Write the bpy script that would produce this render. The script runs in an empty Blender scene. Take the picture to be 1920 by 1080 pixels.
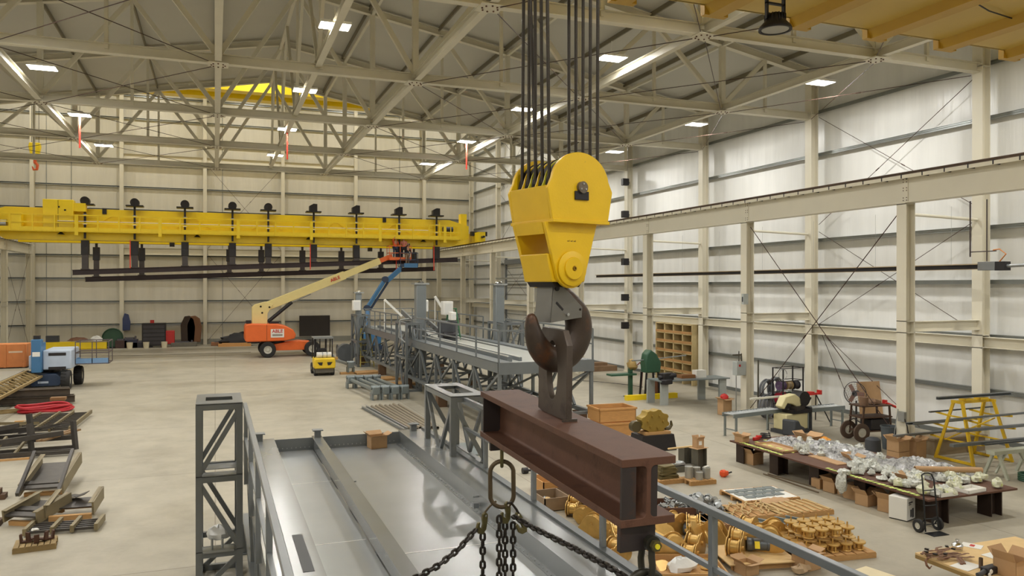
import bpy, math, random
from mathutils import Vector, Matrix
random.seed(7)
PI = math.pi
SC = bpy.context.scene
COL = SC.collection
# ---------------------------------------------------------------- camera
F = 1463.0            # focal length in pixels of the 1920 px frame
CAMZ = 5.08
YAW = math.radians(20.84)
SY, CY = math.sin(YAW), math.cos(YAW)
HV = 536.0            # horizon row
cam_data = bpy.data.cameras.new('camera')
cam_data.lens = 36.0 * F / 1920.0
cam_data.clip_end = 300
cam = bpy.data.objects.new('camera', cam_data)
COL.objects.link(cam)
cam.location = (0, 0, CAMZ)
cam.rotation_euler = (PI/2 - math.atan(4.0/F), 0, -YAW)
SC.camera = cam
SC.view_settings.view_transform = 'Standard'
SC.view_settings.look = 'None'
SC.view_settings.gamma = 1
SC.view_settings.exposure = 0.12

def ray(u, v):
    a = (u-960)/F; b = (HV-v)/F
    return Vector((SY + CY*a, CY - SY*a, b))
def fl(u, v, z=0.0):
    """world point at height z seen at pixel u,v (for reading positions off the photograph)"""
    d = ray(u, v); t = (z-CAMZ)/d.z
    return Vector((d.x*t, d.y*t, z))
def dep(u, v, t):
    d = ray(u, v); return Vector((d.x*t, d.y*t, CAMZ+d.z*t))
def aty(u, v, y):
    d = ray(u, v); t = y/d.y
    return Vector((d.x*t, y, CAMZ+d.z*t))

# ---------------------------------------------------------------- materials
def srgb(*c):
    return tuple(((x/255)/12.92 if x/255 <= .04045 else ((x/255+.055)/1.055)**2.4) for x in c) + (1,)
MATS = {}
def mat(name, rgb, rough=.5, metal=0.0, var=.06, scale=3.0, bump=0.0, bscale=40., spots=None, spot_scale=2., spot_at=.6, coat=0, stretch=None, rvar=0.0, trans=0, alpha=1, spec=None):
    if name in MATS: return MATS[name]
    m = bpy.data.materials.new(name); m.use_nodes = True
    nt = m.node_tree; N = nt.nodes; L = nt.links
    b = N['Principled BSDF']
    b.inputs['Roughness'].default_value = rough
    b.inputs['Metallic'].default_value = metal
    if coat: b.inputs['Coat Weight'].default_value = coat
    if spec is not None: b.inputs['Specular IOR Level'].default_value = spec
    if trans: b.inputs['Transmission Weight'].default_value = trans
    if alpha < 1: b.inputs['Alpha'].default_value = alpha
    base = srgb(*rgb)
    tc = N.new('ShaderNodeTexCoord')
    src = tc.outputs['Object']
    if stretch:
        mp = N.new('ShaderNodeMapping'); mp.inputs['Scale'].default_value = stretch
        L.new(src, mp.inputs['Vector']); src = mp.outputs['Vector']
    nz = N.new('ShaderNodeTexNoise'); nz.inputs['Scale'].default_value = scale; nz.inputs['Detail'].default_value = 6
    L.new(src, nz.inputs['Vector'])
    mx = N.new('ShaderNodeMix'); mx.data_type = 'RGBA'
    mx.inputs['A'].default_value = tuple(max(0, x*(1-var*2)) for x in base[:3]) + (1,)
    mx.inputs['B'].default_value = tuple(min(1, x*(1+var*2)) for x in base[:3]) + (1,)
    L.new(nz.outputs['Fac'], mx.inputs['Factor'])
    out = mx.outputs['Result']
    if spots:
        n2 = N.new('ShaderNodeTexNoise'); n2.inputs['Scale'].default_value = spot_scale; n2.inputs['Detail'].default_value = 8; n2.inputs['Roughness'].default_value = .65
        L.new(src, n2.inputs['Vector'])
        cr = N.new('ShaderNodeValToRGB'); cr.color_ramp.elements[0].position = spot_at; cr.color_ramp.elements[1].position = min(1, spot_at+.15)
        L.new(n2.outputs['Fac'], cr.inputs['Fac'])
        m2 = N.new('ShaderNodeMix'); m2.data_type = 'RGBA'
        m2.inputs['B'].default_value = srgb(*spots)
        L.new(out, m2.inputs['A']); L.new(cr.outputs['Color'], m2.inputs['Factor'])
        out = m2.outputs['Result']
    L.new(out, b.inputs['Base Color'])
    if rvar:
        mr = N.new('ShaderNodeMapRange'); mr.inputs['To Min'].default_value = max(0, rough-rvar); mr.inputs['To Max'].default_value = min(1, rough+rvar)
        L.new(nz.outputs['Fac'], mr.inputs['Value']); L.new(mr.outputs['Result'], b.inputs['Roughness'])
    if bump:
        n3 = N.new('ShaderNodeTexNoise'); n3.inputs['Scale'].default_value = bscale; n3.inputs['Detail'].default_value = 4
        L.new(src, n3.inputs['Vector'])
        bp = N.new('ShaderNodeBump'); bp.inputs['Strength'].default_value = bump; bp.inputs['Distance'].default_value = .02
        L.new(n3.outputs['Fac'], bp.inputs['Height']); L.new(bp.outputs['Normal'], b.inputs['Normal'])
    MATS[name] = m
    return m
def emat(name, rgb, strength):
    m = bpy.data.materials.new(name); m.use_nodes = True
    b = m.node_tree.nodes['Principled BSDF']
    b.inputs['Base Color'].default_value = srgb(*rgb)
    b.inputs['Emission Color'].default_value = srgb(*rgb)
    b.inputs['Emission Strength'].default_value = strength
    MATS[name] = m
    return m

# ---------------------------------------------------------------- mesh builder
def frame_of(d, up=None):
    d = d.normalized()
    up = Vector(up) if up is not None else Vector((0, 0, 1))
    if abs(d.dot(up.normalized())) > .999: up = Vector((0, 1, 0)) if abs(d.y) < .9 else Vector((1, 0, 0))
    s = d.cross(up).normalized(); u = s.cross(d).normalized()
    return s, u
class MB:
    def __init__(self, m=None):
        self.v = []; self.f = []; self.m = m
    def add(self, vs, fs):
        o = len(self.v)
        self.v += [(self.m @ Vector(p)) if self.m is not None else Vector(p) for p in vs]
        self.f += [tuple(i+o for i in f) for f in fs]
        return self
    def box(self, x0, x1, y0, y1, z0, z1):
        vs = [(x0,y0,z0),(x1,y0,z0),(x1,y1,z0),(x0,y1,z0),(x0,y0,z1),(x1,y0,z1),(x1,y1,z1),(x0,y1,z1)]
        return self.add(vs, [(0,3,2,1),(4,5,6,7),(0,1,5,4),(1,2,6,5),(2,3,7,6),(3,0,4,7)])
    def cbox(self, c, s, rz=0, rx=0, ry=0):
        M = Matrix.Translation(c) @ Matrix.Rotation(rz, 4, 'Z') @ Matrix.Rotation(ry, 4, 'Y') @ Matrix.Rotation(rx, 4, 'X')
        x, y, z = s[0]/2, s[1]/2, s[2]/2
        vs = [M @ Vector(p) for p in [(-x,-y,-z),(x,-y,-z),(x,y,-z),(-x,y,-z),(-x,-y,z),(x,-y,z),(x,y,z),(-x,y,z)]]
        return self.add(vs, [(0,3,2,1),(4,5,6,7),(0,1,5,4),(1,2,6,5),(2,3,7,6),(3,0,4,7)])
    def sec(self, p, q, poly, up=None):
        """sweep a 2-D section (s,u) from p to q"""
        p, q = Vector(p), Vector(q)
        s, u = frame_of(q-p, up)
        n = len(poly)
        vs = [p+s*a+u*b for a, b in poly] + [q+s*a+u*b for a, b in poly]
        fs = [(i, (i+1) % n, n+(i+1) % n, n+i) for i in range(n)] + [tuple(reversed(range(n))), tuple(range(n, 2*n))]
        return self.add(vs, fs)
    def bar(self, p, q, w, h=None, up=None):
        h = h or w
        return self.sec(p, q, [(-w/2,-h/2),(w/2,-h/2),(w/2,h/2),(-w/2,h/2)], up)
    def ibeam(self, p, q, h, w, tf, tw, up=None):
        H, W, t = h/2, w/2, tw/2
        return self.sec(p, q, [(-W,-H),(W,-H),(W,-H+tf),(t,-H+tf),(t,H-tf),(W,H-tf),(W,H),(-W,H),(-W,H-tf),(-t,H-tf),(-t,-H+tf),(-W,-H+tf)], up)
    def chan(self, p, q, h, w, t, up=None, flip=False):
        H = h/2; s = -1 if flip else 1
        pl = [(0,-H),(s*w,-H),(s*w,-H+t),(s*t,-H+t),(s*t,H-t),(s*w,H-t),(s*w,H),(0,H)]
        return self.sec(p, q, pl if s == 1 else pl[::-1], up)
    def angle(self, p, q, w, t, up=None):
        return self.sec(p, q, [(0,0),(w,0),(w,t),(t,t),(t,w),(0,w)], up)
    def tube(self, p, q, r, n=10, r2=None):
        p, q = Vector(p), Vector(q); r2 = r if r2 is None else r2
        s, u = frame_of(q-p)
        cs = [(math.cos(2*PI*i/n), math.sin(2*PI*i/n)) for i in range(n)]
        vs = [p+(s*a+u*b)*r for a, b in cs] + [q+(s*a+u*b)*r2 for a, b in cs]
        fs = [(i, (i+1) % n, n+(i+1) % n, n+i) for i in range(n)] + [tuple(reversed(range(n))), tuple(range(n, 2*n))]
        return self.add(vs, fs)
    def pipe(self, p, q, r, t, n=12):
        p, q = Vector(p), Vector(q); s, u = frame_of(q-p)
        cs = [(math.cos(2*PI*i/n), math.sin(2*PI*i/n)) for i in range(n)]
        vs = []
        for P_, R_ in ((p, r), (q, r), (q, r-t), (p, r-t)): vs += [P_+(s*a+u*b)*R_ for a, b in cs]
        fs = []
        for k in range(4):
            for i in range(n):
                fs.append((k*n+i, k*n+(i+1) % n, ((k+1) % 4)*n+(i+1) % n, ((k+1) % 4)*n+i))
        return self.add(vs, fs)
    def sweep(self, pts, r, n=8, closed=False, ry=None, up=None):
        pts = [Vector(p) for p in pts]; k = len(pts)
        rs = r if isinstance(r, (list, tuple)) else [r]*k
        ry = ry if ry is not None else rs
        ry = ry if isinstance(ry, (list, tuple)) else [ry]*k
        vs = []; ps = None
        for i, p in enumerate(pts):
            a = pts[(i-1) % k] if (closed or i > 0) else p
            b = pts[(i+1) % k] if (closed or i < k-1) else p
            d = (b-a).normalized()
            if up is not None:
                s, u = frame_of(d, up)
            elif ps is None:
                s, u = frame_of(d)
            else:
                s = (ps - d*ps.dot(d)).normalized(); u = s.cross(d).normalized()
            ps = s
            vs += [p + s*math.cos(2*PI*j/n)*rs[i] + u*math.sin(2*PI*j/n)*ry[i] for j in range(n)]
        fs = []
        for i in range(k if closed else k-1):
            for j in range(n):
                fs.append((i*n+j, i*n+(j+1) % n, ((i+1) % k)*n+(j+1) % n, ((i+1) % k)*n+j))
        if not closed:
            fs += [tuple(reversed(range(n))), tuple(range((k-1)*n, k*n))]
        return self.add(vs, fs)
    def lathe(self, prof, n=20, M=None, loop=False):
        M = M or Matrix.Identity(4)
        if loop: prof = list(prof)+[prof[0]]
        vs = []; fs = []; k = len(prof)
        for r, z in prof: vs += [M @ Vector((r*math.cos(2*PI*i/n), r*math.sin(2*PI*i/n), z)) for i in range(n)]
        for j in range(k-1):
            for i in range(n): fs.append((j*n+i, j*n+(i+1) % n, (j+1)*n+(i+1) % n, (j+1)*n+i))
        if not loop and prof[0][0] > 1e-4: fs.append(tuple(reversed(range(n))))
        if not loop and prof[-1][0] > 1e-4: fs.append(tuple(range((k-1)*n, k*n)))
        return self.add(vs, fs)
    def prism(self, poly, t, M=None):
        """2-D outline in the XZ plane, thickness t along Y (centred)"""
        M = M or Matrix.Identity(4); n = len(poly)
        vs = [M @ Vector((x, -t/2, z)) for x, z in poly] + [M @ Vector((x, t/2, z)) for x, z in poly]
        fs = [(i, n+i, n+(i+1) % n, (i+1) % n) for i in range(n)] + [tuple(range(n)), tuple(reversed(range(n, 2*n)))]
        return self.add(vs, fs)
    def blob(self, c, s, seed=0, n=10, rough=.25, flat=True):
        rnd = random.Random(seed); vs = []; fs = []; m = n//2+1
        for j in range(m):
            th = PI*j/(m-1)
            for i in range(n):
                k = 1+rnd.uniform(-rough, rough)
                z = math.cos(th)*k
                if flat: z = max(z, -.35)
                vs.append(Vector(c)+Vector((math.sin(th)*math.cos(2*PI*i/n)*k*s[0], math.sin(th)*math.sin(2*PI*i/n)*k*s[1], z*s[2])))
        for j in range(m-1):
            for i in range(n): fs.append((j*n+i, (j+1)*n+i, (j+1)*n+(i+1) % n, j*n+(i+1) % n))
        return self.add(vs, fs)
    def build(self, name, m, parent=None, smooth=True, bevel=0, loc=None):
        me = bpy.data.meshes.new(name)
        me.from_pydata([tuple(p) for p in self.v], [], self.f); me.update()
        import bmesh
        bm = bmesh.new(); bm.from_mesh(me); bmesh.ops.recalc_face_normals(bm, faces=bm.faces); bm.to_mesh(me); bm.free()
        if smooth:
            me.polygons.foreach_set('use_smooth', [True]*len(me.polygons))
            me.set_sharp_from_angle(angle=math.radians(38))
        me.materials.append(m)
        o = bpy.data.objects.new(name, me); COL.objects.link(o)
        if parent is not None: o.parent = parent
        if loc is not None: o.location = loc
        if bevel:
            b = o.modifiers.new('bevel', 'BEVEL'); b.width = bevel; b.segments = 2; b.limit_method = 'ANGLE'
        return o
def RM(rx=0, ry=0, rz=0, t=(0, 0, 0)):
    return Matrix.Translation(t) @ Matrix.Rotation(rz, 4, 'Z') @ Matrix.Rotation(ry, 4, 'Y') @ Matrix.Rotation(rx, 4, 'X')
def tag(o, label=None, cat=None, group=None, kind=None):
    if label: o['label'] = label
    if cat: o['category'] = cat
    if group: o['group'] = group
    if kind: o['kind'] = kind
    return o
def thing(name, label, cat, loc=(0, 0, 0), rz=0, group=None):
    o = bpy.data.objects.new(name, None); COL.objects.link(o)
    o.location = loc; o.rotation_euler = (0, 0, rz); o.empty_display_size = .2
    return tag(o, label, cat, group)
def kids(o): return [c for c in bpy.data.objects if c.parent == o]
CH = {}
def dup(root, loc=None, rz=None, label=None, group=None, parent=None, scale=None):
    key = root.name
    if key not in CH: CH[key] = kids(root)
    c = root.copy(); COL.objects.link(c); c.parent = parent
    for k in CH[key]: dup(k, parent=c)
    if loc is not None: c.location = loc
    if rz is not None: c.rotation_euler = (0, 0, rz)
    if label: c['label'] = label
    if group: c['group'] = group
    if scale: c.scale = scale
    return c
def text(s, size, m, parent, M, name='lettering', depth=.004):
    cu = bpy.data.curves.new(name, 'FONT'); cu.body = s; cu.size = size; cu.extrude = depth; cu.align_x = 'CENTER'; cu.align_y = 'CENTER'; cu.offset = size*.02
    t = bpy.data.objects.new(name, cu)
    me = bpy.data.meshes.new_from_object(t)
    bpy.data.objects.remove(t)
    me.materials.clear(); me.materials.append(m)
    o = bpy.data.objects.new(name, me); COL.objects.link(o)
    o.parent = parent; o.matrix_local = M
    return o
def noise_grid(nx, ny, seed):
    r = random.Random(seed)
    return [[r.random() for _ in range(ny)] for _ in range(nx)]
# ---------------------------------------------------------------- palette
cream = mat('cream_painted_steel', (220,214,195), .45, 0, .03, 1.2)
cream_dull = mat('cream_truss_paint', (208,202,182), .5, 0, .04, 1.5)
rod_m = mat('dark_rod_steel', (72,52,44), .5, .5, .1)
girt_m = mat('galvanised_girt', (150,154,152), .38, .7, .05, 4)
yellow = mat('crane_yellow', (238,206,22), .38, 0, .04, 2.5, spots=(150,105,20), spot_scale=5, spot_at=.68)
hook_yellow = mat('hook_block_yellow', (228,186,16), .4, 0, .05, 5, bump=.05, bscale=60, spots=(120,80,20), spot_scale=14, spot_at=.69)
grey_steel = mat('grey_painted_steel', (122,126,128), .36, .25, .05, 3, rvar=.08)
black = mat('black_steel', (38,35,36), .5, .2, .1)
galv = mat('galvanised_steel', (165,168,168), .38, .75, .08, 6)
rubber = mat('black_rubber', (34,33,32), .75, 0, .1)
white_pl = mat('white_plastic', (228,226,218), .45, 0, .02)
card = mat('cardboard', (182,146,106), .8, 0, .05, 8)
wood = mat('pallet_wood', (186,144,92), .8, 0, .12, 9, stretch=(1,6,6))
crate_wood = mat('crate_wood', (192,142,84), .7, 0, .12, 7, stretch=(1,5,5))
ply = mat('plywood_sheet', (214,182,128), .7, 0, .06, 5)
gold = mat('gold_zinc_plating', (208,170,100), .34, .6, .12, 9, rvar=.1)
rust = mat('rusty_mill_steel', (98,66,50), .6, .3, .12, 4, bump=.1, bscale=80, spots=(72,44,32), spot_scale=5, spot_at=.55)
blue = mat('lift_blue_paint', (64,112,154), .4, 0, .05)
navy = mat('dark_blue_chassis', (38,54,78), .5, 0, .08)
orange = mat('lift_orange_paint', (226,104,40), .38, 0, .05)
boomcream = mat('boom_cream_paint', (222,204,138), .42, 0, .03)
red = mat('red_paint', (190,40,34), .45, 0, .06)
redhose = mat('red_hose_rubber', (178,34,44), .45, 0, .08)
darkgrey = mat('charcoal_plastic', (62,64,68), .55, 0, .06)
green = mat('machine_green_paint', (46,84,62), .45, 0, .06)
chrome = mat('bright_chrome', (205,205,205), .15, 1, .03)
skinm = mat('skin', (188,140,112), .55, 0, .03)

# floor: power-trowelled concrete with joints and stains
def floor_mat():
    m = bpy.data.materials.new('sealed_concrete'); m.use_nodes = True
    N = m.node_tree.nodes; L = m.node_tree.links; b = N['Principled BSDF']
    tc = N.new('ShaderNodeTexCoord')
    def noise(s, d=6, r=.6):
        n = N.new('ShaderNodeTexNoise'); n.inputs['Scale'].default_value = s; n.inputs['Detail'].default_value = d; n.inputs['Roughness'].default_value = r
        L.new(tc.outputs['Object'], n.inputs['Vector']); return n
    n1 = noise(.12); n2 = noise(1.1, 8, .7); n3 = noise(.45, 8, .7)
    cr = N.new('ShaderNodeValToRGB')
    cr.color_ramp.elements[0].position = .3; cr.color_ramp.elements[0].color = srgb(158,151,134)
    cr.color_ramp.elements[1].position = .72; cr.color_ramp.elements[1].color = srgb(184,176,157)
    L.new(n1.outputs['Fac'], cr.inputs['Fac'])
    r2 = N.new('ShaderNodeValToRGB'); r2.color_ramp.elements[0].position = .25; r2.color_ramp.elements[0].color = (.80,.80,.80,1); r2.color_ramp.elements[1].position = .6; r2.color_ramp.elements[1].color = (1,1,1,1)
    L.new(n2.outputs['Fac'], r2.inputs['Fac'])
    r3 = N.new('ShaderNodeValToRGB'); r3.color_ramp.elements[0].position = .28; r3.color_ramp.elements[0].color = (.78,.77,.75,1); r3.color_ramp.elements[1].position = .5; r3.color_ramp.elements[1].color = (1,1,1,1)
    L.new(n3.outputs['Fac'], r3.inputs['Fac'])
    m1 = N.new('ShaderNodeMix'); m1.data_type = 'RGBA'; m1.blend_type = 'MULTIPLY'; m1.inputs['Factor'].default_value = 1
    L.new(cr.outputs['Color'], m1.inputs['A']); L.new(r2.outputs['Color'], m1.inputs['B'])
    m2 = N.new('ShaderNodeMix'); m2.data_type = 'RGBA'; m2.blend_type = 'MULTIPLY'; m2.inputs['Factor'].default_value = 1
    L.new(m1.outputs['Result'], m2.inputs['A']); L.new(r3.outputs['Color'], m2.inputs['B'])
    # saw-cut joints
    br = N.new('ShaderNodeTexBrick'); br.offset = 0; br.inputs['Scale'].default_value = 1
    br.inputs['Brick Width'].default_value = 7.62; br.inputs['Row Height'].default_value = 7.62; br.inputs['Mortar Size'].default_value = .012
    br.inputs['Color1'].default_value = br.inputs['Color2'].default_value = (1,1,1,1); br.inputs['Mortar'].default_value = (.55,.53,.5,1)
    L.new(tc.outputs['Object'], br.inputs['Vector'])
    m3 = N.new('ShaderNodeMix'); m3.data_type = 'RGBA'; m3.blend_type = 'MULTIPLY'; m3.inputs['Factor'].default_value = 1
    L.new(m2.outputs['Result'], m3.inputs['A']); L.new(br.outputs['Color'], m3.inputs['B'])
    L.new(m3.outputs['Result'], b.inputs['Base Color'])
    mr = N.new('ShaderNodeMapRange'); mr.inputs['To Min'].default_value = .38; mr.inputs['To Max'].default_value = .62
    L.new(n3.outputs['Fac'], mr.inputs['Value']); L.new(mr.outputs['Result'], b.inputs['Roughness'])
    return m
def wall_mat(name, rgb, axis, rough=.3):
    """glossy insulated wall panels with soft vertical ribs and slight waviness"""
    m = bpy.data.materials.new(name); m.use_nodes = True
    N = m.node_tree.nodes; L = m.node_tree.links; b = N['Principled BSDF']
    tc = N.new('ShaderNodeTexCoord'); mp = N.new('ShaderNodeMapping')
    mp.inputs['Scale'].default_value = (1.0, .15, .08) if axis == 'x' else (.15, 1.0, .08)
    L.new(tc.outputs['Object'], mp.inputs['Vector'])
    n = N.new('ShaderNodeTexNoise'); n.inputs['Scale'].default_value = 2.2; n.inputs['Detail'].default_value = 5
    L.new(mp.outputs['Vector'], n.inputs['Vector'])
    cr = N.new('ShaderNodeValToRGB'); c = srgb(*rgb)
    cr.color_ramp.elements[0].position = .35; cr.color_ramp.elements[0].color = tuple(x*.92 for x in c[:3])+(1,)
    cr.color_ramp.elements[1].position = .7; cr.color_ramp.elements[1].color = c
    L.new(n.outputs['Fac'], cr.inputs['Fac']); L.new(cr.outputs['Color'], b.inputs['Base Color'])
    b.inputs['Roughness'].default_value = rough
    bp = N.new('ShaderNodeBump'); bp.inputs['Strength'].default_value = .35; bp.inputs['Distance'].default_value = .12
    L.new(n.outputs['Fac'], bp.inputs['Height']); L.new(bp.outputs['Normal'], b.inputs['Normal'])
    return m
floor_m = floor_mat()
wall_x = wall_mat('white_wall_panels', (236,236,232), 'y', .33)
wall_y = wall_mat('end_wall_panels_warm_lit', (220,215,200), 'x', .42)  # same panels as the side walls, with the warmer light put into the colour
roof_m = mat('roof_insulation_liner', (186,183,171), .6, 0, .03, .5)

XR, XL, YF, YB = 23.5, -17.3, 73.2, -16.0
RX, SL = 3.1, .175                      # ridge and roof slope
YLOW = 49.2                             # the low roof ends here, the far bay is taller
ZH = 24.5
def ztop(x): return 14.05 + SL*(20.4-abs(x-RX)) - .5
def struct(name, mb, m, parent=None, **k):
    o = mb.build(name, m, parent, **k)
    if parent is None: o['kind'] = 'structure'
    return o
struct('floor', MB().box(XL-.4, XR+.4, YB-.4, YF+.4, -.3, 0), floor_m)
wall_r = struct('wall_right', MB().box(XR, XR+.2, YB, YF+.2, 0, ZH), wall_x)
wall_l = struct('wall_left', MB().box(XL-.2, XL, YB, YF+.2, 0, ZH), wall_x)
wall_f = struct('wall_far', MB().box(XL, XR, YF, YF+.2, 0, ZH), wall_y)
struct('wall_back', MB().box(XL-.2, XR+.2, YB-.2, YB, 0, 18.5), wall_y)
# low roof: two sloping planes with a gable closure at the step up to the tall bay
roof = MB()
zr = ztop(RX)+.45; ze = ztop(XR)+.45; zl = ztop(XL)+.45
roof.prism([(XL-.2,zl),(RX,zr),(XR+.2,ze),(XR+.2,ze+.2),(RX,zr+.2),(XL-.2,zl+.2)], YLOW-YB, RM(t=(0,(YLOW+YB)/2,0)))
struct('ceiling', roof, roof_m)
struct('ceiling', MB().box(XL-.2, XR+.2, YLOW-.1, YF+.2, ZH, ZH+.2), roof_m)
struct('wall_step', MB().prism([(XL,zl),(RX,zr),(XR,ze),(XR,ZH),(XL,ZH)], .1, RM(t=(0,YLOW+.05,0))), wall_y)
# girts (horizontal rails carrying the wall sheets)
for k in range(7):
    z = 1.72 + 1.76*k
    struct('girt', MB().chan((XR-.02, YB, z), (XR-.02, YLOW, z), .07, .2, .012, flip=True).box(XR-.2, XR-.19, YB, YLOW, z-.1, z+.035), girt_m, wall_r)
for k in range(12):
    z = 1.72 + 1.76*k
    struct('girt', MB().chan((XR-.02, YLOW, z), (XR-.02, YF, z), .07, .2, .012, flip=True).box(XR-.2, XR-.19, YLOW, YF, z-.1, z+.035), girt_m, wall_r)
for k in range(12):
    z = 1.87 + 1.93*k
    struct('girt', MB().box(XL, XR, YF-.2, YF, z-.03, z+.03).box(XL, XR, YF-.2, YF-.19, z-.1, z+.03), girt_m, wall_f)
struct('baseboard_far', MB().box(XL, XR, YF-.03, YF, 0, .45), mat('base_panel_grey', (150,150,142), .5))
struct('baseboard_right', MB().box(XR-.04, XR, YB, YF, 0, .16), mat('base_flashing_grey', (120,124,122), .4, .4))
# end-wall posts, spandrel beams and wall seams belong to the far wall
ew = []
for i, x in enumerate((-13.8, -7.3, -.8, 5.7, 12.2, 18.7)):
    o = MB().ibeam((x, YF-.42, 0), (x, YF-.42, ZH), .4, .3, .03, .02, up=(0,1,0)).build('end_wall_post', cream)
    tag(o, ['cream end-wall post nearest the left corner, behind the left crane runway',
            'cream end-wall post above the blue coat and green fan by the far wall',
            'cream end-wall post just left of the orange boom lift',
            'cream end-wall post rising behind the orange boom lift boom',
            'cream end-wall post directly above the dark blue-grey far tower',
            'cream end-wall post nearest the right far corner'][i], 'column', 'end wall posts')
for i, (x0, x1) in enumerate(((-7.3,-.8),(-.8,5.7),(5.7,12.2))):
    for z, tag_ in ((15.9,'upper'),(8.0,'lower')):
        o = MB().ibeam((x0+.16, YF-.45, z), (x1-.16, YF-.45, z), .6, .3, .03, .02).build('end_wall_beam', cream)
        tag(o, tag_+' cream horizontal beam of the far wall, '+['left','middle','right'][i]+' of three bays', 'beam')
for x in (-12.9, -11.1, 0.6, 16.4):
    struct('seam', MB().box(x, x+.05, YF-.03, YF, 0, ZH), girt_m, wall_f)

# ---------------------------------------------------------------- columns
YC = [10.45, 18.07, 25.69, 33.31, 40.93, 48.55, 56.17, 63.79, 71.41]
ordw = ['nearest','second nearest','third nearest','fourth nearest','fifth nearest','sixth nearest','seventh nearest','eighth nearest','farthest']
def column(name, x, y, h, label, grp, cap=True, knee=None):
    t = thing(name, label, 'column', (x, y, 0), 0, grp)
    MB().ibeam((0,0,0), (0,0,h), .36, .36, .03, .02, up=(1,0,0)).build('shaft', cream, t)
    MB().box(-.24,.24,-.24,.24,0,.03).build('base_plate', cream, t)
    m = MB()
    for z in ([h-.02, 4.0, 3.65] if cap else [3.5,3.1,12.1,13.6]): m.box(-.18,.18,-.18,.18,z-.012,z+.012)
    m.build('stiffener', cream, t)
    return t
for i, y in enumerate(YC):
    column('crane_column', 19.8, y, 7.6, ordw[i]+' cream crane column carrying the right runway beam', 'right crane columns')
    tall = ZH if y > YLOW else 13.9
    column('wall_column', 23.0, y, tall, ordw[i]+' cream building column against the right wall', 'right wall columns', False)
    if y > 40:
        column('crane_column', -13.8, y, 7.6, ordw[i]+' cream crane column carrying the left runway beam', 'left crane columns')
    column('wall_column', -16.8, y, tall, ordw[i]+' cream building column against the left wall', 'left wall columns', False)
    # ties crane column - wall column
    t = thing('column_tie', ordw[i]+' pair of cream ties from crane column to right wall column', 'beam', (19.8, y, 0), 0, 'column ties')
    MB().ibeam((.19,0,3.83), (3.02,0,3.83), .32, .2, .02, .012).build('lower_tie', cream, t)
    MB().tube((.19,0,7.28), (3.0,0,7.2), .05).build('upper_tie', cream, t)
for i in range(len(YC)-1):
    y0, y1 = YC[i], YC[i+1]
    o = MB().ibeam((23.0, y0+.02, 3.28), (23.0, y1-.02, 3.28), .34, .25, .02, .012).build('wall_strut', cream)
    tag(o, 'cream horizontal strut between the '+ordw[i]+' and next right wall columns', 'beam', 'right wall struts')

# runway beams with crane rail
def runway(x, label, side):
    t = thing('runway_beam', label, 'beam', (x, 0, 0))
    y0, y1 = YB+.1, YF-.9
    MB().ibeam((0,y0,8.02), (0,y1,8.02), .82, .4, .03, .02).build('girder', cream, t)
    MB().box(-.24,.24,y0,y1,8.432,8.445).build('cap_channel', cream, t)
    MB().box(-.262*side if side>0 else .247,(-.247 if side>0 else .262),y0,y1,8.34,8.45).build('cap_lip', mat('cap_lip_white',(232,226,206),.4), t)
    MB().sec((0,y0,8.51),(0,y1,8.51), [(-.06,-.065),(.06,-.065),(.06,-.045),(.012,-.035),(.012,.02),(.035,.03),(.035,.065),(-.035,.065),(-.035,.03),(-.012,.02),(-.012,-.035),(-.06,-.045)]).build('crane_rail', mat('rail_steel',(86,70,58),.45,.6,.1), t)
    c = MB()
    y = 6.0
    while y < y1:
        c.box(-.27,.27,y-.018,y+.018,8.35,8.475); y += .75
    c.build('rail_clips', black, t)
    for y in YC:
        m = MB().box(-.2,.2,y-.16,y+.16,7.59,7.61)
        m.box(-.12*side-.11,-.12*side+.11, y-.1, y+.1, 7.62, 8.42) if False else None
        m.cbox((-.02*side, y, 8.02), (.035, .2, .74))
        m.build('splice_plate', cream, t)
        b = MB()
        for dz in (-.3,-.22,.0,.08,.26,.34):
            for dy in (-.06,.06): b.tube((-.045*side, y+dy, 8.0+dz), (-.02*side, y+dy, 8.0+dz), .018, 6)
        b.build('splice_bolts', mat('bolt_brown',(88,60,44),.5,.4), t)
    return t
runway(19.8, 'long cream runway beam with crane rail along the right side', 1)
runway(-13.8, 'cream runway beam with crane rail at the left edge', -1)

# X bracing of the walls and crane columns
def xbrace(pts, label, r=.011, low=None, grp=None):
    t = thing('cross_bracing', label, 'bracing', pts[0][0], 0, grp)
    o = Vector(pts[0][0])
    for p, q in pts:
        MB().tube(Vector(p)-o, Vector(q)-o, r, 8).build('brace_rod', rod_m, t)
        mid = (Vector(p)+Vector(q))/2-o+ (Vector(q)-Vector(p))*.08; d = (Vector(q)-Vector(p)).normalized()
        MB().tube(mid-d*.09, mid+d*.09, r*1.8, 8).build('turnbuckle', rod_m, t)
    return t
y1, y2 = YC[1], YC[2]
xbrace([((19.8,y2-.2,7.4),(19.8,y1+.2,.25)), ((19.8,y1+.2,7.4),(19.8,y2-.2,.25))], 'crossed rust-red brace rods between the two nearest visible right crane columns', .014)
xbrace([((23.2,y2-.2,7.3),(23.2,y1+.2,3.5)), ((23.2,y1+.2,7.3),(23.2,y2-.2,3.5))], 'crossed dark brace rods on the right wall just below the runway beam')
xbrace([((23.2,y2-.2,12.0),(23.2,y1+.2,7.6)), ((23.2,y1+.2,12.0),(23.2,y2-.2,7.6))], 'crossed dark brace rods on the right wall just above the runway beam')
xbrace([((23.2,y2-.2,3.3),(23.2,y1+2.5,.1)), ((23.2,y2-.25,3.3),(23.2,y1+5.5,.1))], 'pair of dark rods sloping from the right wall strut to the floor')
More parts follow.
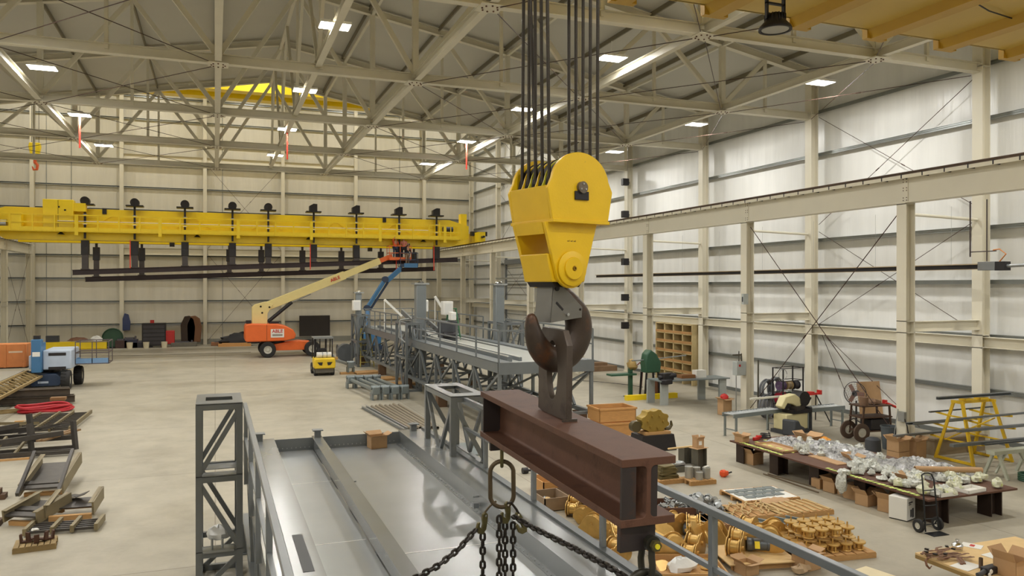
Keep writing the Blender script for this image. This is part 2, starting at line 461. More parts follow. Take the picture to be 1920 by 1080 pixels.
for a, b, w in ((6,7,'lower'),):
    for (z0, z1, s) in ((.3,3.2,'floor level'),(3.6,7.3,'below the runway'),(8.9,13,'above the runway'),(13.2,18,'high')):
        xbrace([((23.2,YC[a],z1),(23.2,YC[b],z0)), ((23.2,YC[b],z1),(23.2,YC[a],z0))], 'crossed dark rods on the far end of the right wall, '+s)
xbrace([((-13.8,YC[7],7.4),(-13.8,YC[8],.3)), ((-13.8,YC[8],7.4),(-13.8,YC[7],.3))], 'crossed dark rods between the two left crane columns')
for z0, z1, w in ((.3,7.8,'lower'),(8.3,15.5,'upper')):
    xbrace([((-.6,YF-.5,z0),(5.5,YF-.5,z1)), ((5.5,YF-.5,z0),(-.6,YF-.5,z1))], w+' crossed thin rods on the far wall behind the boom lift', .012)
# floor-standing far right door panel (ribbed sectional door in the right wall)
dr = struct('door_1', MB().box(XR-.12, XR-.05, 57.2, 62.6, 0, 6.9), mat('door_white',(214,214,208),.5))
m = MB()
for k in range(12): m.box(XR-.15, XR-.115, 57.2, 62.6, .5+.55*k, .55+.55*k)
struct('door_joint', m, girt_m, dr)
struct('door_track', MB().box(XR-.25,XR-.1,57.0,57.2,0,7.5).box(XR-.25,XR-.1,62.6,62.8,0,7.5).box(XR-.3,XR-.1,57,62.8,6.9,7.3), grey_steel, dr)

# ---------------------------------------------------------------- roof trusses
NODES = [18.6, 12.45, 6.3, .1, -6.05, -12.2]
def ztc(x): return ztop(x)+.2
def make_truss(y, label):
    t = thing('roof_truss', label, 'truss', (0, y, 0), 0, 'roof trusses')
    zb = 12.05
    MB().ibeam((-16.6,0,zb),(22.8,0,zb), .3, .25, .02, .014).build('bottom_chord', cream_dull, t)
    MB().ibeam((-16.6,0,ztc(-16.6)),(RX,0,ztc(RX)), .28, .25, .02, .014).build('top_chord', cream_dull, t)
    MB().ibeam((RX,0,ztc(RX)),(22.8,0,ztc(22.8)), .28, .25, .02, .014).build('top_chord', cream_dull, t)
    def web(p, q, w=.16): MB().bar(Vector(p), Vector(q), w, w*.9, up=(0,1,0)).build('web_member', cream_dull, t)
    allx = sorted(NODES + [22.9-.2, -16.5])
    for x in NODES: web((x,0,zb),(x,0,ztc(x)), .2)
    for a, b in zip(allx[:-1], allx[1:]):
        mx = (a+b)/2
        web((mx,0,zb),(mx,0,ztc(mx)), .11)
        if a in NODES: web((a,0,zb+.1),(mx,0,ztc(mx)-.1))
        if b in NODES: web((b,0,zb+.1),(mx,0,ztc(mx)-.1))
    for x in NODES:
        g = MB().box(x-.3,x+.3,-.3,.3,zb-.175,zb-.15)
        g.build('gusset_plate', cream_dull, t)
    b = MB()
    for x in NODES:
        for k in range(8):
            a = 2*PI*k/8
            b.tube((x+.2*math.cos(a), .2*math.sin(a), zb-.2), (x+.2*math.cos(a), .2*math.sin(a), zb-.17), .025, 6)
    b.build('gusset_bolts', rust, t)
    return t
tr0 = None
for i, y in enumerate(YC[:6]):
    lab = 'cream roof truss spanning the hall, '+ordw[i]+' of the row'
    if tr0 is None: tr0 = make_truss(y, lab)
    else: dup(tr0, (0,y,0), label=lab)
for i, x in enumerate(NODES):
    t = thing('roof_strut', 'cream lengthwise strut under the trusses, '+['nearest the right wall','second from the right wall','third from the right wall','third from the left wall','second from the left wall','nearest the left wall'][i], 'beam', (x,0,0), 0, 'lengthwise roof struts')
    MB().ibeam((0,YC[0]-6,12.05),(0,YC[5],12.05), .26,.2,.016,.012).build('strut', cream_dull, t)
    if i in (0,1,2,3):
        MB().bar((0,YC[0],ztc(x)-.1),(0,YC[5],ztc(x)-.1), .12,.12).build('upper_strut', cream_dull, t)
    for a in range(0,5):
        y0, y1 = YC[a], YC[a+1]; ym = (y0+y1)/2
        for s in (y0, y1):
            if i == 3: MB().bar((0,s,12.1),(0,ym,ztc(x)-.15), .11,.11).build('diagonal', cream_dull, t)
t = thing('roof_strut', 'cream lengthwise cross-braced frame hanging under the roof ridge', 'beam', (RX,0,0), 0, 'lengthwise roof struts')
MB().ibeam((0,YC[0],12.2),(0,YC[5],12.2), .2,.2,.016,.012).build('strut', cream_dull, t)
MB().bar((0,YC[0],ztc(RX)-.3),(0,YC[5],ztc(RX)-.3), .14,.14).build('upper_strut', cream_dull, t)
for a in range(0,5):
    y0, y1 = YC[a], YC[a+1]; ym = (y0+y1)/2
    for s in (y0, y1): MB().bar((0,s,12.2),(0,ym,ztc(RX)-.35), .11,.11).build('diagonal', cream_dull, t)
cells = [(18.6,12.45,'right'),(12.45,6.3,'right-centre'),(.1,-6.05,'left-centre'),(-6.05,-12.2,'left')]
for xa, xb, w in cells:
    for a in range(0,5):
        y0, y1 = YC[a], YC[a+1]
        t = thing('rod_bracing', 'crossed thin black rods under the roof, '+w+' lane, '+['nearest','second','third','fourth','farthest'][a]+' bay', 'bracing', ((xa+xb)/2,(y0+y1)/2,11.9), 0, 'roof rod bracing')
        hx, hy = (xa-xb)/2-.2, (y1-y0)/2-.2
        MB().tube((-hx,-hy,0),(hx,hy,0), .012, 6).build('rod', rod_m, t)
        MB().tube((-hx,hy,-.04),(hx,-hy,-.04), .012, 6).build('rod', rod_m, t)
for a in (1,2,3):
    y0, y1 = YC[a], YC[a+1]
    xbrace([((18.8,y0+.2,11.9),(22.8,y1-.2,11.9)), ((18.8,y1-.2,11.86),(22.8,y0+.2,11.86))], 'crossed rods beside the right wall under the roof, '+['','nearest','middle','farthest'][a]+' bay')
# purlins under the liner
purl = mat('purlin_grey', (120,112,92), .5, .3)
k = 0
for sgn in (1,-1):
    for j in range(1,7):
        x = RX + sgn*j*3.07
        if XL < x < XR:
            o = MB().box(x-.03,x+.03,YB,YLOW-.1,ztop(x)+.24,ztop(x)+.42).build('roof_purlin', purl)
            tag(o, ['first','second','third','fourth','fifth','sixth'][j-1]+' dark purlin '+('right' if sgn>0 else 'left')+' of the roof ridge', 'purlin', 'roof purlins')

# ---------------------------------------------------------------- lights
lens_m = emat('led_lens', (255,250,235), 14.0)
LIGHT_W = 275.0
def area(parent, sx, sy, w, col=(1,.985,.955), z=-.03):
    ld = bpy.data.lights.new('lamp', 'AREA'); ld.shape = 'RECTANGLE'; ld.size = sx; ld.size_y = sy
    ld.energy = w; ld.color = col
    lo = bpy.data.objects.new('lamp', ld); COL.objects.link(lo); lo.parent = parent; lo.location = (0,0,z)
    return lo
lf = thing('highbay_light', 'x', 'ceiling light', (0,0,-50), 0, 'LED high-bay lights')
MB().box(-.42,.42,-.3,.3,0,.07).build('housing', white_pl, lf)
MB().box(-.4,.4,-.28,.28,-.012,0).build('lens', lens_m, lf)
MB().box(-.12,.12,-.09,.09,.07,.16).tube((0,0,.16),(0,0,.55),.012,6).build('driver_box', white_pl, lf)
area(lf, .66,.46, LIGHT_W)
rows = {20.0:'over the right runway', 11.7:'right of centre', 3.1:'under the ridge', -5.3:'left of centre', -13.7:'by the left wall'}
YLT = [-8.2, -.6, 6.7, 14.3, 21.9, 29.5, 37.1, 44.7]
first = True
for x, w in rows.items():
    for j, y in enumerate(YLT):
        lab = 'bright LED high-bay light, row '+w+', '+['rearmost','second rearmost','just behind the camera','over the deck','fourth farthest','third farthest','second farthest','farthest'][j]+' of its row'
        if first:
            lf.location = (x,y,12.25); lf['label'] = lab; first = False
        else: dup(lf, (x,y,12.25), label=lab)
for x, wx in ((20.0,'right'),(11.7,'right-centre'),(3.1,'centre'),(-5.3,'left-centre'),(-13.7,'left')):
    for y, wy in ((52.5,'near'),(60,'middle'),(68,'far')):
        dup(lf, (x,y,22.5), label='high-bay light up in the tall far bay, '+wx+' row, '+wy)
for (x,y,w) in ((11.7,37.1,'second farthest light right of centre'),(-5.3,37.1,'second farthest light left of centre'),(3.1,37.1,'ridge light in front of the far crane')):
    o = MB().box(-.035,.035,-.01,.01,-1.35,-.02).build('warning_streamer', mat('red_streamer',(225,70,50),.6), loc=(x,y,12.22))
    tag(o, 'red streamer hanging below the '+w, 'streamer')
# ================================================================ hook block, hook and ropes
hb = thing('hook_block', 'big yellow crane hook block hanging in the middle of the picture', 'crane hook', (2.60, 5.75, CAMZ), math.radians(14))
def arch(hw_s, hw_b, zs, zt, zb, n=22):
    pts = [(-hw_b, zb), (-hw_s, zs-.005), (-hw_s*.985, zs+.005)]
    for i in range(1, n):
        a = PI - PI*i/n
        pts.append((hw_s*.885*math.cos(a), zs+.04+(zt-zs-.04)*math.sin(a)))
    pts += [(hw_s*.985, zs+.005), (hw_s, zs-.005), (hw_b, zb)]
    return pts
for yy in (-.255, .255):
    MB().prism(arch(.325,.278,.75,1.04,.50), .03, RM(t=(0,yy,0))).build('cheek_plate', hook_yellow, hb, bevel=.004)
# lip under the cheeks
MB().box(-.285,.285,-.285,.285,.485,.512).build('bottom_flange', hook_yellow, hb, bevel=.004)
for s in (-1,1):
    m = MB(); zt = .765
    m.add([(s*.325,-.24,zt),(s*.325,.24,zt),(s*.28,.24,.50),(s*.28,-.24,.50),(s*.30,-.24,zt),(s*.30,.24,zt),(s*.255,.24,.50),(s*.255,-.24,.50)],
          [(0,1,2,3),(4,7,6,5),(0,4,5,1),(3,2,6,7),(0,3,7,4),(1,5,6,2)])
    m.build('side_plate', hook_yellow, hb, bevel=.003)
sheave_m = mat('sheave_yellow_green', (196,190,40), .45, .1, .08)
grease = mat('greasy_steel', (46,40,34), .4, .6, .1)
for k in range(5):
    yy = -.18+.09*k
    M = RM(rx=PI/2, t=(0,yy,.755))
    MB().lathe([(.05,-.03),(.262,-.03),(.262,-.024),(.235,-.004),(.235,.004),(.262,.024),(.262,.03),(.05,.03)], 40, M).build('sheave', grease, hb)
for k in range(4):
    yy = -.135+.09*k
    MB().prism(arch(.296,.25,.75,1.015,.53), .008, RM(t=(0,yy,0))).build('divider_plate', hook_yellow if k%2 else sheave_m, hb)
MB().tube((0,-.30,.765),(0,.30,.765), .046, 28).build('sheave_pin', mat('pin_brown_grey',(112,102,88),.45,.5,.1,20), hb)
b = MB()
for a in (90,210,330): b.tube((.027*math.cos(math.radians(a)),-.306,.765+.027*math.sin(math.radians(a))), (.027*math.cos(math.radians(a)),-.299,.765+.027*math.sin(math.radians(a))), .008, 6)
b.build('pin_bolts', chrome, hb)
MB().box(-.068,.068,-.284,-.269,.668,.735).build('keeper_plate', black, hb, bevel=.002)
# lower cheeks
LX = -.055
def lower(n=18):
    pts = [(-.262,.49)]
    cz, r = .135, .154
    a0, a1 = math.radians(188), math.radians(352)
    for i in range(n+1):
        a = a0+(a1-a0)*i/n; pts.append((r*math.cos(a), cz+r*math.sin(a)))
    pts.append((.262,.49)); return pts
for yy in (-.2, .2):
    MB().prism(lower(), .035, RM(t=(LX,yy,0))).build('lower_cheek', hook_yellow, hb, bevel=.004)
for yy, s in ((-.22,-1),(.22,1)):
    MB().lathe([(0,0),(.134,0),(.138,.004),(.138,.016),(.132,.02),(0,.02)], 40, RM(rx=PI/2 if s<0 else -PI/2, t=(LX,yy,.135))).build('trunnion_disc', hook_yellow, hb)
    MB().lathe([(0,0),(.085,0),(.088,.003),(.088,.014),(.084,.018),(.02,.018),(.014,.008),(0,.008)], 36, RM(rx=PI/2 if s<0 else -PI/2, t=(LX,yy+s*.020,.135))).build('trunnion_cap', hook_yellow, hb)
    MB().lathe([(0,0),(.016,0),(.016,.012),(.009,.012),(.009,.004),(0,.004)], 12, RM(rx=PI/2 if s<0 else -PI/2, t=(LX,yy+s*.034,.135))).build('grease_nut', mat('brass_nut',(150,116,40),.4,.6), hb)
for s in (-1,1):
    m = MB(RM(t=(LX,0,0)))
    m.add([(s*.262,-.18,.49),(s*.262,.18,.49),(s*.24,.18,.40),(s*.24,-.18,.40),(s*.245,-.18,.49),(s*.245,.18,.49),(s*.222,.18,.40),(s*.222,-.18,.40)],
          [(0,1,2,3),(4,7,6,5),(0,4,5,1),(3,2,6,7),(0,3,7,4),(1,5,6,2)])
    m.build('upper_web', hook_yellow, hb)
m = MB(RM(t=(LX,0,0))); m.prism([(-.212,.25),(-.165,.03),(.165,.03),(.212,.25)], .365); m.build('crosshead', hook_yellow, hb, bevel=.01)
m = MB(RM(t=(LX,0,0))); m.prism([(-.15,.03),(-.12,-.01),(.12,-.01),(.15,.03)], .33); m.build('crosshead_skirt', grease, hb)
# faint worn marks where paint numbers are rubbed off
wm = mat('worn_paint_marks', (96,66,20), .6)
m = MB()
m = MB(RM(t=(LX,0,0)))
for k, (dx, w) in enumerate(((-.04,.012),(-.022,.004),(-.008,.013),(.01,.004),(.022,.014),(.04,.004))):
    m.box(dx, dx+w, -.2192, -.2182, .345, .352+(k%2)*.004); 
m.build('worn_marks', wm, hb)
# ropes
ropem = mat('wire_rope', (58,52,44), .45, .6, .2, 60)
for k in range(5):
    yy = -.18+.09*k
    MB().tube((-.243,yy,.80), (-.243-.03+.012*k, yy*.9, 3.95), .0135, 10).build('wire_rope', ropem, hb)
    MB().tube((.243,yy,.80), (.243+.03-.012*k, yy*.9, 3.95), .0135, 10).build('wire_rope', ropem, hb)
MB().tube((-.236,-.0,.86), (-.27, .12, 3.95), .0135, 10).build('wire_rope', ropem, hb)
# hook, in the same plane as the cheeks
def hp(px, py): return ((px/3.857-92)/200, (16-py/3.857)/232)
cl = [(290,-10,70),(315,40,66),(370,120,70),(440,200,88),(492,280,104),(508,360,112),(497,440,112),(455,520,108),(390,575,102),(315,590,95),(245,555,92),(190,490,84),(158,415,70),(143,345,55),(138,305,46),(135,280,38),(134,264,26),(133,256,10)]
pts = []; rs = []; ry = []
for px, py, r in cl:
    x, z = hp(px, py); pts.append((x,0,z)); rs.append(r/3.857/232); ry.append(min(.088, r/3.857/232*.85))
hookm = mat('forged_hook', (66,54,45), .42, .35, .14, 4, bump=.06, bscale=70, spots=(96,60,34), spot_scale=3, spot_at=.52)
# catmull densify
def smooth_path(P, R, Q, k=4):
    op, orr, oq = [], [], []
    n = len(P)
    for i in range(n-1):
        p0, p1, p2, p3 = [Vector(P[max(0,min(n-1,j))]) for j in (i-1,i,i+1,i+2)]
        for s in range(k):
            t = s/k
            op.append(.5*((2*p1)+(p2-p0)*t+(2*p0-5*p1+4*p2-p3)*t*t+(3*p1-p0-3*p2+p3)*t**3))
            orr.append(R[i]*(1-t)+R[i+1]*t); oq.append(Q[i]*(1-t)+Q[i+1]*t)
    op.append(Vector(P[-1])); orr.append(R[-1]); oq.append(Q[-1])
    return op, orr, oq
P, R, Q = smooth_path(pts, rs, ry)
hk = MB().sweep(P, R, 22, ry=Q, up=(0,1,0)).build('hook', hookm, hb)
lm = mat('bare_latch_steel', (118,116,110), .42, .5, .06, 8, spots=(130,96,80), spot_scale=5, spot_at=.72)
poly = [hp(*p) for p in ((248,44),(300,52),(340,84),(470,215),(466,290),(222,320),(238,160))]
for yy in (-.10,.10):
    MB().prism(poly, .012, RM(t=(0,yy,0))).build('latch', lm, hk, bevel=.002)
x0, z0 = hp(248,44); x1, z1 = hp(222,320); xm, zm = hp(238,160)
m = MB()
m.bar((x0-.003,0,z0),(xm-.003,0,zm), .2,.012, up=(1,0,0)); m.bar((xm-.003,0,zm),(x1-.003,0,z1), .2,.012, up=(1,0,0))
m.build('latch_spine', lm, hk)
x, z = hp(268,80); MB().tube((x,-.118,z),(x,-.104,z), .02, 16).build('latch_pin', black, hk)
x, z = hp(350,266); MB().tube((x,-.122,z),(x,-.104,z), .013, 6).build('latch_bolt', chrome, hk)
x, z = hp(452,232); MB().tube((x,-.110,z),(x,-.104,z), .01, 12).build('latch_hole_plug', grease, hk)
a, b_ = hp(264,178), hp(316,232); MB().bar((a[0],-.107,a[1]),(b_[0],-.107,b_[1]), .016,.006, up=(0,1,0)).build('latch_slot', black, hk)

# ================================================================ lifting beam
BX, BY0, BZ, BL = 2.525, 4.23, 4.01, 2.73
tilt = math.atan(.08/BL)
lb = thing('lifting_beam', 'rust-brown steel I-beam hanging under the crane hook', 'lifting beam', (BX, BY0, BZ))
lb.rotation_euler = (tilt, 0, 0)
H, W, TF, TW = .425, .385, .05, .032
sec = [(-W/2,-H),(W/2,-H),(W/2,-H+TF)]
def fil(cx, cz, a0, a1, r=.03, n=5): return [(cx+r*math.cos(math.radians(a0+(a1-a0)*i/n)), cz+r*math.sin(math.radians(a0+(a1-a0)*i/n))) for i in range(n+1)]
r = .03
sec += fil(TW/2+r, -H+TF+r, 270, 180) + fil(TW/2+r, -TF-r, 180, 90) + [(W/2,-TF),(W/2,0),(-W/2,0),(-W/2,-TF)] + fil(-TW/2-r, -TF-r, 90, 0) + fil(-TW/2-r, -H+TF+r, 0, -90) + [(-W/2,-H+TF)]
MB().prism(sec, BL, RM(t=(0,BL/2,0))).build('beam', rust, lb, bevel=.003)
dark_rust = mat('dark_primed_plate', (56,48,46), .5, .3, .1, 5, spots=(88,54,38), spot_scale=4, spot_at=.6)
for (xa_, xb_, yy) in ((-.188,-.09,.014),(-.09,-.0165,.16),(.0165,.066,.02),(-.18,-.0165,BL-.05),(.0165,.18,BL-.05)):
    MB().box(xa_, xb_, yy-.012, yy+.012, -H+TF+.001, -TF-.001).build('stiffener_plate', dark_rust, lb)
# top lug with slotted hole, standing along the beam
def slot_plate(y0, y1, z0, z1, hole, t):
    """plate in the YZ plane with an oval hole, built as ring of quads"""
    n = 28; cy, cz, a, b = hole
    outer, inner = [], []
    for i in range(n):
        th = 2*PI*i/n
        c, s = math.cos(th), math.sin(th)
        inner.append((cy+a*c, cz+b*s))
        k = min((abs((y1-cy)/c) if c > 0 else abs((y0-cy)/c)) if abs(c) > 1e-6 else 9e9, (abs((z1-cz)/s) if s > 0 else abs((z0-cz)/s)) if abs(s) > 1e-6 else 9e9)
        oy, oz = cy+k*c, cz+k*s
        ch = .10
        if oz > z1-ch: 
            lim = (y1-y0)/2 - (oz-(z1-ch))*.75
            my = (y0+y1)/2
            oy = max(my-lim, min(my+lim, oy))
        outer.append((oy, oz))
    vs = [(-t/2,y,z) for y,z in outer]+[(-t/2,y,z) for y,z in inner]+[(t/2,y,z) for y,z in outer]+[(t/2,y,z) for y,z in inner]
    fs = []
    for i in range(n):
        j = (i+1)%n
        fs += [(i,j,n+j,n+i),(2*n+i,3*n+i,3*n+j,2*n+j),(i,2*n+i,2*n+j,j),(n+i,n+j,3*n+j,3*n+i)]
    return MB().add(vs, fs)
lugm = mat('lug_plate_steel', (84,74,66), .48, .4, .1, 5, spots=(60,50,46), spot_scale=4, spot_at=.55)
m = slot_plate(1.18, 1.73, .0, .69, (1.455,.36,.105,.235), .05)
m.build('top_lug', lugm, lb, bevel=.003)
MB().box(-.06,.06,1.16,1.18,0,.02).build('weld_toe', lugm, lb)
# end lugs under the bottom flange
MB().box(-.18,.07,.03,.075,-H-.165,-H).build('end_lug', dark_rust, lb, bevel=.003)
MB().box(-.13,.05,BL-.12,BL-.08,-H-.12,-H).build('end_lug', dark_rust, lb, bevel=.003)
# shackles and near master ring
shm = mat('oily_shackle_steel', (62,60,52), .4, .6, .12, 10)
yel = mat('yellow_tag_paint', (220,205,40), .5)
gyel = mat('olive_alloy_steel', (98,90,54), .4, .5, .1, 12)
def bow(w, h, r, n=16):
    pts = [(w/2,0,0),(w/2,0,-h*.35)]
    for i in range(n+1):
        a = -PI*i/n
        pts.append((w/2*1.18*math.cos(a), 0, -h*.5+h*.5*math.sin(a)))
    pts += [(-w/2,0,-h*.35),(-w/2,0,0)]
    return MB().sweep(pts, r, 10)
near_z = BZ-H-.105
sh = thing('bow_shackle', 'large dark shackle with a yellow pin end under the near end of the lifting beam', 'shackle', (BX+.01, BY0+.05, near_z), PI/2)
bow(.12,.26,.022).build('bow', shm, sh)
MB().tube((-.10,0,0),(.085,0,0), .026, 14).build('pin', shm, sh)
MB().tube((-.125,0,0),(-.095,0,0), .036, 6).build('pin_nut', gyel, sh)
MB().tube((-.135,0,0),(-.124,0,0), .017, 8).build('pin_tip', yel, sh)
for s in (-.062,.062): MB().tube((s-.02,0,0),(s+.02,0,0), .05, 18).build('eye', shm, sh)
# second sling ring below near shackle (mostly below the frame)
ring_pts = lambda w, h, n=28: [((w/2)*math.cos(2*PI*i/n), 0, (h/2-w/2)*(1 if math.sin(2*PI*i/n) > 0 else -1)+(w/2)*math.sin(2*PI*i/n)) for i in range(n)]
mr = thing('master_ring', 'dark oval master ring hanging in the near shackle at the bottom edge', 'ring', (BX+.0, BY0+.05, near_z-.385), math.radians(-8))
MB().sweep(ring_pts(.24,.38), .025, 10, closed=True).build('ring', shm, mr)
MB().box(-.03,.03,-.02,.02,-.32,-.19).build('chain_coupler', shm, mr)

# ================================================================ four-leg chain sling under the far end
chm = mat('black_lifting_chain', (52,47,42), .42, .6, .14, 14, spots=(92,84,46), spot_scale=5, spot_at=.6)
ringm = mat('brown_master_link', (92,78,58), .42, .5, .12, 10)
RT = 7.1
rc = dep(941, 908, RT)
sl = thing('chain_sling', 'four-leg chain sling with oval master link under the far end of the lifting beam', 'chain sling', rc)
sl.rotation_euler = (0,0,-YAW)
px = RT/F
MB().sweep(ring_pts(44*px, 86*px), 4.2*px, 12, closed=True).build('master_link', ringm, sl)
s2 = thing('bow_shackle', 'olive yellow shackle joining the sling link to the far end of the lifting beam', 'shackle', rc+Vector((0,0,45*px+.115)), -YAW+PI/2)
bow(.07,.17,.017).build('bow', gyel, s2)
MB().tube((-.05,0,0),(.05,0,0), .014, 10).build('pin', gyel, s2)
link0 = None
def link_mesh(L=.092, Wd=.064, r=.0125):
    n = 16; pts = []
    for i in range(n):
        a = 2*PI*i/n
        pts.append(((Wd/2-r)*math.cos(a), 0, (L/2-Wd/2)*(1 if math.sin(a) >= 0 else -1)+(Wd/2-r)*math.sin(a)))
    return MB().sweep(pts, r, 8, closed=True)
def rel(u, v, t): return sl.matrix_basis.inverted() @ dep(u, v, t)
sl.matrix_basis = Matrix.LocRotScale(sl.location, sl.rotation_euler, None)
def strand(pts, tw=0.0, sag=0):
    """links with centres every .064 m along a polyline (local to the sling)"""
    global link0
    pts = [Vector(p) for p in pts]
    if sag:
        q = []
        for i in range(17):
            t = i/16; q.append(pts[0].lerp(pts[-1], t)-Vector((0,0,sag*4*t*(1-t))))
        pts = q
    seg = []; d = 0
    for a, b in zip(pts[:-1], pts[1:]): seg.append((d, a, b)); d += (b-a).length
    n = int(d/.064); up = None
    for k in range(n):
        s = .032+k*.064
        for (d0, a, b) in seg:
            if d0 <= s <= d0+(b-a).length+1e-6:
                c = a.lerp(b, (s-d0)/(b-a).length); dr = (b-a).normalized(); break
        q = dr.to_track_quat('Z', 'Y').to_matrix().to_4x4()
        M = Matrix.Translation(c) @ q @ Matrix.Rotation(tw+(PI/2 if k % 2 else 0)+.12*math.sin(k*1.7), 4, 'Z')
        if link0 is None: link0 = o = link_mesh().build('chain_link', chm, sl)
        else:
            o = link0.copy(); COL.objects.link(o); o.parent = sl
        o.matrix_local = M
zlow = rel(941,1160,RT).z
for (u, vt, dt) in ((905,1000,0),(936,968,-.05),(947,980,.05),(962,980,0.1)):
    a = rel(u, vt, RT+dt); b = Vector((a.x, a.y, zlow)); strand([a, b], .1)
strand([rel(893,992,RT-.02), rel(860,1030,6.85), rel(820,1062,6.6), rel(740,1105,6.2)], .3)
strand([rel(962,968,RT), rel(1000,990,6.75), rel(1080,1030,6.1), rel(1150,1068,5.55), rel(1215,1110,5.1)], .3)
def grab(u, v, lean, lab=None):
    p = rel(u, v, RT); M = Matrix.Translation(p) @ Matrix.Rotation(lean, 4, 'Y') @ Matrix.Rotation(.5, 4, 'Z') @ Matrix.Scale(px/ .0056, 4)
    g = MB(M)
    g.prism([(-.03,.10),(0,.125),(.03,.10),(.035,.03),(.03,-.06),(.0,-.11),(-.06,-.10),(-.085,-.06),(-.075,.01),(-.05,.02),(-.05,-.03),(-.02,-.05),(-.015,.0),(-.03,.05)], .036)
    g.build('grab_hook', gyel, sl, bevel=.004)
    g = MB(M); g.tube((0,-.03,.09),(0,.03,.09), .012, 10); g.build('clevis_pin', chrome, sl)
grab(907, 982, .12); grab(978, 980, -.5); grab(951, 962, .0)
MB().sweep([rel(909,961,RT), rel(916,952,RT), rel(925,943,RT), rel(931,940,RT)], .010, 8).build('connector_link', ringm, sl)
MB().sweep([rel(948,945,RT), rel(958,942,RT-.03), rel(968,955,RT), rel(973,965,RT)], .012, 8).build('connector_link', chm, sl)

# ================================================================ steel deck frame in the foreground
DZ = 2.08
Y0, Y1 = -3.0, 16.0
dk = thing('steel_deck_frame', 'long grey painted steel deck frame with handrails, filling the lower middle', 'steel structure', (0, 0, 0))
deck_m = mat('grey_deck_paint', (132,135,135), .2, .3, .04, 1.4, rvar=.08)
def part(name, mb, m=None, **k): return mb.build(name, m or grey_steel, dk, **k)
def tread(name, x0, x1):
    m = mat('grey_tread_plate', (160,163,163), .26, .3, .04, 1.6)
    if not m.get('ok'):
        m['ok'] = 1; N = m.node_tree.nodes; L = m.node_tree.links; b = N['Principled BSDF']
        tc = N.new('ShaderNodeTexCoord'); vo = N.new('ShaderNodeTexVoronoi'); vo.inputs['Scale'].default_value = 62; vo.inputs['Randomness'].default_value = 0
        L.new(tc.outputs['Object'], vo.inputs['Vector']); bp = N.new('ShaderNodeBump'); bp.inputs['Strength'].default_value = .12; bp.inputs['Distance'].default_value = .003
        L.new(vo.outputs['Distance'], bp.inputs['Height']); L.new(bp.outputs['Normal'], b.inputs['Normal'])
    part(name, MB().box(x0,x1,Y0,Y1-.12,DZ-.26,DZ-.25), m)
part('side_beam', MB().box(.50,1.08,Y0,Y1,DZ-.01,DZ).box(.50,.51,Y0,Y1,DZ-.36,DZ-.01).box(1.07,1.08,Y0,Y1,DZ-.30,DZ-.01).box(.50,.62,Y0,Y1,DZ-.37,DZ-.36), deck_m)
tread('deck_plate', 1.08, 1.82)
part('centre_beam', MB().box(1.80,1.99,Y0,Y1,DZ-.01,DZ).box(1.83,1.84,Y0,Y1,DZ-.34,DZ-.01).box(1.94,1.95,Y0,Y1,DZ-.34,DZ-.01).box(1.95,2.02,Y0,Y1,DZ-.25,DZ-.235), deck_m)
tread('deck_plate', 1.98, 3.56)
part('side_beam', MB().box(3.56,4.12,Y0,Y1,DZ-.01,DZ).box(3.56,3.57,Y0,Y1,DZ-.34,DZ-.01).box(4.11,4.12,Y0,Y1,DZ-.36,DZ-.01).box(3.48,3.56,Y0,Y1,DZ-.25,DZ-.238), deck_m)
part('edge_angle', MB().box(4.05,4.16,Y0,Y1,DZ,DZ+.035), mat('dark_edge_paint',(84,88,88),.4,.3))
part('end_beam', MB().box(1.08,3.56,Y1-.12,Y1-.10,DZ-.34,DZ-.01).box(1.08,3.56,Y1-.13,Y1,DZ-.28,DZ-.265))
part('seam_line', MB().box(1.09,1.80,10.0,10.015,DZ-.2495,DZ-.248).box(1.09,1.80,13.2,13.215,DZ-.2495,DZ-.248).box(2.02,3.48,9.3,9.315,DZ-.2495,DZ-.248), white_pl)
bm_ = MB()
for k in range(8): bm_.tube((1.15+k*.085,Y1-.135,DZ-.19),(1.15+k*.085,Y1-.12,DZ-.19), .012, 6)
for k in range(17): bm_.tube((2.08+k*.085,Y1-.135,DZ-.19),(2.08+k*.085,Y1-.12,DZ-.19), .012, 6)
part('end_bolts', bm_, galv)
bl = MB()
yy = 5.0
while yy < Y1-.3:
    for x in (1.965, 3.515): bl.tube((x,yy,DZ-.238),(x,yy,DZ-.230), .009, 6)
    yy += .12
part('plate_bolts', bl, galv)
for i, x in enumerate((.80, 1.90, 3.84)):
    part('post_stub', MB().box(x-.06,x+.06,Y1-.22,Y1-.10,DZ,DZ+.13).box(x-.10,x+.10,Y1-.26,Y1-.06,DZ+.13,DZ+.15))
for (x, y) in ((1.93,12.2),(3.52,10.7)):
    part('rail_clip', MB().box(x-.05,x+.12,y-.012,y+.012,DZ-.05,DZ-.03).box(x-.06,x+.02,y-.07,y+.0,DZ-.19,DZ-.12))
part('slot_cover', MB().box(.86,.98,8.4,9.7,DZ,DZ+.004), mat('dark_slot',(60,62,64),.5))
# cross members and side trusses under the deck
for k in range(10):
    y = Y0+.4+k*2.02
    part('cross_member', MB().ibeam((.51,y,DZ-.37),(4.11,y,DZ-.37), .2,.12,.01,.008))
for x, lb_ in ((.57,'left'),(4.05,'right')):
    part('bottom_chord', MB().bar((x,Y0,.62),(x,Y1-.1,.62), .14,.14))
    k = 0; y = Y0+.1
    while y < Y1-1.2:
        part('truss_post', MB().bar((x,y,.68),(x,y,DZ-.36), .09,.09))
        part('truss_diagonal', MB().bar((x,y+.05,.70),(x,y+1.95,DZ-.38), .075,.075, up=(1,0,0)))
        y += 2.0
for x in (.57,4.05):
    for y in (Y0+.1, 3.0, 9.0, Y1-.3): part('support_leg', MB().box(x-.09,x+.09,y-.09,y+.09,0,.56).box(x-.16,x+.16,y-.16,y+.16,0,.02))
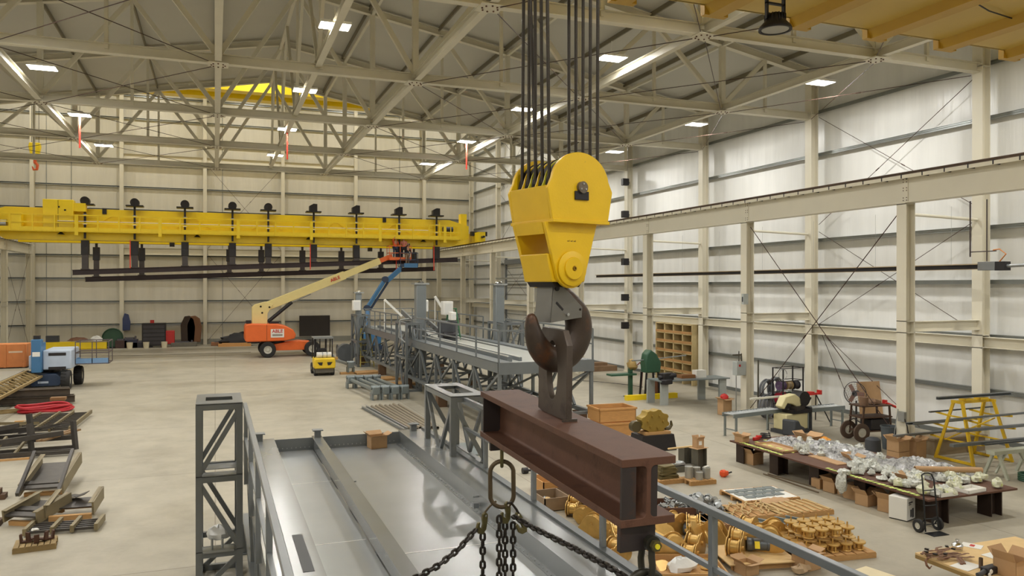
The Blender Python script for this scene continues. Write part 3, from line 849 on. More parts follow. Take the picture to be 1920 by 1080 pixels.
# handrails
def rail(x, ys, y_end, z0, side, w=.065):
    part('top_rail', MB().bar((x,Y0,DZ+1.0),(x,y_end,DZ+1.0), w,w), bevel=.006)
    part('mid_rail', MB().bar((x,Y0,DZ+.5),(x,y_end,DZ+.5), .045,.045))
    for y in ys: part('rail_post', MB().bar((x+side*.0,y,z0),(x,y,DZ+.97), .06,.06))
rail(.47, [-2.5,-.4,1.6,3.6,5.6,7.6,9.6,11.6,13.5], 13.9, DZ-.25, -1)
rail(4.12, [-2.3,-.2,1.8,3.8,5.82,7.92,9.98,12.05], 13.2, DZ-.05, 1)
part('rail_box', MB().box(.53,.58,9.0,9.12,DZ+.55,DZ+.64), galv)
# towers beside the deck: own legs, so things of their own
def tower(label, x0, x1, y0, y1, top, tiers, m=grey_steel, leg=.10, plate=True, name='steel_tower', group=None, side_diag=True, zb=0.0, sh=None, zs=None, par=1):
    t = thing(name, label, 'steel tower', ((x0+x1)/2,(y0+y1)/2,0), 0, group)
    hx, hy = (x1-x0)/2-leg/2, (y1-y0)/2-leg/2
    def P(n, mb): mb.build(n, m, t)
    for sx in (-1,1):
        for sy in (-1,1):
            P('leg', MB().box(sx*hx-leg/2,sx*hx+leg/2,sy*hy-leg/2,sy*hy+leg/2,zb,top-.01))
    zs = zs or [zb+(top-zb)*k/tiers for k in range(tiers+1)]
    for k, z in enumerate(zs):
        f = MB()
        e_ = leg/2-.006
        for sy in (-1,1): f.box(-hx,hx,sy*hy-e_,sy*hy+e_,max(zb,z-.10),max(z-.012,zb+.1))
        for sx in (-1,1): f.box(sx*hx-e_,sx*hx+e_,-hy,hy,max(zb,z-.10),max(z-.014,zb+.1))
        P('ring_frame', f)
        if plate and k > 0:
            P('cover_plate', MB().box(-hx-leg/2,hx+leg/2,-hy-leg/2,-hy+(.32 if k == tiers else .24),z,z+.012))
        if plate and k == tiers:
            P('cover_plate', MB().box(-hx-leg/2,hx+leg/2,hy-.38,hy+leg/2,z,z+.012)); P('cover_plate', MB().box(-hx-leg/2,-hx+.1,-hy+.32,hy-.38,z,z+.012)); P('cover_plate', MB().box(hx-.1,hx+leg/2,-hy+.32,hy-.38,z,z+.012))
        if plate and k == tiers-1: P('shelf_plate', MB().box(-hx,hx,hy-.5,hy,z-.04,z-.03))
    for k in range(tiers):
        a, b = zs[k]+.02, zs[k+1]-.1
        if (b-a) < .3: continue
        fl_ = (k+par) % 2
        for sy in (-1,1):
            p, q = ((-hx,sy*hy,a),(hx,sy*hy,b)) if not fl_ else ((hx,sy*hy,a),(-hx,sy*hy,b))
            P('diagonal', MB().bar(p,q,.075,.06, up=(0,1,0)))
        if side_diag:
            for sx in (-1,1):
                n = max(1, round((y1-y0)/.75))
                for j in range(n):
                    ya, yb = -hy+2*hy*j/n, -hy+2*hy*(j+1)/n
                    p, q = ((sx*hx,ya,a),(sx*hx,yb,b)) if j % 2 else ((sx*hx,ya,b),(sx*hx,yb,a))
                    P('diagonal', MB().bar(p,q,.07,.06, up=(1,0,0)))
    return t
tower('grey steel tower left of the foreground deck, a white bag on its low shelf', -.30, .43, 13.75, 15.0, 3.13, 3, zs=[0,.70,1.94,3.13], par=0)
tower('grey box-frame tower at the right side of the foreground deck, beyond its handrail', 3.86, 4.55, 13.15, 15.0, 3.13, 3, zs=[0,.70,1.94,3.13], par=1)
bag_m = mat('white_plastic_bag', (226,226,222), .35, 0, .04, 6, bump=.3, bscale=14)
o = MB().blob((0,0,.12),(.17,.15,.16), 3, 14, .18).build('white_bag', bag_m, loc=(.05,14.0,.78)); tag(o, 'white plastic bag lying on the low shelf of the left tower', 'bag')
o = MB().box(-.24,.24,-.12,.12,0,.03).tube((-.1,0,.03),(-.1,0,.2),.02,8).tube((.06,0,.03),(.06,0,.2),.02,8).build('bracket_assembly', galv, loc=(.05,13.80,.70)); tag(o,'galvanised bracket with two studs on the low shelf of the left tower','bracket')
# open carton standing on the deck
def carton(name, label, loc, s, rz=0, flaps=True, m=None, group=None, sealed=False, open_=.7, lab=None):
    t = thing(name, label, 'box', loc, rz, group); m = m or card; x, y, z = s[0]/2, s[1]/2, s[2]
    w = .006 if max(s) < .6 else .012
    b = MB()
    if sealed: b.box(-x,x,-y,y,0,z)
    else:
        b.box(-x,x,-y,y,0,w).box(-x,x,-y,-y+w,0,z).box(-x,x,y-w,y,0,z).box(-x,-x+w,-y,y,0,z).box(x-w,x,-y,y,0,z)
    b.build('body', m, t)
    if flaps and not sealed:
        fh = min(s[0],s[1])*.45
        for k, (c, ax) in enumerate((((0,-y),0),((0,y),0),((-x,0),1),((x,0),1))):
            a = open_+.25*((k*37)%5-2)/2
            if ax == 0:
                sg = -1 if c[1] < 0 else 1
                MB().bar((0,c[1],z),(0,c[1]+sg*fh*math.cos(a),z+fh*math.sin(a)), 2*x*.96, w*.8, up=(0,0,1)).build('flap', m, t)
            else:
                sg = -1 if c[0] < 0 else 1
                MB().bar((c[0],0,z),(c[0]+sg*fh*math.cos(a),0,z+fh*math.sin(a)), 2*y*.96, w*.8, up=(0,0,1)).build('flap', m, t)
    if lab: MB().box(-x*.5,x*.35,-y-.002,-y,z*.35,z*.8).build('paper_label', white_pl, t)
    return t
pb = fl(703,835,DZ-.25); pb.y = min(pb.y, Y1-.36)
carton('cardboard_box', 'small open cardboard box standing alone on the grey deck', pb, (.33,.27,.24), .15, open_=.55)

# ================================================================ near overhead crane (top right)
cr = thing('overhead_crane', 'yellow overhead crane bridge crossing the top right corner', 'overhead crane', (0,0,0))
ZB = 9.08
cy_ = mat('crane_yellow_shaded_underside', (202,172,84), .45, 0, .04, 1.5)  # crane yellow with the shade of the underside put into the colour
MB().box(-13.4,19.3,3.6,9.42,ZB,ZB+.02).build('walkway_plate', cy_, cr)
MB().box(-13.4,19.3,9.40,9.44,ZB,ZB+.16).build('edge_angle', cy_, cr)
ribm = mat('crane_yellow_shaded_rib', (190,150,40), .42, 0, .05, 3)  # crane yellow again, rib shading painted in as a darker orange tone
x = -12.78
while x < 19.1:
    m = MB().prism([(x-.19,ZB),(x-.12,ZB-.13),(x+.12,ZB-.13),(x+.19,ZB)], 5.4, RM(t=(0,6.72,0)))
    m.box(x-.2,x+.2,9.42,9.52,ZB-.13,ZB+.05)
    m.build('stiffening_rib', ribm, cr)
    x += 1.5
MB().box(-13.4,19.3,3.6,4.9,ZB+.02,ZB+1.5).box(-13.4,19.3,7.2,8.0,ZB+.02,ZB+1.5).build('girder', yellow, cr)
MB().box(19.55,20.1,2.6,10.2,8.60,9.3).build('end_truck', yellow, cr)
MB().box(-14.1,-13.5,2.6,10.2,8.60,9.3).build('end_truck', yellow, cr)
MB().box(19.25,19.6,3.6,9.4,8.95,9.4).box(-13.55,-13.35,3.6,9.4,8.95,9.4).build('end_tie', yellow, cr)
MB().box(1.7,3.5,5.1,6.9,ZB-.02,ZB+.9).build('hoist_trolley', yellow, cr)
p = Vector((9.9,7.9,ZB)); MB().sweep([p+Vector((0,0,-.03)), p+Vector((.5,.15,-.05)), p+Vector((1.2,.3,-.03))], .01, 6).build('cable', black, cr)
lp = dep(1453, 46, 8.9)
sp = thing('floodlight', 'black round floodlight hanging under the yellow crane bridge', 'lamp', lp)
MB().lathe([(.0,.12),(.07,.12),(.10,.08),(.12,.03),(.175,-.03),(.185,-.05),(.185,-.07),(.16,-.07),(.15,-.05),(0,-.045)], 40).build('housing', black, sp)
fins = MB()
for k in range(20):
    a = 2*PI*k/20; fins.cbox((.085*math.cos(a),.085*math.sin(a),.065),(.07,.006,.09), a)
fins.build('cooling_fins', black, sp)
MB().tube((0,0,-.062),(0,0,-.055), .15, 32).build('lens', mat('clear_lamp_glass',(190,188,176),.12,0,.02), sp)
hgt = ZB-lp.z
MB().box(-.13,-.105,-.02,.02,.05,hgt).box(.105,.13,-.02,.02,.05,hgt).box(-.13,.13,-.02,.02,.22,.24).build('bracket', black, sp)
# ================================================================ far overhead crane with hanging twin beams
fc = thing('overhead_crane', 'long yellow overhead crane bridge across the far end of the hall', 'overhead crane', (0,60.3,8.2))
def FP(n, mb, m=yellow, par=fc, **k): return mb.build(n, m, par, **k)
X0, X1 = -14.2, 19.2
m = MB().box(X0+1.2,X1-1.6,0,.9,0,2.15); FP('front_girder', m)
FP('rear_girder', MB().box(X0+1.2,X1-1.6,3.6,4.5,0,2.15))
FP('girder_end', MB().prism([(X1-1.6,0),(X1,.75),(X1,1.7),(X1-1.6,2.15)], .9, RM(t=(0,.45,0))))
FP('girder_end', MB().prism([(X0+1.2,0),(X0,.75),(X0,1.7),(X0+1.2,2.15)], .9, RM(t=(0,.45,0))))
for x in (-13.8, 19.8):
    FP('end_truck', MB().box(x-.28,x+.28,-1.6,6.1,.36,1.15))
    for y in (-1.1,.3,4.2,5.6): FP('truck_wheel', MB().tube((x-.09,y,.58),(x+.09,y,.58), .22, 20), black)
FP('buffer', MB().tube((19.8,-1.6,.75),(19.8,-2.1,.75), .09, 12), black)
FP('end_bumper', MB().box(19.25,20.6,-.55,-.15,.9,1.25), black)
FP('girder_post', MB().box(X1-.6,X1-.1,.2,.8,1.7,2.7))
# walkway in front
wk = MB().box(X0+.2,X1-.9,-1.0,0,.50,.56).box(X0+.2,X1-.9,-1.02,-.99,.56,.80)
FP('walkway', wk)
FP('walkway_underside', MB().prism([(X0+1.2,.48),(X1-2.2,.48),(X1-2.9,.02),(X0+1.8,.02)], .03, RM(t=(0,-.01,0))))
for z in (1.10,1.62): FP('handrail', MB().bar((X0+.2,-1.0,z),(X1-.9,-1.0,z), .07,.07))
FP('cable_tray', MB().bar((-9.8,-.94,1.22),(X1-3.5,-.94,1.22), .08,.04), white_pl)
x = X0+.4; k = 0
while x < X1-.9:
    big = k % 4 == 0
    FP('rail_post', MB().box(x-(.11 if big else .045),x+(.11 if big else .045),-1.06,-.98,.28 if big else .5,1.66)); x += 1.28; k += 1
FP('walkway_gate', MB().bar((X1-2.7,-1.0,.6),(X1-2.7,-1.0,1.9),.1).bar((X1-.9,-1.0,.6),(X1-.9,-1.0,1.9),.1).bar((X1-1.8,-1.0,.6),(X1-1.8,-1.0,1.6),.06))
FP('drive_motor', MB().tube((X1-2.3,-.5,1.35),(X1-1.5,-.5,1.35), .22, 18), mat('motor_dark_blue',(40,48,66),.5))
# wind braces on the girder face
for xc in (-6.6,-1.4,3.6,8.6,13.2):
    FP('girder_brace', MB().bar((xc-1.1,-.03,1.0),(xc,-.03,1.75),.05,.03).bar((xc+1.1,-.03,1.0),(xc,-.03,1.75),.05,.03))
# electrical cabinets at the left end
xa = aty(80,430,59.4).x; xb = aty(138,430,59.4).x
cb = FP('electric_cabinet', MB().box(xa,xb,-.9,-.05,.56,2.65), bevel=.03)
MB().box((xa+xb)/2-.01,(xa+xb)/2+.01,-.91,-.9,.6,2.6).build('door_gap', grease, cb)
MB().box(xa+.9,xa+1.0,-.92,-.9,2.1,2.2).box(xa+1.25,xa+1.37,-.92,-.9,1.9,2.0).build('cabinet_handle', grease, cb)
FP('cabinet_hood', MB().box(xb,xb+.7,-.85,-.05,1.9,2.45))
FP('operator_panel', MB().box(xa-1.9,xa-1.2,-1.0,-.4,.56,1.7))
FP('motor', MB().tube((xa-3.4,-.5,1.25),(xa-2.7,-.5,1.25),.3,18), mat('motor_dark_blue',(40,48,66),.5))
FP('drum', MB().tube((xa-2.9,-.6,.95),(xa-2.1,-.6,.95),.26,18), galv)
for (u,v) in ((196,396),(721,412)):
    p = aty(u,v,60.2); FP('junction_box', MB().box(p.x-.13,p.x+.13,-.12,0,p.z-8.2-.2,p.z-8.2+.2), black)
for (u,v) in ((115,438),(370,443),(579,450),(793,457)):
    p = aty(u,v,59.9)
    fx = MB().lathe([(0,.16),(.08,.16),(.10,.08),(.24,-.04),(0,-.04)], 20, RM(t=(p.x,-.5,.38))); FP('work_light', fx, black)
for (u,v) in ((323,459),(693,468)):
    p = aty(u,v,63.9); FP('limit_box', MB().box(p.x-.17,p.x+.17,3.3,3.6,p.z-8.2-.15,p.z-8.2+.15), black)
# hanging columns and twin beams
ang = mat('brown_black_beam', (58,46,46), .5, .3, .1)
colm = mat('hanger_column_grey', (72,66,64), .5, .3, .1)
def tilted(name, uL, vL, uR, vR, y, label):
    p, q = aty(uL,vL,y), aty(uR,vR,y)
    t = thing(name, label, 'beam', p)
    MB().ibeam((0,0,0), q-p, .36, .30, .03, .02).build('beam', ang, t)
    return p, q
pA, qA = tilted('suspended_beam', 136, 511, 858, 487, 60.0, 'upper of the two dark beams hung below the far yellow crane, its left end farther left')
pB, qB = tilted('suspended_beam', 160, 524, 815, 504, 64.0, 'lower of the two dark beams hung below the far yellow crane, starting just right')
# front hangers: drum on top of the girder, strap down its face, column below
fpos = [160,253,347,436,503,588,668,748,818]
for i, u in enumerate(fpos):
    p = aty(u, 430, 60.0); zt = 8.2
    zb = pA.z+(qA.z-pA.z)*(p.x-pA.x)/(qA.x-pA.x)+.18
    t = thing('beam_hanger', 'dark hanger with round head strapped over the far crane, '+['first','second','third','fourth','fifth','sixth','seventh','eighth','ninth'][i]+' from the left', 'hanger', (p.x,60.0,zt), 0, 'front beam hangers')
    MB().box(-.55,.55,-.3,.5,2.37,2.47).build('saddle_plate', black, t)
    if i < 5: MB().tube((0,-.22,2.66),(0,.35,2.66),.29,20).box(-.25,.25,-.2,.3,2.45,2.62).build('drum_head', black, t)
    else: MB().prism([(-.32,2.45),(.25,2.45),(.25,3.0),(-.02,3.02),(-.32,2.85)],.5).build('drum_head', black, t)
    MB().box(-.07,.07,-.14,-.06,.1,2.4).build('strap', black, t)
    for z in (1.7,1.05): MB().box(-.12,.12,-.17,-.05,z,z+.06).build('strap_clip', galv if z>1.5 else white_pl, t)
    MB().box(-.24,.24,-.22,.22,-1.0,-.02).build('jack_housing', black, t, bevel=.02)
    if zb-zt < -1.02: MB().box(-.19,.19,-.18,.18,zb-zt,-1.0).box(-.26,.26,-.24,.24,zb-zt,zb-zt+.05).build('column', colm, t)
    if i in (1,5,7,8): MB().box(-.3,-.24,-.3,-.25,-1.9,.05).build('red_tie', mat('red_streamer',(225,70,50),.6) if 'red_streamer' not in MATS else MATS['red_streamer'], t)
for i, u in enumerate([181,266,430,490,567,640,714,776]):
    p = aty(u, 455, 64.0); zt = 8.2
    zb = pB.z+(qB.z-pB.z)*(p.x-pB.x)/(qB.x-pB.x)+.18
    t = thing('beam_hanger', 'dark hanger column behind the front row below the far crane, '+['first','second','third','fourth','fifth','sixth','seventh','eighth'][i]+' from the left', 'hanger', (p.x,64.0,zt), 0, 'rear beam hangers')
    MB().tube((0,0,-.02),(0,0,-.3),.09,12).build('rod_end', black, t)
    MB().box(-.22,.22,-.2,.2,-1.25,-.3).build('jack_housing', black, t, bevel=.02)
    MB().box(-.17,.17,-.16,.16,zb-zt,-1.25).box(-.26,.26,-.24,.24,zb-zt,zb-zt+.05).build('column', colm, t)
# high crane of the tall bay and its small hook
hc = thing('overhead_crane', 'bright yellow crane girder high up in the tall far bay, seen under the roof edge', 'overhead crane', (0,61.5,19.6))
MB().box(XL+1.1,XR-1.1,0,1.0,0,2.2).build('girder', yellow, hc)
MB().box(XL+1.1,XR-1.1,2.6,3.6,0,2.2).build('girder', yellow, hc)
MB().box(XR-1.1,XR-.72,-1,4.6,.2,1.2).box(XL+.72,XL+1.1,-1,4.6,.2,1.2).build('end_truck', yellow, hc)
for x, w in ((XR-.9,'right'),(XL+.9,'left')):
    o = MB().box(x-.2,x+.2,YLOW+.6,YF-.6,19.2,19.78).build('runway_beam', cream); tag(o,'high cream runway beam in the tall far bay, '+w+' side','beam')
hp_ = aty(66, 268, 57.0)
kh = thing('crane_hook', 'small yellow hook block with red-orange hook hanging at the upper left', 'crane hook', hp_)
kh_s = MB(); kh_s.prism([(-.3,0),(.3,0),(.34,-.25),(.2,-1.0),(-.2,-1.0),(-.34,-.25)], .35); kh_s.build('block', yellow, kh, bevel=.04)
MB().sweep([(0,0,-1.0),(0,0,-1.25),(.14,0,-1.4),(.1,0,-1.68),(-.08,0,-1.7),(-.16,0,-1.5)], [.1,.1,.09,.09,.07,.03], 10).build('hook', mat('hook_orange',(210,90,40),.5), kh)
MB().tube((-.18,0,0),(-.18,0,21.7-hp_.z),.015,6).build('rope', ropem, kh); MB().tube((.22,0,0),(.22,0,21.7-hp_.z),.015,6).build('rope', ropem, kh)

# ================================================================ far steel deck structure (same kind as the foreground one)
fx0, fx1, fy0, fy1 = 8.84, 12.4, 24.5, 51.5
fd = thing('steel_deck_frame', 'assembled grey trussed deck structure standing in the middle distance', 'steel structure', (fx0,fy0,0))
WX, LY = fx1-fx0, fy1-fy0
gs2 = mat('grey_structure_paint', (112,117,119), .4, .25, .05, 3)
def D(n, mb, m=gs2, **k): return mb.build(n, m, fd, **k)
D('deck_plate', MB().box(.55,WX-.5,.1,LY,2.42,2.45), mat('pale_deck_top',(176,178,172),.35,.1,.04,2))
for x in (0,WX-.55):
    D('side_beam', MB().box(x,x+.55,0,LY,2.49,2.50).box(x,x+.02,0,LY,2.15,2.5).box(x+.53,x+.55,0,LY,2.3,2.49))
D('end_beam', MB().box(0,WX,-.02,.05,2.1,2.5))
D('deck_channel', MB().box(.62,.80,.8,LY-3,2.45,2.62).box(1.1,1.2,.9,13,2.45,2.58))
D('white_strip', MB().box(.62,.66,.8,13,2.62,2.66).box(1.1,1.14,.9,13,2.58,2.61), white_pl)
for x in (.07,WX-.07):
    D('bottom_chord', MB().bar((x,.05,.65),(x,LY,.65),.14,.14))
    n = 10
    for k in range(n+1):
        y = .08+(LY-.16)*k/n
        D('truss_post', MB().bar((x,y,.7),(x,y,2.15),.11,.11))
        if k < n:
            y2_ = .08+(LY-.16)*(k+1)/n; ym = (y+y2_)/2
            D('truss_diagonal', MB().bar((x,y,2.12),(x,ym,.7) if k%2 else (x,y2_,.7),.09,.08,up=(1,0,0)))
            D('truss_diagonal', MB().bar((x,y2_,2.12),(x,ym,.7) if k%2 else (x,ym,.72),.09,.08,up=(1,0,0)))
for k in range(11):
    y = .1+(LY-.2)*k/10
    D('cross_member', MB().bar((.1,y,.65),(WX-.1,y,.65),.1,.1))
    D('cross_diagonal', MB().bar((.1,y,.7),(WX-.1,y,2.1),.07,.07,up=(0,1,0)))
D('floor_diagonal', MB().bar((.1,.1,.65),(WX-.1,5.4,.65),.08,.08))
for k in range(5):
    y = 1+ (LY-2)*k/4
    for x in (.07, WX-.07): D('support_block', MB().box(x-.2,x+.2,y-.2,y+.2,0,.58), mat('timber_block',(96,72,50),.8))
def frail(x, y0, y1, n, z=2.5):
    D('top_rail', MB().bar((x,y0,z+1.07),(x,y1,z+1.07),.06,.06)); D('mid_rail', MB().bar((x,y0,z+.55),(x,y1,z+.55),.045,.045))
    for k in range(n+1): D('rail_post', MB().bar((x,y0+(y1-y0)*k/n,z-.05),(x,y0+(y1-y0)*k/n,z+1.07),.055,.055))
frail(.03,.05,12.2,5); frail(.03,15.5,24.8,6); frail(WX-.03,.05,8.8,4); frail(WX-.03,12.0,26.8,7)
D('cross_rail', MB().bar((.03,.05,3.57),(1.2,.05,3.57),.05).bar((.03,26.9,3.57),(WX,26.9,3.57),.05).bar((.03,26.9,3.1),(WX,26.9,3.1),.04))
D('curved_guard', MB().sweep([(-.12,12.3,3.5),(-.5,12.5,3.45),(-.55,12.6,2.6),(-.2,12.4,2.3)], .04, 8), galv)
twf = lambda lab, x0, x1, y0, y1, tp: tower(lab, x0, x1, y0, y1, tp, 2, gs2, .12, True, 'steel_tower', 'towers of the far deck structure')
twf('near left grey tower of the far trussed deck, topped by a tall grey pillar', 8.5, 9.3, 36.6, 38.9, 3.3)
twf('far left grey tower of the far trussed deck, beside the forklift', 8.3, 9.1, 49.0, 51.4, 3.25)
twf('right-hand grey tower of the far trussed deck, with a pale sheet on top', 12.5, 13.5, 34.0, 36.2, 3.35)
pil = mat('pillar_grey', (124,130,132), .35, .2, .04)
def pillar(u, vt, vb, y, w, label, x=None):
    p = aty(u, vb, y); q = aty(u, vt, y)
    t = thing('jack_pillar', label, 'pillar', (p.x,y,p.z))
    h = q.z-p.z
    MB().box(-w/2,w/2,-w/2,w/2,-max(0,p.z-.75),h-.18).build('shaft', pil, t, bevel=.03)
    MB().box(-w/2-.12,w/2+.12,-w/2-.08,w/2+.08,h-.2,h-.12).build('cap_plate', galv, t)
    MB().lathe([(.0,h),(.12,h-.02),(.2,h-.1),(.1,h-.16),(.0,h-.18)], 14).build('dome', chrome, t)
pillar(788, 526, 603, 38.0, .50, 'tall grey jack pillar on the near left tower, the clearest of the three')
pillar(672, 544, 584, 50.2, .36, 'short grey jack pillar on the far left tower above the white cabinet')
pillar(935, 527, 601, 35.1, .44, 'grey jack pillar on the right-hand tower, partly behind the yellow block')
def cab(u, v0, v1, y, w, label, m=white_pl):
    p = aty(u, v1, y); q = aty(u, v0, y)
    t = thing('white_cabinet', label, 'cabinet', (p.x,y,p.z)); h = q.z-p.z
    MB().box(-w/2,w/2,-.25,.25,0,h).build('body', m, t, bevel=.02)
    MB().box(-w/2+.06,w/2-.06,-.262,-.25,.06,h-.1).box(-.1,.1,-.268,-.25,h-.16,h-.12).build('door', mat('cabinet_door',(216,216,212),.4), t)
cab(668, 563, 582, 50.0, .48, 'white cabinet on the far left tower')
cab(838, 565, 590, 36.5, .48, 'larger white cabinet standing on a dark machine on the far deck')
cab(848, 585, 600, 35.4, .25, 'smaller white box in front of the larger white cabinet on the far deck')
cab(797, 562, 584, 42.0, .25, 'white box partly hidden behind the tall grey jack pillar')
p = aty(846, 622, 35.2)
t = thing('pump_unit', 'dark machine under the white cabinet on the far deck', 'machine', (p.x,35.9,2.46))
MB().box(-.35,.4,-.4,.4,0,.95).build('frame', darkgrey, t, bevel=.03); MB().tube((-.3,-.45,.3),(.3,-.45,.3),.14,12).build('motor', black, t)
def stepladder(loc, h, w, m, label, rz=0, n=5):
    t = thing('step_ladder', label, 'ladder', loc, rz)
    for s in (-1,1):
        MB().bar((s*w/2,-h*.28,0),(s*w*.32,0,h),.06,.03).build('rail', m, t); MB().bar((s*w/2,h*.28,0),(s*w*.32,0.02,h),.05,.03).build('rear_rail', m, t)
    for k in range(n):
        z = h*(k+.8)/(n+.6); f = 1-z/h
        MB().bar((-w*(.32+.18*f),-h*.28*f,z),(w*(.32+.18*f),-h*.28*f,z),.09,.03).build('step', m, t)
    MB().box(-w*.36,w*.36,-.1,.12,h-.02,h+.03).build('cap', m, t)
p = aty(815,607,37.0); stepladder((10.9,36.9,2.46), 1.5, .6, mat('ladder_green',(54,110,70),.5), 'green step ladder standing on the far deck beside the white cabinet')
p = fl(685,686); stepladder(p, 2.35, .85, mat('ladder_yellow_olive',(186,170,80),.5), 'yellow-olive step ladder in front of the far left tower', 0, 6)
for i,(u,v,dx) in enumerate(((737,578,.5),(826,574,.3))):
    p = aty(u,v,44.0 if i==0 else 39.0)
    o = MB().bar((-dx,0,.5),(dx,0,-.45),.12,.12).bar((-dx,0,.5),(-dx,0,-1.2),.04,.04).build('white_tube_lamp', white_pl, loc=p); tag(o, ['left','right'][i]+' white sloping conveyor tube above the far deck','tube')
# stair from the far deck (left part)
st = thing('deck_stair', 'grey stair and guard rails between the left towers of the far deck', 'stair', (fx0+.6,fy0+17,2.5))
MB().bar((0,0,1.2),(.2,-5.0,.1),.1,.25).build('stringer', gs2, st); MB().bar((.8,0,1.2),(1.0,-5.0,.1),.1,.25).build('stringer', gs2, st)
for k in range(8): MB().box(.05+.02*k,.95+.02*k,-.3-.6*k,-.05-.6*k,1.1-.13*k,1.13-.13*k).build('tread', gs2, st)

# ================================================================ orange boom lift
o1 = fl(500,668); o2 = fl(583,666)
ol = thing('boom_lift', 'orange telescopic boom lift with cream boom raised to the far crane', 'boom lift', ((o1.x+o2.x)/2, (o1.y+o2.y)/2, 0))
hw = (o2.x-o1.x)/2
def wheel(par, c, r, w, ax='y', m=rubber, hubm=None, n=28, lug=0):
    cx, cy_, cz = c; wm_ = hubm or mat('wheel_rim_pale',(190,186,172),.5)
    M = Matrix.Translation(c) @ (Matrix.Rotation(PI/2,4,'X') if ax == 'y' else Matrix.Rotation(PI/2,4,'Y'))
    wo = MB().lathe([(r*.5,-w/2),(r*.92,-w/2),(r,-w*.36),(r,w*.36),(r*.92,w/2),(r*.5,w/2)], n, M, loop=True)
    if lug:
        for k in range(lug):
            a = 2*PI*k/lug
            wo.add([M @ Matrix.Rotation(a,4,'Z') @ Vector(p) for p in [(r*.96,-.03,-w*.48),(r*.96,.03,-w*.48),(r*1.04,.03,-w*.48),(r*1.04,-.03,-w*.48),(r*.96,.03,w*.1),(r*.96,.09,w*.1),(r*1.04,.09,w*.1),(r*1.04,.03,w*.1)]],
                   [(0,1,2,3),(4,7,6,5),(0,4,5,1),(3,2,6,7),(0,3,7,4),(1,5,6,2)])
    wo = wo.build('wheel', m, par)
    MB().lathe([(0,-w*.46),(r*.2,-w*.46),(r*.25,-w*.3),(r*.5,-w*.42),(r*.5,w*.42),(r*.25,w*.3),(r*.2,w*.46),(0,w*.46)], n, M).build('rim', wm_, wo)
    return wo
for x in (-hw,hw):
    for y in (-1.0,1.0): wheel(ol, (x,y,.56), .56, .42)
ch = MB().prism([(-hw+.2,.45),(hw-.3,.45),(hw,.75),(hw-.1,1.05),(hw-.9,1.12),(-hw+1.0,1.0),(-hw+.1,.85)], 1.3); ch.build('chassis', orange, ol, bevel=.03)
MB().box(-hw-.1,-hw+.1,-1.0,1.0,.46,.66).box(hw-.1,hw+.1,-1,1,.46,.66).build('axle', black, ol)
MB().tube((-.9,0,.98),(-.9,0,1.22),.6,24).build('slew_ring', black, ol)
xl, xr_ = aty(458,630,o1.y).x-ol.location.x, aty(552,630,o1.y).x-ol.location.x
L_ = xr_-xl
hood = [(xl,1.25),(xl+.1,1.14),(xl+L_*.45,1.14),(xl+L_*.8,1.18),(xr_-.1,1.3),(xr_,1.6),(xr_-.2,1.95),(xr_-.7,2.22),(xr_-1.3,2.36),(xl+.5,2.42),(xl+.1,2.36),(xl,2.2)]
for s in (-1,1): MB().prism(hood, .85, RM(t=(0,s*.72,0))).build('engine_hood', orange, ol, bevel=.07)
MB().box(xl+L_*.42,xl+L_*.425,-1.16,-1.145,1.2,2.36).build('hood_gap', grease, ol)
sg = MB().box(xl+L_*.50,xl+L_*.76,-1.165,-1.15,1.42,2.02).build('sign_panel', white_pl, ol)
text('ABLE', .33, red, ol, Matrix.Translation((xl+L_*.63,-1.175,1.86)) @ Matrix.Rotation(PI/2,4,'X'))
MB().box(xl+L_*.53,xl+L_*.73,-1.172,-1.165,1.52,1.66).build('sign_lines', mat('grey_print',(150,140,130),.6), ol)
eb = MB().prism([(xl+.05,1.3),(xl-1.6,1.2),(xl-3.0,.72),(xl-2.9,.45),(xl-.2,.9)], .5); 
ew_ = aty(440,655,o1.y-0.4)
mst = aty(487,578,58.8)
tl = aty(735,479,60.6)
mx_ = mst.x-ol.location.x
MB().prism([(mx_-.55,2.2),(mx_+.50,2.2),(mx_+.52,3.1),(mx_+.9,3.75),(mx_+.4,3.95),(mx_-.35,3.75),(mx_-.55,3.55)], .55).build('boom_mast', boomcream, ol, bevel=.02)
def lc(p): return Vector(p)-ol.location
A = Vector((mx_+.1,0,3.45)); B = lc(aty(735,480,59.6)); dirb = (B-A)
c1 = A+dirb*.62
b1 = MB().bar(A-dirb.normalized()*.2, c1, .36,.62, up=(0,0,1)).build('boom_base_section', boomcream, ol, bevel=.02)
MB().bar(A+dirb*.5, A+dirb*.9, .28,.48).build('boom_fly_section', boomcream, ol)
MB().bar(A+dirb*.86, A+dirb*1.0, .2,.34).build('boom_tip', orange, ol)
ang_b = math.atan2(dirb.z, math.hypot(dirb.x,dirb.y)); az = math.atan2(dirb.y, dirb.x)
c2 = A+dirb*.545
text('ABLE', .34, red, ol, Matrix.Translation(c2+Vector((0,-.24,0))) @ Matrix.Rotation(az,4,'Z') @ Matrix.Rotation(-ang_b,4,'Y') @ Matrix.Rotation(PI/2,4,'X'))
MB().tube((mx_+.55,-.1,2.5), A+dirb*.22+Vector((0,-.1,-.42)), .13,14).build('lift_cylinder', black, ol)
MB().tube(A+dirb*.22+Vector((0,-.1,-.42)), A+dirb*.36+Vector((0,-.1,-.36)), .07,12).build('cylinder_rod', chrome, ol)
for dx, dz in ((.05,3.6),(.15,3.15),(.65,3.55)): MB().tube((mx_+dx,-.3,dz),(mx_+dx,-.27,dz),.07,10).build('pivot_pin', grease, ol)
MB().box(mx_-.95,mx_-.6,-.3,.1,2.4,2.62).box(mx_+.65,mx_+1.3,-.3,.3,2.38,2.52).build('roof_box', black, ol)
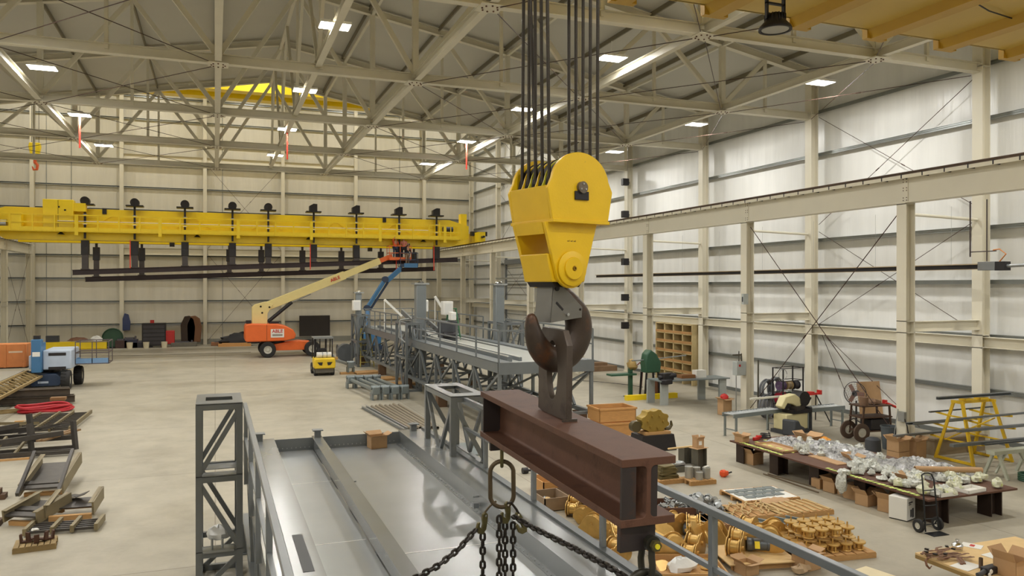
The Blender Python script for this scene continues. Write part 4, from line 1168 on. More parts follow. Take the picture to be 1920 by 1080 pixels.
# its basket and worker
def basket(par, c, w, d, h, m, name='basket'):
    mb = MB()
    x, y = w/2, d/2
    for z in (0,h*.5,h):
        mb.bar((-x,-y,z),(x,-y,z),.045).bar((-x,y,z),(x,y,z),.045).bar((-x,-y,z),(-x,y,z),.045).bar((x,-y,z),(x,y,z),.045)
    for a in (-x,0,x):
        for b_ in (-y,y): mb.bar((a,b_,0),(a,b_,h),.04)
    mb.box(-x,x,-y,y,-.03,0).box(-x,x,-y-.01,-y+.01,0,.2)
    mb.v = [p+Vector(c) for p in mb.v]
    return mb.build(name, m, par)
bc = B+Vector((.55,0,-.30))
basket(ol, bc, 1.7,.9,1.05, orange)
MB().tube(A+dirb*1.0, bc+Vector((-.75,0,.3)), .12,10).build('jib_joint', orange, ol)

# ---- people
def person(name, label, loc, rz, pose, cloth, trouser, helm, scale=1.0):
    """continuous skinned body; clothing and helmet are children"""
    t = thing(name, label, 'person', loc, rz)
    def skin(nm, verts, edges, radii, m, root=0, sub=1):
        me = bpy.data.meshes.new(nm); me.from_pydata(verts, edges, []); me.update()
        o = bpy.data.objects.new(nm, me); COL.objects.link(o); o.parent = t
        me.materials.append(m)
        sk = o.modifiers.new('skin','SKIN'); 
        if not me.skin_vertices: 
            bpy.context.view_layer.update()
        sv = me.skin_vertices[0].data if me.skin_vertices else me.attributes
        for i, r_ in enumerate(radii): sv[i].radius = (r_, r_*.9)
        sv[root].use_root = True
        sk.use_smooth_shade = True
        s_ = o.modifiers.new('sub','SUBSURF'); s_.levels = sub; s_.render_levels = sub
        return o
    J = pose
    names = ['pelvis','waist','chest','neck','head','crown','ls','le','lw','lh','rs','re','rw','rh','lhip','lk','la','lt','rhip','rk','ra','rt']
    V = [J[n] for n in names]
    ix = {n:i for i,n in enumerate(names)}
    E = [('pelvis','waist'),('waist','chest'),('chest','neck'),('neck','head'),('head','crown'),('chest','ls'),('ls','le'),('le','lw'),('lw','lh'),('chest','rs'),('rs','re'),('re','rw'),('rw','rh'),
         ('pelvis','lhip'),('lhip','lk'),('lk','la'),('la','lt'),('pelvis','rhip'),('rhip','rk'),('rk','ra'),('ra','rt')]
    Rr = dict(pelvis=.13,waist=.12,chest=.14,neck=.055,head=.085,crown=.07,ls=.07,le=.045,lw=.032,lh=.03,rs=.07,re=.045,rw=.032,rh=.03,lhip=.09,lk=.06,la=.045,lt=.04,rhip=.09,rk=.06,ra=.045,rt=.04)
    skin('body', V, [(ix[a],ix[b]) for a,b in E], [Rr[n]*.93 for n in names], skinm)
    def sub_(nm, nodes, edges, grow, m, root):
        id_ = {n:i for i,n in enumerate(nodes)}
        skin(nm, [J[n] for n in nodes], [(id_[a],id_[b]) for a,b in edges], [Rr[n]*grow for n in nodes], m, id_[root])
    sub_('jacket', ['pelvis','waist','chest','ls','le','lw','rs','re','rw'], [('pelvis','waist'),('waist','chest'),('chest','ls'),('ls','le'),('le','lw'),('chest','rs'),('rs','re'),('re','rw')], 1.22, cloth, 'pelvis')
    sub_('trousers', ['pelvis','lhip','lk','la','rhip','rk','ra'], [('pelvis','lhip'),('lhip','lk'),('lk','la'),('pelvis','rhip'),('rhip','rk'),('rk','ra')], 1.2, trouser, 'pelvis')
    hx, hy, hz = J['head']
    MB().lathe([(.15,-.01),(.16,0),(.115,.01),(.11,.07),(.07,.12),(0,.135)], 18, RM(t=(hx,hy,hz+.05))).build('hard_hat', helm, t)
    fc_ = MB()
    for s in (-1,1): fc_.blob((hx+s*.033,hy-.085,hz+.01),(.012,.008,.01), 1, 8, 0, False)
    fc_.build('eyes', black, t)
    MB().prism([(-.012,-.02),(.012,-.02),(0,.03)], .03, RM(t=(hx,hy-.10,hz-.015))).build('nose', skinm, t)
    MB().box(hx-.025,hx+.025,hy-.092,hy-.085,hz-.06,hz-.052).build('mouth', mat('lips',(150,90,80),.6), t)
    for s, side in ((-1,'l'),(1,'r')):
        wx, wy, wz = J[side+'w']; qx, qy, qz = J[side+'h']; d = (Vector((qx,qy,qz))-Vector((wx,wy,wz))).normalized()
        sd, up_ = frame_of(d)
        h_ = MB()
        for k in range(4):
            p0 = Vector((qx,qy,qz))+sd*(-.03+.02*k); h_.sweep([p0, p0+d*.04, p0+d*.065-up_*.02], [.009,.008,.006], 6)
        p0 = Vector((wx,wy,wz))+d*.02; h_.sweep([p0+sd*.03, p0+sd*.055+d*.03, p0+sd*.05+d*.06], [.011,.009,.007], 6)
        h_.build('fingers', skinm, t)
        MB().box(J[side+'a'][0]-.05,J[side+'a'][0]+.05,J[side+'t'][1]-.05,J[side+'a'][1]+.07,0,.09).build('boot', black, t, bevel=.02)
    t.scale = (scale,)*3
    return t
base = dict(pelvis=(0,0,.95),waist=(0,0,1.12),chest=(0,-.02,1.38),neck=(0,-.03,1.52),head=(0,-.05,1.64),crown=(0,-.04,1.72),
    ls=(-.19,-.02,1.42),le=(-.26,-.05,1.15),lw=(-.22,-.25,1.05),lh=(-.2,-.32,1.05),rs=(.19,-.02,1.42),re=(.27,-.06,1.16),rw=(.2,-.26,1.1),rh=(.17,-.33,1.1),
    lhip=(-.1,0,.92),lk=(-.12,-.03,.5),la=(-.12,.02,.09),lt=(-.12,-.13,.05),rhip=(.1,0,.92),rk=(.12,-.03,.5),ra=(.12,.02,.09),rt=(.12,-.13,.05))
reach = dict(base); reach.update(ls=(-.2,-.04,1.42),le=(-.33,-.22,1.5),lw=(-.28,-.38,1.66),lh=(-.26,-.42,1.73),chest=(0,-.08,1.36),neck=(0,-.1,1.5),head=(0,-.14,1.62),crown=(0,-.13,1.7))
hv = mat('hi_vis_orange_vest',(226,96,50),.6); dkc = mat('dark_work_jacket',(36,34,40),.75); jean = mat('dark_jeans',(48,58,82),.75); hatw = mat('white_hard_hat',(224,220,208),.35); hatd = mat('dark_hard_hat',(44,42,44),.4)
wl = ol.location+bc
person('person', 'worker in orange vest and white hard hat in the orange boom lift basket, arm raised', wl+Vector((-.30,0,0)), .3, reach, hv, jean, hatw)
person('person', 'second worker in red-white clothing beside the orange-vested one under the crane', wl+Vector((.38,0,0)), -.4, base, mat('pale_red_shirt',(196,120,104),.7), dkc, hatw)

# ================================================================ blue boom lift behind the far structure
bb = aty(764,498,59.0)
bl0 = Vector((aty(690,640,57.0).x, 57.0, 0))
bl_ = thing('boom_lift', 'dark blue articulated boom lift rising behind the far deck structure', 'boom lift', bl0)
def q(p): return Vector(p)-bl0
for x in (-.95,.95):
    for y in (-1.2,1.2): wheel(bl_, (x,y,.45), .45,.3,'x')
MB().box(-.8,.8,-1.5,1.5,.4,.8).build('chassis', navy, bl_); MB().box(-.7,.7,-1.4,1.0,.8,1.7).build('turret', blue, bl_, bevel=.05)
e0 = q(aty(688,578,57.5)); e1 = q(aty(722,524,58.2)); e2 = q(aty(750,500,58.7))
MB().bar((0,0,1.6), e0, .3,.3).build('lower_boom', blue, bl_)
MB().bar(e0, e1, .2,.24).build('mid_boom', blue, bl_); MB().bar(e0+Vector((.25,0,-.1)), e1+Vector((.22,0,-.2)), .12,.12).build('boom_link', navy, bl_)
MB().bar(e1+Vector((.15,0,-.1)), e2+Vector((0,0,-.2)), .16,.34).build('fly_boom', blue, bl_)
for e in (e0,e1): MB().tube(e+Vector((0,-.2,0)),e+Vector((0,.2,0)),.24,14).build('knuckle', navy, bl_)
bcq = q(aty(765,500,59.0))
basket(bl_, bcq, 1.35,.85,1.05, navy)
MB().box(bcq.x-.4,bcq.x+.65,bcq.y-.46,bcq.y-.42,bcq.z-.08,bcq.z+.25).build('toe_board', blue, bl_)
MB().bar(e2+Vector((0,0,-.2)), bcq+Vector((-.5,0,.1)), .14,.2).build('jib', blue, bl_)
crouch = dict(base); 
person('person', 'worker in dark clothes and dark helmet standing in the blue lift basket', bl0+bcq+Vector((-.05,0,0)), .5, reach, dkc, mat('tan_trousers',(150,124,100),.7), hatd)

# ================================================================ forklift (seen from behind)
fp = fl(609,705)
fk = thing('forklift', 'small yellow forklift seen from behind with a white gas bottle', 'forklift', fp+Vector((0,.7,0)))
fy = mat('forklift_yellow', (226,190,40), .38, 0, .05)
wt = MB().prism([(-.58,.42),(.58,.42),(.6,.75),(.56,1.0),(-.56,1.0),(-.6,.75)], .8, RM(t=(0,-.35,0))).build('counterweight', fy, fk, bevel=.06)
MB().prism([(-.42,.78),(-.12,.78),(-.16,.6),(-.3,.62)], .02, RM(t=(0,-.76,0))).prism([(.42,.78),(.12,.78),(.16,.6),(.3,.62)], .02, RM(t=(0,-.76,0))).build('vent_recess', black, wt)
MB().box(-.52,.52,-.62,.9,.16,.46).build('lower_body', mat('forklift_grey',(92,88,78),.6), fk, bevel=.03)
MB().box(-.5,.5,0,1.0,.45,.95).build('engine_cover', fy, fk, bevel=.04)
for x in (-.46,.46): wheel(fk, (x,-.35,.26), .26,.2,'x'); wheel(fk, (x,.95,.32), .32,.24,'x')
MB().tube((-.4,-.3,1.15),(.4,-.3,1.15),.17,20).build('gas_bottle', mat('gas_bottle_white',(212,208,198),.4), fk)
MB().tube((-.12,-.3,1.15),(-.06,-.3,1.15),.18,20).tube((.12,-.3,1.15),(.18,-.3,1.15),.18,20).build('bottle_strap', galv, fk)
for x in (-.5,.5):
    MB().bar((x,-.1,.95),(x,.0,2.1),.06).build('guard_post', black, fk); MB().bar((x,1.0,.9),(x,.8,2.1),.06).build('guard_post', black, fk)
MB().box(-.56,.56,-.12,.95,2.1,2.15).box(-.56,.56,-.14,-.1,2.06,2.18).build('overhead_guard', mat('guard_grey',(128,130,128),.5), fk)
MB().box(-.24,.24,.25,.4,.95,1.5).box(-.24,.24,.25,.7,.95,1.08).build('seat', black, fk, bevel=.04)
MB().lathe([(.14,-.012),(.16,0),(.14,.012)], 18, RM(rx=.6,t=(0,.85,1.3))).build('steering_wheel', black, fk)
for x in (-.3,.3): MB().box(x-.05,x+.05,1.15,1.25,.1,2.05).build('mast_rail', black, fk)
MB().box(-.06,.0,1.25,1.3,.2,2.0).box(-.4,.4,1.28,1.33,.15,.5).build('carriage', black, fk)
for x in (-.22,.22): MB().box(x-.05,x+.05,1.3,2.2,.06,.1).build('fork', black, fk)
MB().box(.56,.78,-.3,.0,.85,1.0).build('side_light', mat('lamp_amber',(190,150,90),.4), fk)

# ================================================================ far wall clutter
def simple(name, label, cat, loc, mb, m, rz=0, group=None, bevel=0):
    o = mb.build(name, m, bevel=bevel); o.location = loc; o.rotation_euler = (0,0,rz); tag(o, label, cat, group); return o
def FW(u, y=None, v=655):
    y = y or 72.3
    d = ray(u, v); t = y/d.y; return Vector((d.x*t, y, 0))
p, q_ = FW(85,70.5), FW(200,70.5)
simple('yellow_girder', 'long yellow girder section lying on the floor along the far wall', 'beam', p, MB().ibeam((0,0,.33),(q_.x-p.x,0,.33),.62,.4,.04,.5), yellow)
simple('work_mat', 'grey box on the left end of the yellow girder on the floor', 'box', (p.x+.5,70.5,.645), MB().box(-.45,.45,-.2,.2,0,.5), darkgrey)
simple('brown_bundle', 'brown bundle lying on the yellow floor girder', 'bundle', (p.x+2.2,70.5,.645), MB().blob((0,0,.12),(.7,.2,.2),5), mat('brown_cloth',(120,84,64),.8))
simple('white_bag', 'crumpled white bag on the yellow floor girder', 'bag', (p.x+3.6,70.35,.645), MB().blob((0,0,.12),(.4,.2,.3),6), bag_m)
t = thing('floor_fan', 'dark green round fan on the floor by the far wall', 'fan', FW(211,71))
MB().lathe([(.75,-.15),(.8,0),(.75,.15),(.7,0)], 26, RM(rx=PI/2,t=(0,0,.85))).build('shroud', green, t)
MB().lathe([(0,-.02),(.72,-.02),(.72,.02),(0,.02)], 26, RM(rx=PI/2,t=(0,.05,.85))).build('grille', mat('fan_dark_green',(38,66,52),.6), t); MB().box(-.4,.4,-.3,.3,0,.08).build('foot', black, t)
simple('blue_coat', 'blue coat hanging on the end-wall post above the clutter', 'coat', FW(236,72.3)+Vector((0,-.0,1.35)), MB().prism([(-.25,0),(.3,0),(.35,.7),(.2,1.35),(-.1,1.45),(-.25,1.0)],.18), mat('blue_coat_cloth',(70,80,120),.8), bevel=.05)
cl_items = [
 ('bench_machine','dark machine on the floor between the green fan and the tool chest','machine',228,.9,.9,(70,50,46)),
 ('grinder_stand','blue-black bench machine left of the white bucket','machine',246,1.0,1.0,(52,54,72)),
 ('dark_crate','low dark crate between the two pale buckets','crate',262,1.3,.65,(50,48,52)),
 ('welding_set','dark welding set in front of the tool chest','machine',277,.7,.75,(46,42,48)),
 ('grey_bin','low grey bin right of the red box at the far wall','bin',345,2.0,.5,(110,106,96)),
 ('tarp_heap','dark heap just left of the orange boom lift','heap',455,3.4,.95,(38,38,40)),
 ('wood_crate','low brown crate left of the dark heap','crate',418,1.9,.42,(150,104,70))]
for (n,l,c,u,w,h,col) in cl_items:
    m_ = mat('clutter_'+n, col, .6, .1, .1)
    if 'heap' in n: simple(n,l,c,FW(u,70.2),MB().blob((0,0,.4),(w/2,.5,h*.7),9,16,.3),m_)
    else:
        t = thing(n,l,c,FW(u,71))
        MB().box(-w/2,w/2,-.35,.35,0,h*.7).build('body', m_, t, bevel=.03)
        MB().box(-w*.35,w*.2,-.3,.3,h*.7,h*.85).tube((w*.3,-.2,h*.6),(w*.3,.2,h*.9),.08,8).build('upper_part', mat('clutter_top',(84,82,88),.5,.2), t)
for u, w in ((243,'left of'),(274,'under'),(308,'right of')):
    t = thing('bucket', 'pale bucket on the floor '+w+' the black tool chest', 'bucket', FW(u,70.0), 0)
    MB().lathe([(.0,0),(.2,0),(.24,.5),(.22,.5),(.19,.03),(0,.03)],18).build('shell', mat('bucket_cream',(206,196,168),.5), t); MB().tube((-.24,0,.46),(.24,0,.46),.012,6).build('handle', galv, t)
t = thing('tool_chest', 'black roller tool chest with red items on top at the far wall', 'tool chest', FW(289,71))
MB().box(-.9,.9,-.4,.4,.12,2.0).build('body', black, t, bevel=.02)
for k in range(5): MB().box(-.8,.8,-.42,-.4,.25+.33*k,.5+.33*k).box(-.4,.4,-.45,-.42,.42+.33*k,.45+.33*k).build('drawer', mat('drawer_black',(58,54,58),.4), t)
MB().box(-.3,0,-.1,.1,2.0,2.25).build('red_items', red, t)
for s in (-.7,.7): wheel(t,(s,-.3,.06),.06,.05,'y')
simple('red_box','red cabinet box on the floor at the far wall','box',FW(314,71),MB().box(-.55,.55,-.3,.3,.25,1.35).box(-.5,-.4,-.2,.2,0,.25).box(.4,.5,-.2,.2,0,.25),red,bevel=.04)
for u, dx in ((353,'left'),(364,'right')):
    t = thing('hung_coat', 'brown-black heavy coat hanging by the far wall, '+dx+' of a pair', 'coat', FW(u,71.6)+Vector((0,0,.3)))
    MB().prism([(-.55,0),(.5,0),(.6,1.3),(.45,2.0),(.1,2.25),(-.3,2.2),(-.6,1.5)],.3).build('cloth', mat('coat_brown',(64,52,44),.85) if dx=='left' else mat('coat_tan',(120,84,60),.85), t, bevel=.06); MB().box(-.05,.05,-.05,.05,-.3,0).build('stand', black, t)
p = aty(590,640,72.0)
simple('black_board','large black board leaning against the far wall behind the forklift','board',(aty(590,626,72.3).x,72.3,.55),MB().box(-1.35,1.35,-.05,.05,0,1.85).box(-1.35,-1.25,-.08,-.05,0,1.85).box(1.25,1.35,-.08,-.05,0,1.85),mat('board_black',(46,40,38),.6))
simple('timber_skid','brown timber skid under the dark heap left of the boom lift','skid',FW(440,69.5),MB().box(-1.3,1.3,-.2,.2,0,.22).box(-1.3,1.3,.3,.7,0,.22).box(-1,1,-.2,.7,.22,.27),crate_wood)
t = thing('cable_drum','dark reel on its side beside the far left tower','reel',fl(645,672)+Vector((.0,.3,0)))
MB().tube((-.45,0,.48),(-.38,0,.48),.48,22).build('flange', mat('reel_dark',(60,62,70),.5,.3), t); MB().tube((.38,0,.48),(.45,0,.48),.48,22).build('flange', MATS['reel_dark'], t); MB().tube((-.38,0,.48),(.38,0,.48),.25,18).build('core', black, t)
simple('dark_rolls','grey round drums stacked behind the far left tower','drum',aty(648,610,53).xy.to_3d()+Vector((0,0,0)),MB().tube((0,-.4,.6),(0,.4,.6),.6,20),mat('reel_grey',(92,96,100),.5,.2))
# ================================================================ things on the floor, right side
conc_grey = mat('stub_steel_dark', (92,88,76), .6, .3, .1)
def pallet(label, loc, w=1.2, d=1.0, rz=0, m=wood, group='wooden pallets on the floor'):
    t = thing('wooden_pallet', label, 'pallet', loc, rz, group)
    for s in (-1,0,1): MB().box(-w/2,w/2,s*(d/2-.05)-.045,s*(d/2-.05)+.045,0,.09).build('stringer', m, t)
    n = 7
    for k in range(n):
        x = -w/2+w*(k+.5)/n; MB().box(x-w/n*.42,x+w/n*.42,-d/2,d/2,.09,.112).build('deck_board', m, t)
    return t
PH = .112
def at_fl(u, v, dz=0): p = fl(u, v); p.z = dz; return p
# --- long steel plate table on H-beam legs
tb = thing('steel_plate_table', 'long low rusty steel-plate work table covered with bagged parts', 'table', (13.95,12.15,0))
TW_, TL, TH = 2.65, 6.75, .60
MB().box(0,TW_,0,TL,TH-.04,TH).build('plate_top', rust, tb)
legm = mat('dark_h_leg', (58,44,36), .6, .3, .12)
for (x, y) in ((.55,.28),(2.15,.28),(.4,2.1),(2.2,2.2),(.4,3.6),(2.2,3.7),(.3,5.0),(2.2,5.1),(.3,6.45),(2.2,6.4)):
    MB().ibeam((x,y,0),(x,y,TH-.04),.34,.34,.03,.02,up=(1,0,0)).build('leg', legm, tb)
bagm = mat('clear_parts_bag', (206,208,200), .22, 0, .12, 20, bump=.6, bscale=30, spots=(150,150,140), spot_scale=22, spot_at=.5)
bagy = mat('parts_bag_yellow_label', (212,212,186), .3, 0, .1, 16, bump=.5, bscale=30, spots=(190,205,70), spot_scale=10, spot_at=.55)
sheetm = mat('crumpled_plastic_sheet', (168,168,166), .18, .1, .2, 14, bump=.9, bscale=16, spots=(92,90,92), spot_scale=10, spot_at=.48)
greenlab = mat('yellow_green_label', (206,222,120), .5, 0, .08)
TX, TY = 13.95, 12.15
rnd = random.Random(11)
def crumple(cx, cy, w, d, h, seed, nx=26, ny=14):
    g = noise_grid(nx+1, ny+1, seed); m = MB(); vs = []
    for i in range(nx+1):
        for j in range(ny+1):
            a, b = i/nx*2-1, j/ny*2-1
            e = max(0, 1-(abs(a)**3)) * max(0, 1-(abs(b)**3))
            vs.append((cx+a*w/2*(1+.12*g[i][j]), cy+b*d/2*(1+.15*g[j%nx][j]), h*e*(.35+.65*g[i][j])+.004))
    fs = [(i*(ny+1)+j,(i+1)*(ny+1)+j,(i+1)*(ny+1)+j+1,i*(ny+1)+j+1) for i in range(nx) for j in range(ny)]
    # closed underside
    o = len(vs); vs += [(v[0],v[1],0) for v in vs[:]]
    fs += [(o+f[3],o+f[2],o+f[1],o+f[0]) for f in fs[:]]
    m.add(vs, fs); return m
for (u,v,w,d,h,lab) in ((1570,850,1.35,2.5,.26,'far'),(1480,832,.8,1.1,.2,'small far'),(1745,880,1.4,1.9,.27,'near')):
    p = fl(u, v, TH); x = min(max(p.x, TX+.7), TX+TW_-.5)
    simple('plastic_sheet', {'far':'large crumpled clear plastic sheet in the middle of the long table','small far':'small crumpled plastic sheet toward the far end of the long table','near':'large crumpled grey plastic sheet on the near half of the long table, behind the tube'}[lab], 'plastic sheet', (x,p.y,TH), crumple(0,0,w,d,h,len(lab)), sheetm)
# cardboard sheets
for (u,v,s,lab) in ((1528,845,.05,'farther'),(1568,862,-.05,'nearer')):
    p = fl(u,v,TH); simple('cardboard_sheet', lab+' of two flat cardboard sheets on the long table edge', 'cardboard sheet', (max(p.x,TX+.45),p.y,TH), MB().box(-.42,.42,-.55,.55,0,.02), card, s)
simple('shallow_carton', 'flat open brown carton on the far part of the long table', 'box', (TX+.55,TY+5.35,TH), MB().box(-.3,.3,-.6,.6,0,.01).box(-.3,-.29,-.6,.6,0,.06).box(.29,.3,-.6,.6,0,.06).box(-.3,.3,-.6,-.59,0,.06).box(-.3,.3,.59,.6,0,.06), card)
p = fl(1785,898,TH); simple('cardboard_tube', 'long brown cardboard tube lying on the near plastic sheet', 'tube', (p.x-.1,p.y,TH+.20), MB().pipe((-.65,.35,.02),(.75,-.25,0),.065,.008,18), card)
# label strips (rows of yellow-green tags) along the table edge and across
for k,(x0,y0,x1,y1,lab) in enumerate(((.08,.3,.08,3.0,'near left edge'),(.08,4.6,.1,6.4,'far left edge'),(.55,4.7,.55,6.3,'far part, left of the two inner rows'),(.95,4.4,.95,6.4,'far part, right of the two inner rows'),(1.05,2.0,1.0,3.2,'middle'))):
    m = MB(); n = int(math.hypot(x1-x0,y1-y0)/.11)
    for i in range(n):
        f = (i+.5)/n; m.cbox((TX+x0+(x1-x0)*f,TY+y0+(y1-y0)*f,TH+.006+.004*(i%3)),(.10,.085,.006), rnd.uniform(-.3,.3), rnd.uniform(-.1,.1))
    o = m.build('label_strip', greenlab); tag(o,'overlapping row of yellow-green parts labels on the long table, '+lab,'labels',None,'stuff')
# bagged parts: individual copies of three shapes
bag_protos = []
for s in range(4):
    m = MB().blob((0,0,.045),(.11,.085,.07), 30+s, 12, .28)
    bag_protos.append(m)
bag0 = {}
spots_ = []
for k in range(96):
    if k < 44: x, y = rnd.uniform(.2,2.55), rnd.uniform(.12,1.6)
    elif k < 68: x, y = rnd.uniform(.25,1.3), rnd.uniform(1.5,3.1)
    elif k < 78: x, y = rnd.uniform(.6,1.3), rnd.uniform(4.1,4.9)
    else: x, y = rnd.uniform(1.3,2.5), rnd.uniform(2.4,6.2)
    spots_.append((x,y,k))
for x,y,k in spots_:
    s = k%4; mm = bagy if (k < 44 and k%3 != 0) else bagm; key = (s, mm.name)
    grp = 'labelled parts bags on the near end of the long table' if k < 44 else ('clear parts bags in the middle of the long table' if k < 68 else 'clear parts bags on the far half of the long table')
    lab = 'small clear bag of parts with yellow label on the near end of the long table' if k < 44 else ('small clear plastic parts bag in the middle of the long table' if k < 68 else 'small clear plastic parts bag on the far half of the long table')
    if key not in bag0: o = bag_protos[s].build('parts_bag', mm); bag0[key] = o
    else: o = bag0[key].copy(); COL.objects.link(o)
    o.location = (TX+x,TY+y,TH+.001); o.rotation_euler = (0,0,rnd.uniform(0,6.28)); q_s = rnd.uniform(.9,1.5); o.scale = (q_s,q_s,rnd.uniform(1.0,1.9))
    tag(o, lab, 'parts bag', grp)
simple('hanging_bag', 'clear plastic bag drooping over the left edge of the long table', 'bag', (TX-.07,TY+2.35,.0), MB().blob((0,0,.42),(.11,.16,.26),44,14,.2,False).blob((.08,0,.66),(.14,.14,.08),45,12,.2,False), bagm)
# cartons on and under the table
pp = fl(1400,828,TH)
carton('cardboard_box','small open cardboard box on the far left corner of the long table',(TX+.2,TY+6.45,TH),(.3,.28,.16),.3,group=None)
carton('cardboard_box','open box with orange items on the far end of the long table',(TX+1.9,TY+5.7,TH),(.42,.5,.16),.1)
simple('orange_bag','orange plastic bag beside the open box on the far end of the long table','bag',(TX+2.3,TY+5.5,TH),MB().blob((0,0,.06),(.18,.2,.12),51),mat('orange_plastic',(228,150,40),.4))
simple('red_tool','red tool and black leads on the far end of the long table','tool',(TX+.75,TY+6.5,TH),MB().cbox((0,0,.05),(.3,.08,.08),.4).cbox((.12,.05,.09),(.08,.16,.05),.9),red)
simple('coiled_leads','black coiled leads behind the red tool on the long table','cable',(TX+1.1,TY+6.55,TH),MB().sweep([(.2*math.cos(a*.9)*(1-.02*a),.14*math.sin(a*.9),.02+.008*a) for a in range(22)],.016,6),black)
carton('white_tray','white shallow tray full of bags at the near left corner of the long table',(TX+.62,TY+.16,TH),(.5,.28,.09),0,False,m=white_pl)
carton('white_tray','white shallow tray at the near right part of the long table',(TX+1.45,TY+.2,TH),(.6,.34,.08),.1,False,m=white_pl)
carton('cardboard_box','brown carton among the bags, middle of the near half of the table',(TX+.9,TY+1.35,TH),(.42,.3,.09),.2)
carton('cardboard_box','small brown carton on the table left of the near plastic sheet',(TX+1.25,TY+3.35,TH),(.3,.4,.10),-.2)
for (u,v,s,lab,sl_) in ((1413,872,(.40,.36,.32),'open cardboard box with green labels under the far corner of the long table',False),
                    (1537,918,(.26,.26,.24),'small closed cardboard box behind a table leg on the floor',True),
                    (1566,925,(.42,.34,.26),'open-flapped cardboard box under the middle of the long table',False),
                    (1588,932,(.24,.3,.28),'closed cardboard box right of the open-flapped box under the table',True),
                    (1604,938,(.36,.34,.34),'larger closed cardboard box under the table behind the drooping bag',True),
                    (1628,950,(.40,.34,.26),'torn open cardboard box beside a leg, below the drooping bag',False)):
    p = fl(u,v); carton('cardboard_box',lab,(max(p.x,TX+.0)+.12,p.y+.15,0),s,.15,sealed=sl_)
p = fl(1680,968); carton('cardboard_box','open cardboard box behind the white box under the near end of the table',(p.x+.25,p.y+.35,0),(.5,.4,.3),.3)
# white box with printed picture
wb = thing('white_box','white carton with black printed picture standing beside the hand truck','box',fl(1695,976)+Vector((.08,.12,0)),.30)
MB().box(-.19,.19,-.2,.2,.02,.50).build('body', white_pl, wb, bevel=.01)
MB().box(-.18,.18,-.19,.19,.0,.02).build('base', black, wb)
pr = MB().box(-.04,.02,-.202,-.2,.08,.24).box(.04,.11,-.202,-.2,.06,.26)
pr.build('printed_picture', mat('print_black',(50,50,52),.5), wb)
MB().box(-.12,.06,-.202,-.2,.38,.41).box(-.12,.0,-.202,-.2,.345,.365).build('printed_lines', MATS['print_black'], wb)
# hand truck
hp0 = fl(1755,988)
ht = thing('hand_truck','black two-wheeled hand truck standing before the long table','hand truck',Vector((13.80,11.93,0)),-.05)
hm = mat('hand_truck_black',(40,42,44),.4,.4,.05)
for s in (-1,1):
    MB().sweep([(s*.17,0,.03),(s*.16,.04,.5),(s*.15,.10,1.05),(s*.13,.14,1.16),(s*.05,.15,1.19),(0,.15,1.19)],.016,8).build('frame_tube', hm, ht)
    wheel(ht,(s*.25,.10,.135),.135,.07,'x')
    MB().bar((s*.17,0,.3),(s*.20,.12,.13),.02).build('wheel_bracket', hm, ht)
for z in (.28,.55,.86): MB().sweep([(-.16,.02+z*.05,z),(0,-.03+z*.05,z+.01),(.16,.02+z*.05,z)],.012,8).build('cross_bar', hm, ht)
MB().tube((-.25,.10,.135),(.25,.10,.135),.012,8).build('axle', hm, ht)
MB().box(-.2,.2,-.24,.0,.0,.012).build('toe_plate', hm, ht)

# --- bench bottom right with leather harness
bn = thing('work_bench','plywood-topped bench in the bottom right corner, strewn with harness and papers','table',(10.62,7.4,0))
MB().box(0,2.3,0,2.10,.72,.75).build('bench_top', ply, bn)
MB().box(.0,2.3,0,2.10,.66,.72).build('apron', mat('bench_edge_wood',(150,122,72),.7), bn)
for (x,y) in ((.55,1.5),(2.1,1.5),(.55,.2),(2.1,.2)): MB().box(x-.07,x+.07,y-.07,y+.07,0,.66).build('leg', black, bn)
BZ_ = .75
def onb(u,v,z=BZ_): return fl(u,v,z)
lea = mat('brown_leather',(112,74,46),.6,0,.12,20)
hs = MB(); r_ = random.Random(5)
hs2 = thing('leather_harness','brown leather safety harness and straps draped over the bench corner','harness',onb(1764,1046))
for k in range(11):
    P_ = []
    x, y = r_.uniform(-.32,-.1), r_.uniform(-.12,.16); a = r_.uniform(-.35,.35)
    for i in range(8): P_.append((x+.085*i*math.cos(a)+.02*math.sin(i*2+k), y+.085*i*math.sin(a)+.035*math.sin(i*1.3+k*2), .012+.012*abs(math.sin(i+k))+.005*k))
    MB().sweep(P_, .022, 6, ry=.006).build('strap', lea, hs2)
MB().sweep([(-.22,.02,.02),(-.34,-.02,.0),(-.36,-.06,-.06),(-.32,-.08,-.11),(-.26,-.06,-.08)], .018,6,ry=.006).build('strap', lea, hs2)
for dx in (.0,.06): MB().sweep([(.1+dx,-.22,.06),(.02+dx,-.36,.02),(.0+dx,-.42,-.15),(-.02+dx,-.43,-.55)], .022,6,ry=.006).build('strap', lea, hs2)
for k in range(6): MB().cbox((r_.uniform(-.2,.35),r_.uniform(-.15,.2),.09),(.06,.045,.02),r_.uniform(0,3)).build('buckle', grease, hs2)
kt = thing('lidded_pot','shiny round metal pot with knobbed lid on the bench','pot',onb(1796,1032))
MB().lathe([(0,0),(.075,0),(.085,.07),(.088,.075),(.08,.10),(.05,.125),(.02,.135),(.018,.15),(.035,.165),(.03,.18),(0,.185)],28).build('body', chrome, kt)
for (u,v,w,d,rz,lab) in ((1823,1024,.24,.3,.5,'white sheet with a red print beside the metal pot'),(1812,1062,.42,.28,.2,'large white paper sheet in the middle of the bench'),(1862,1042,.3,.2,.1,'white paper at the back right of the bench')):
    p = onb(u,v); o = simple('paper_sheet', lab, 'paper', p+Vector((0,0,.002)), MB().box(-w/2,w/2,-d/2,d/2,0,.004), white_pl, rz)
    if 'red' in lab: MB().box(-.05,.07,-.04,.03,.0045,.006).build('red_print', red, o)
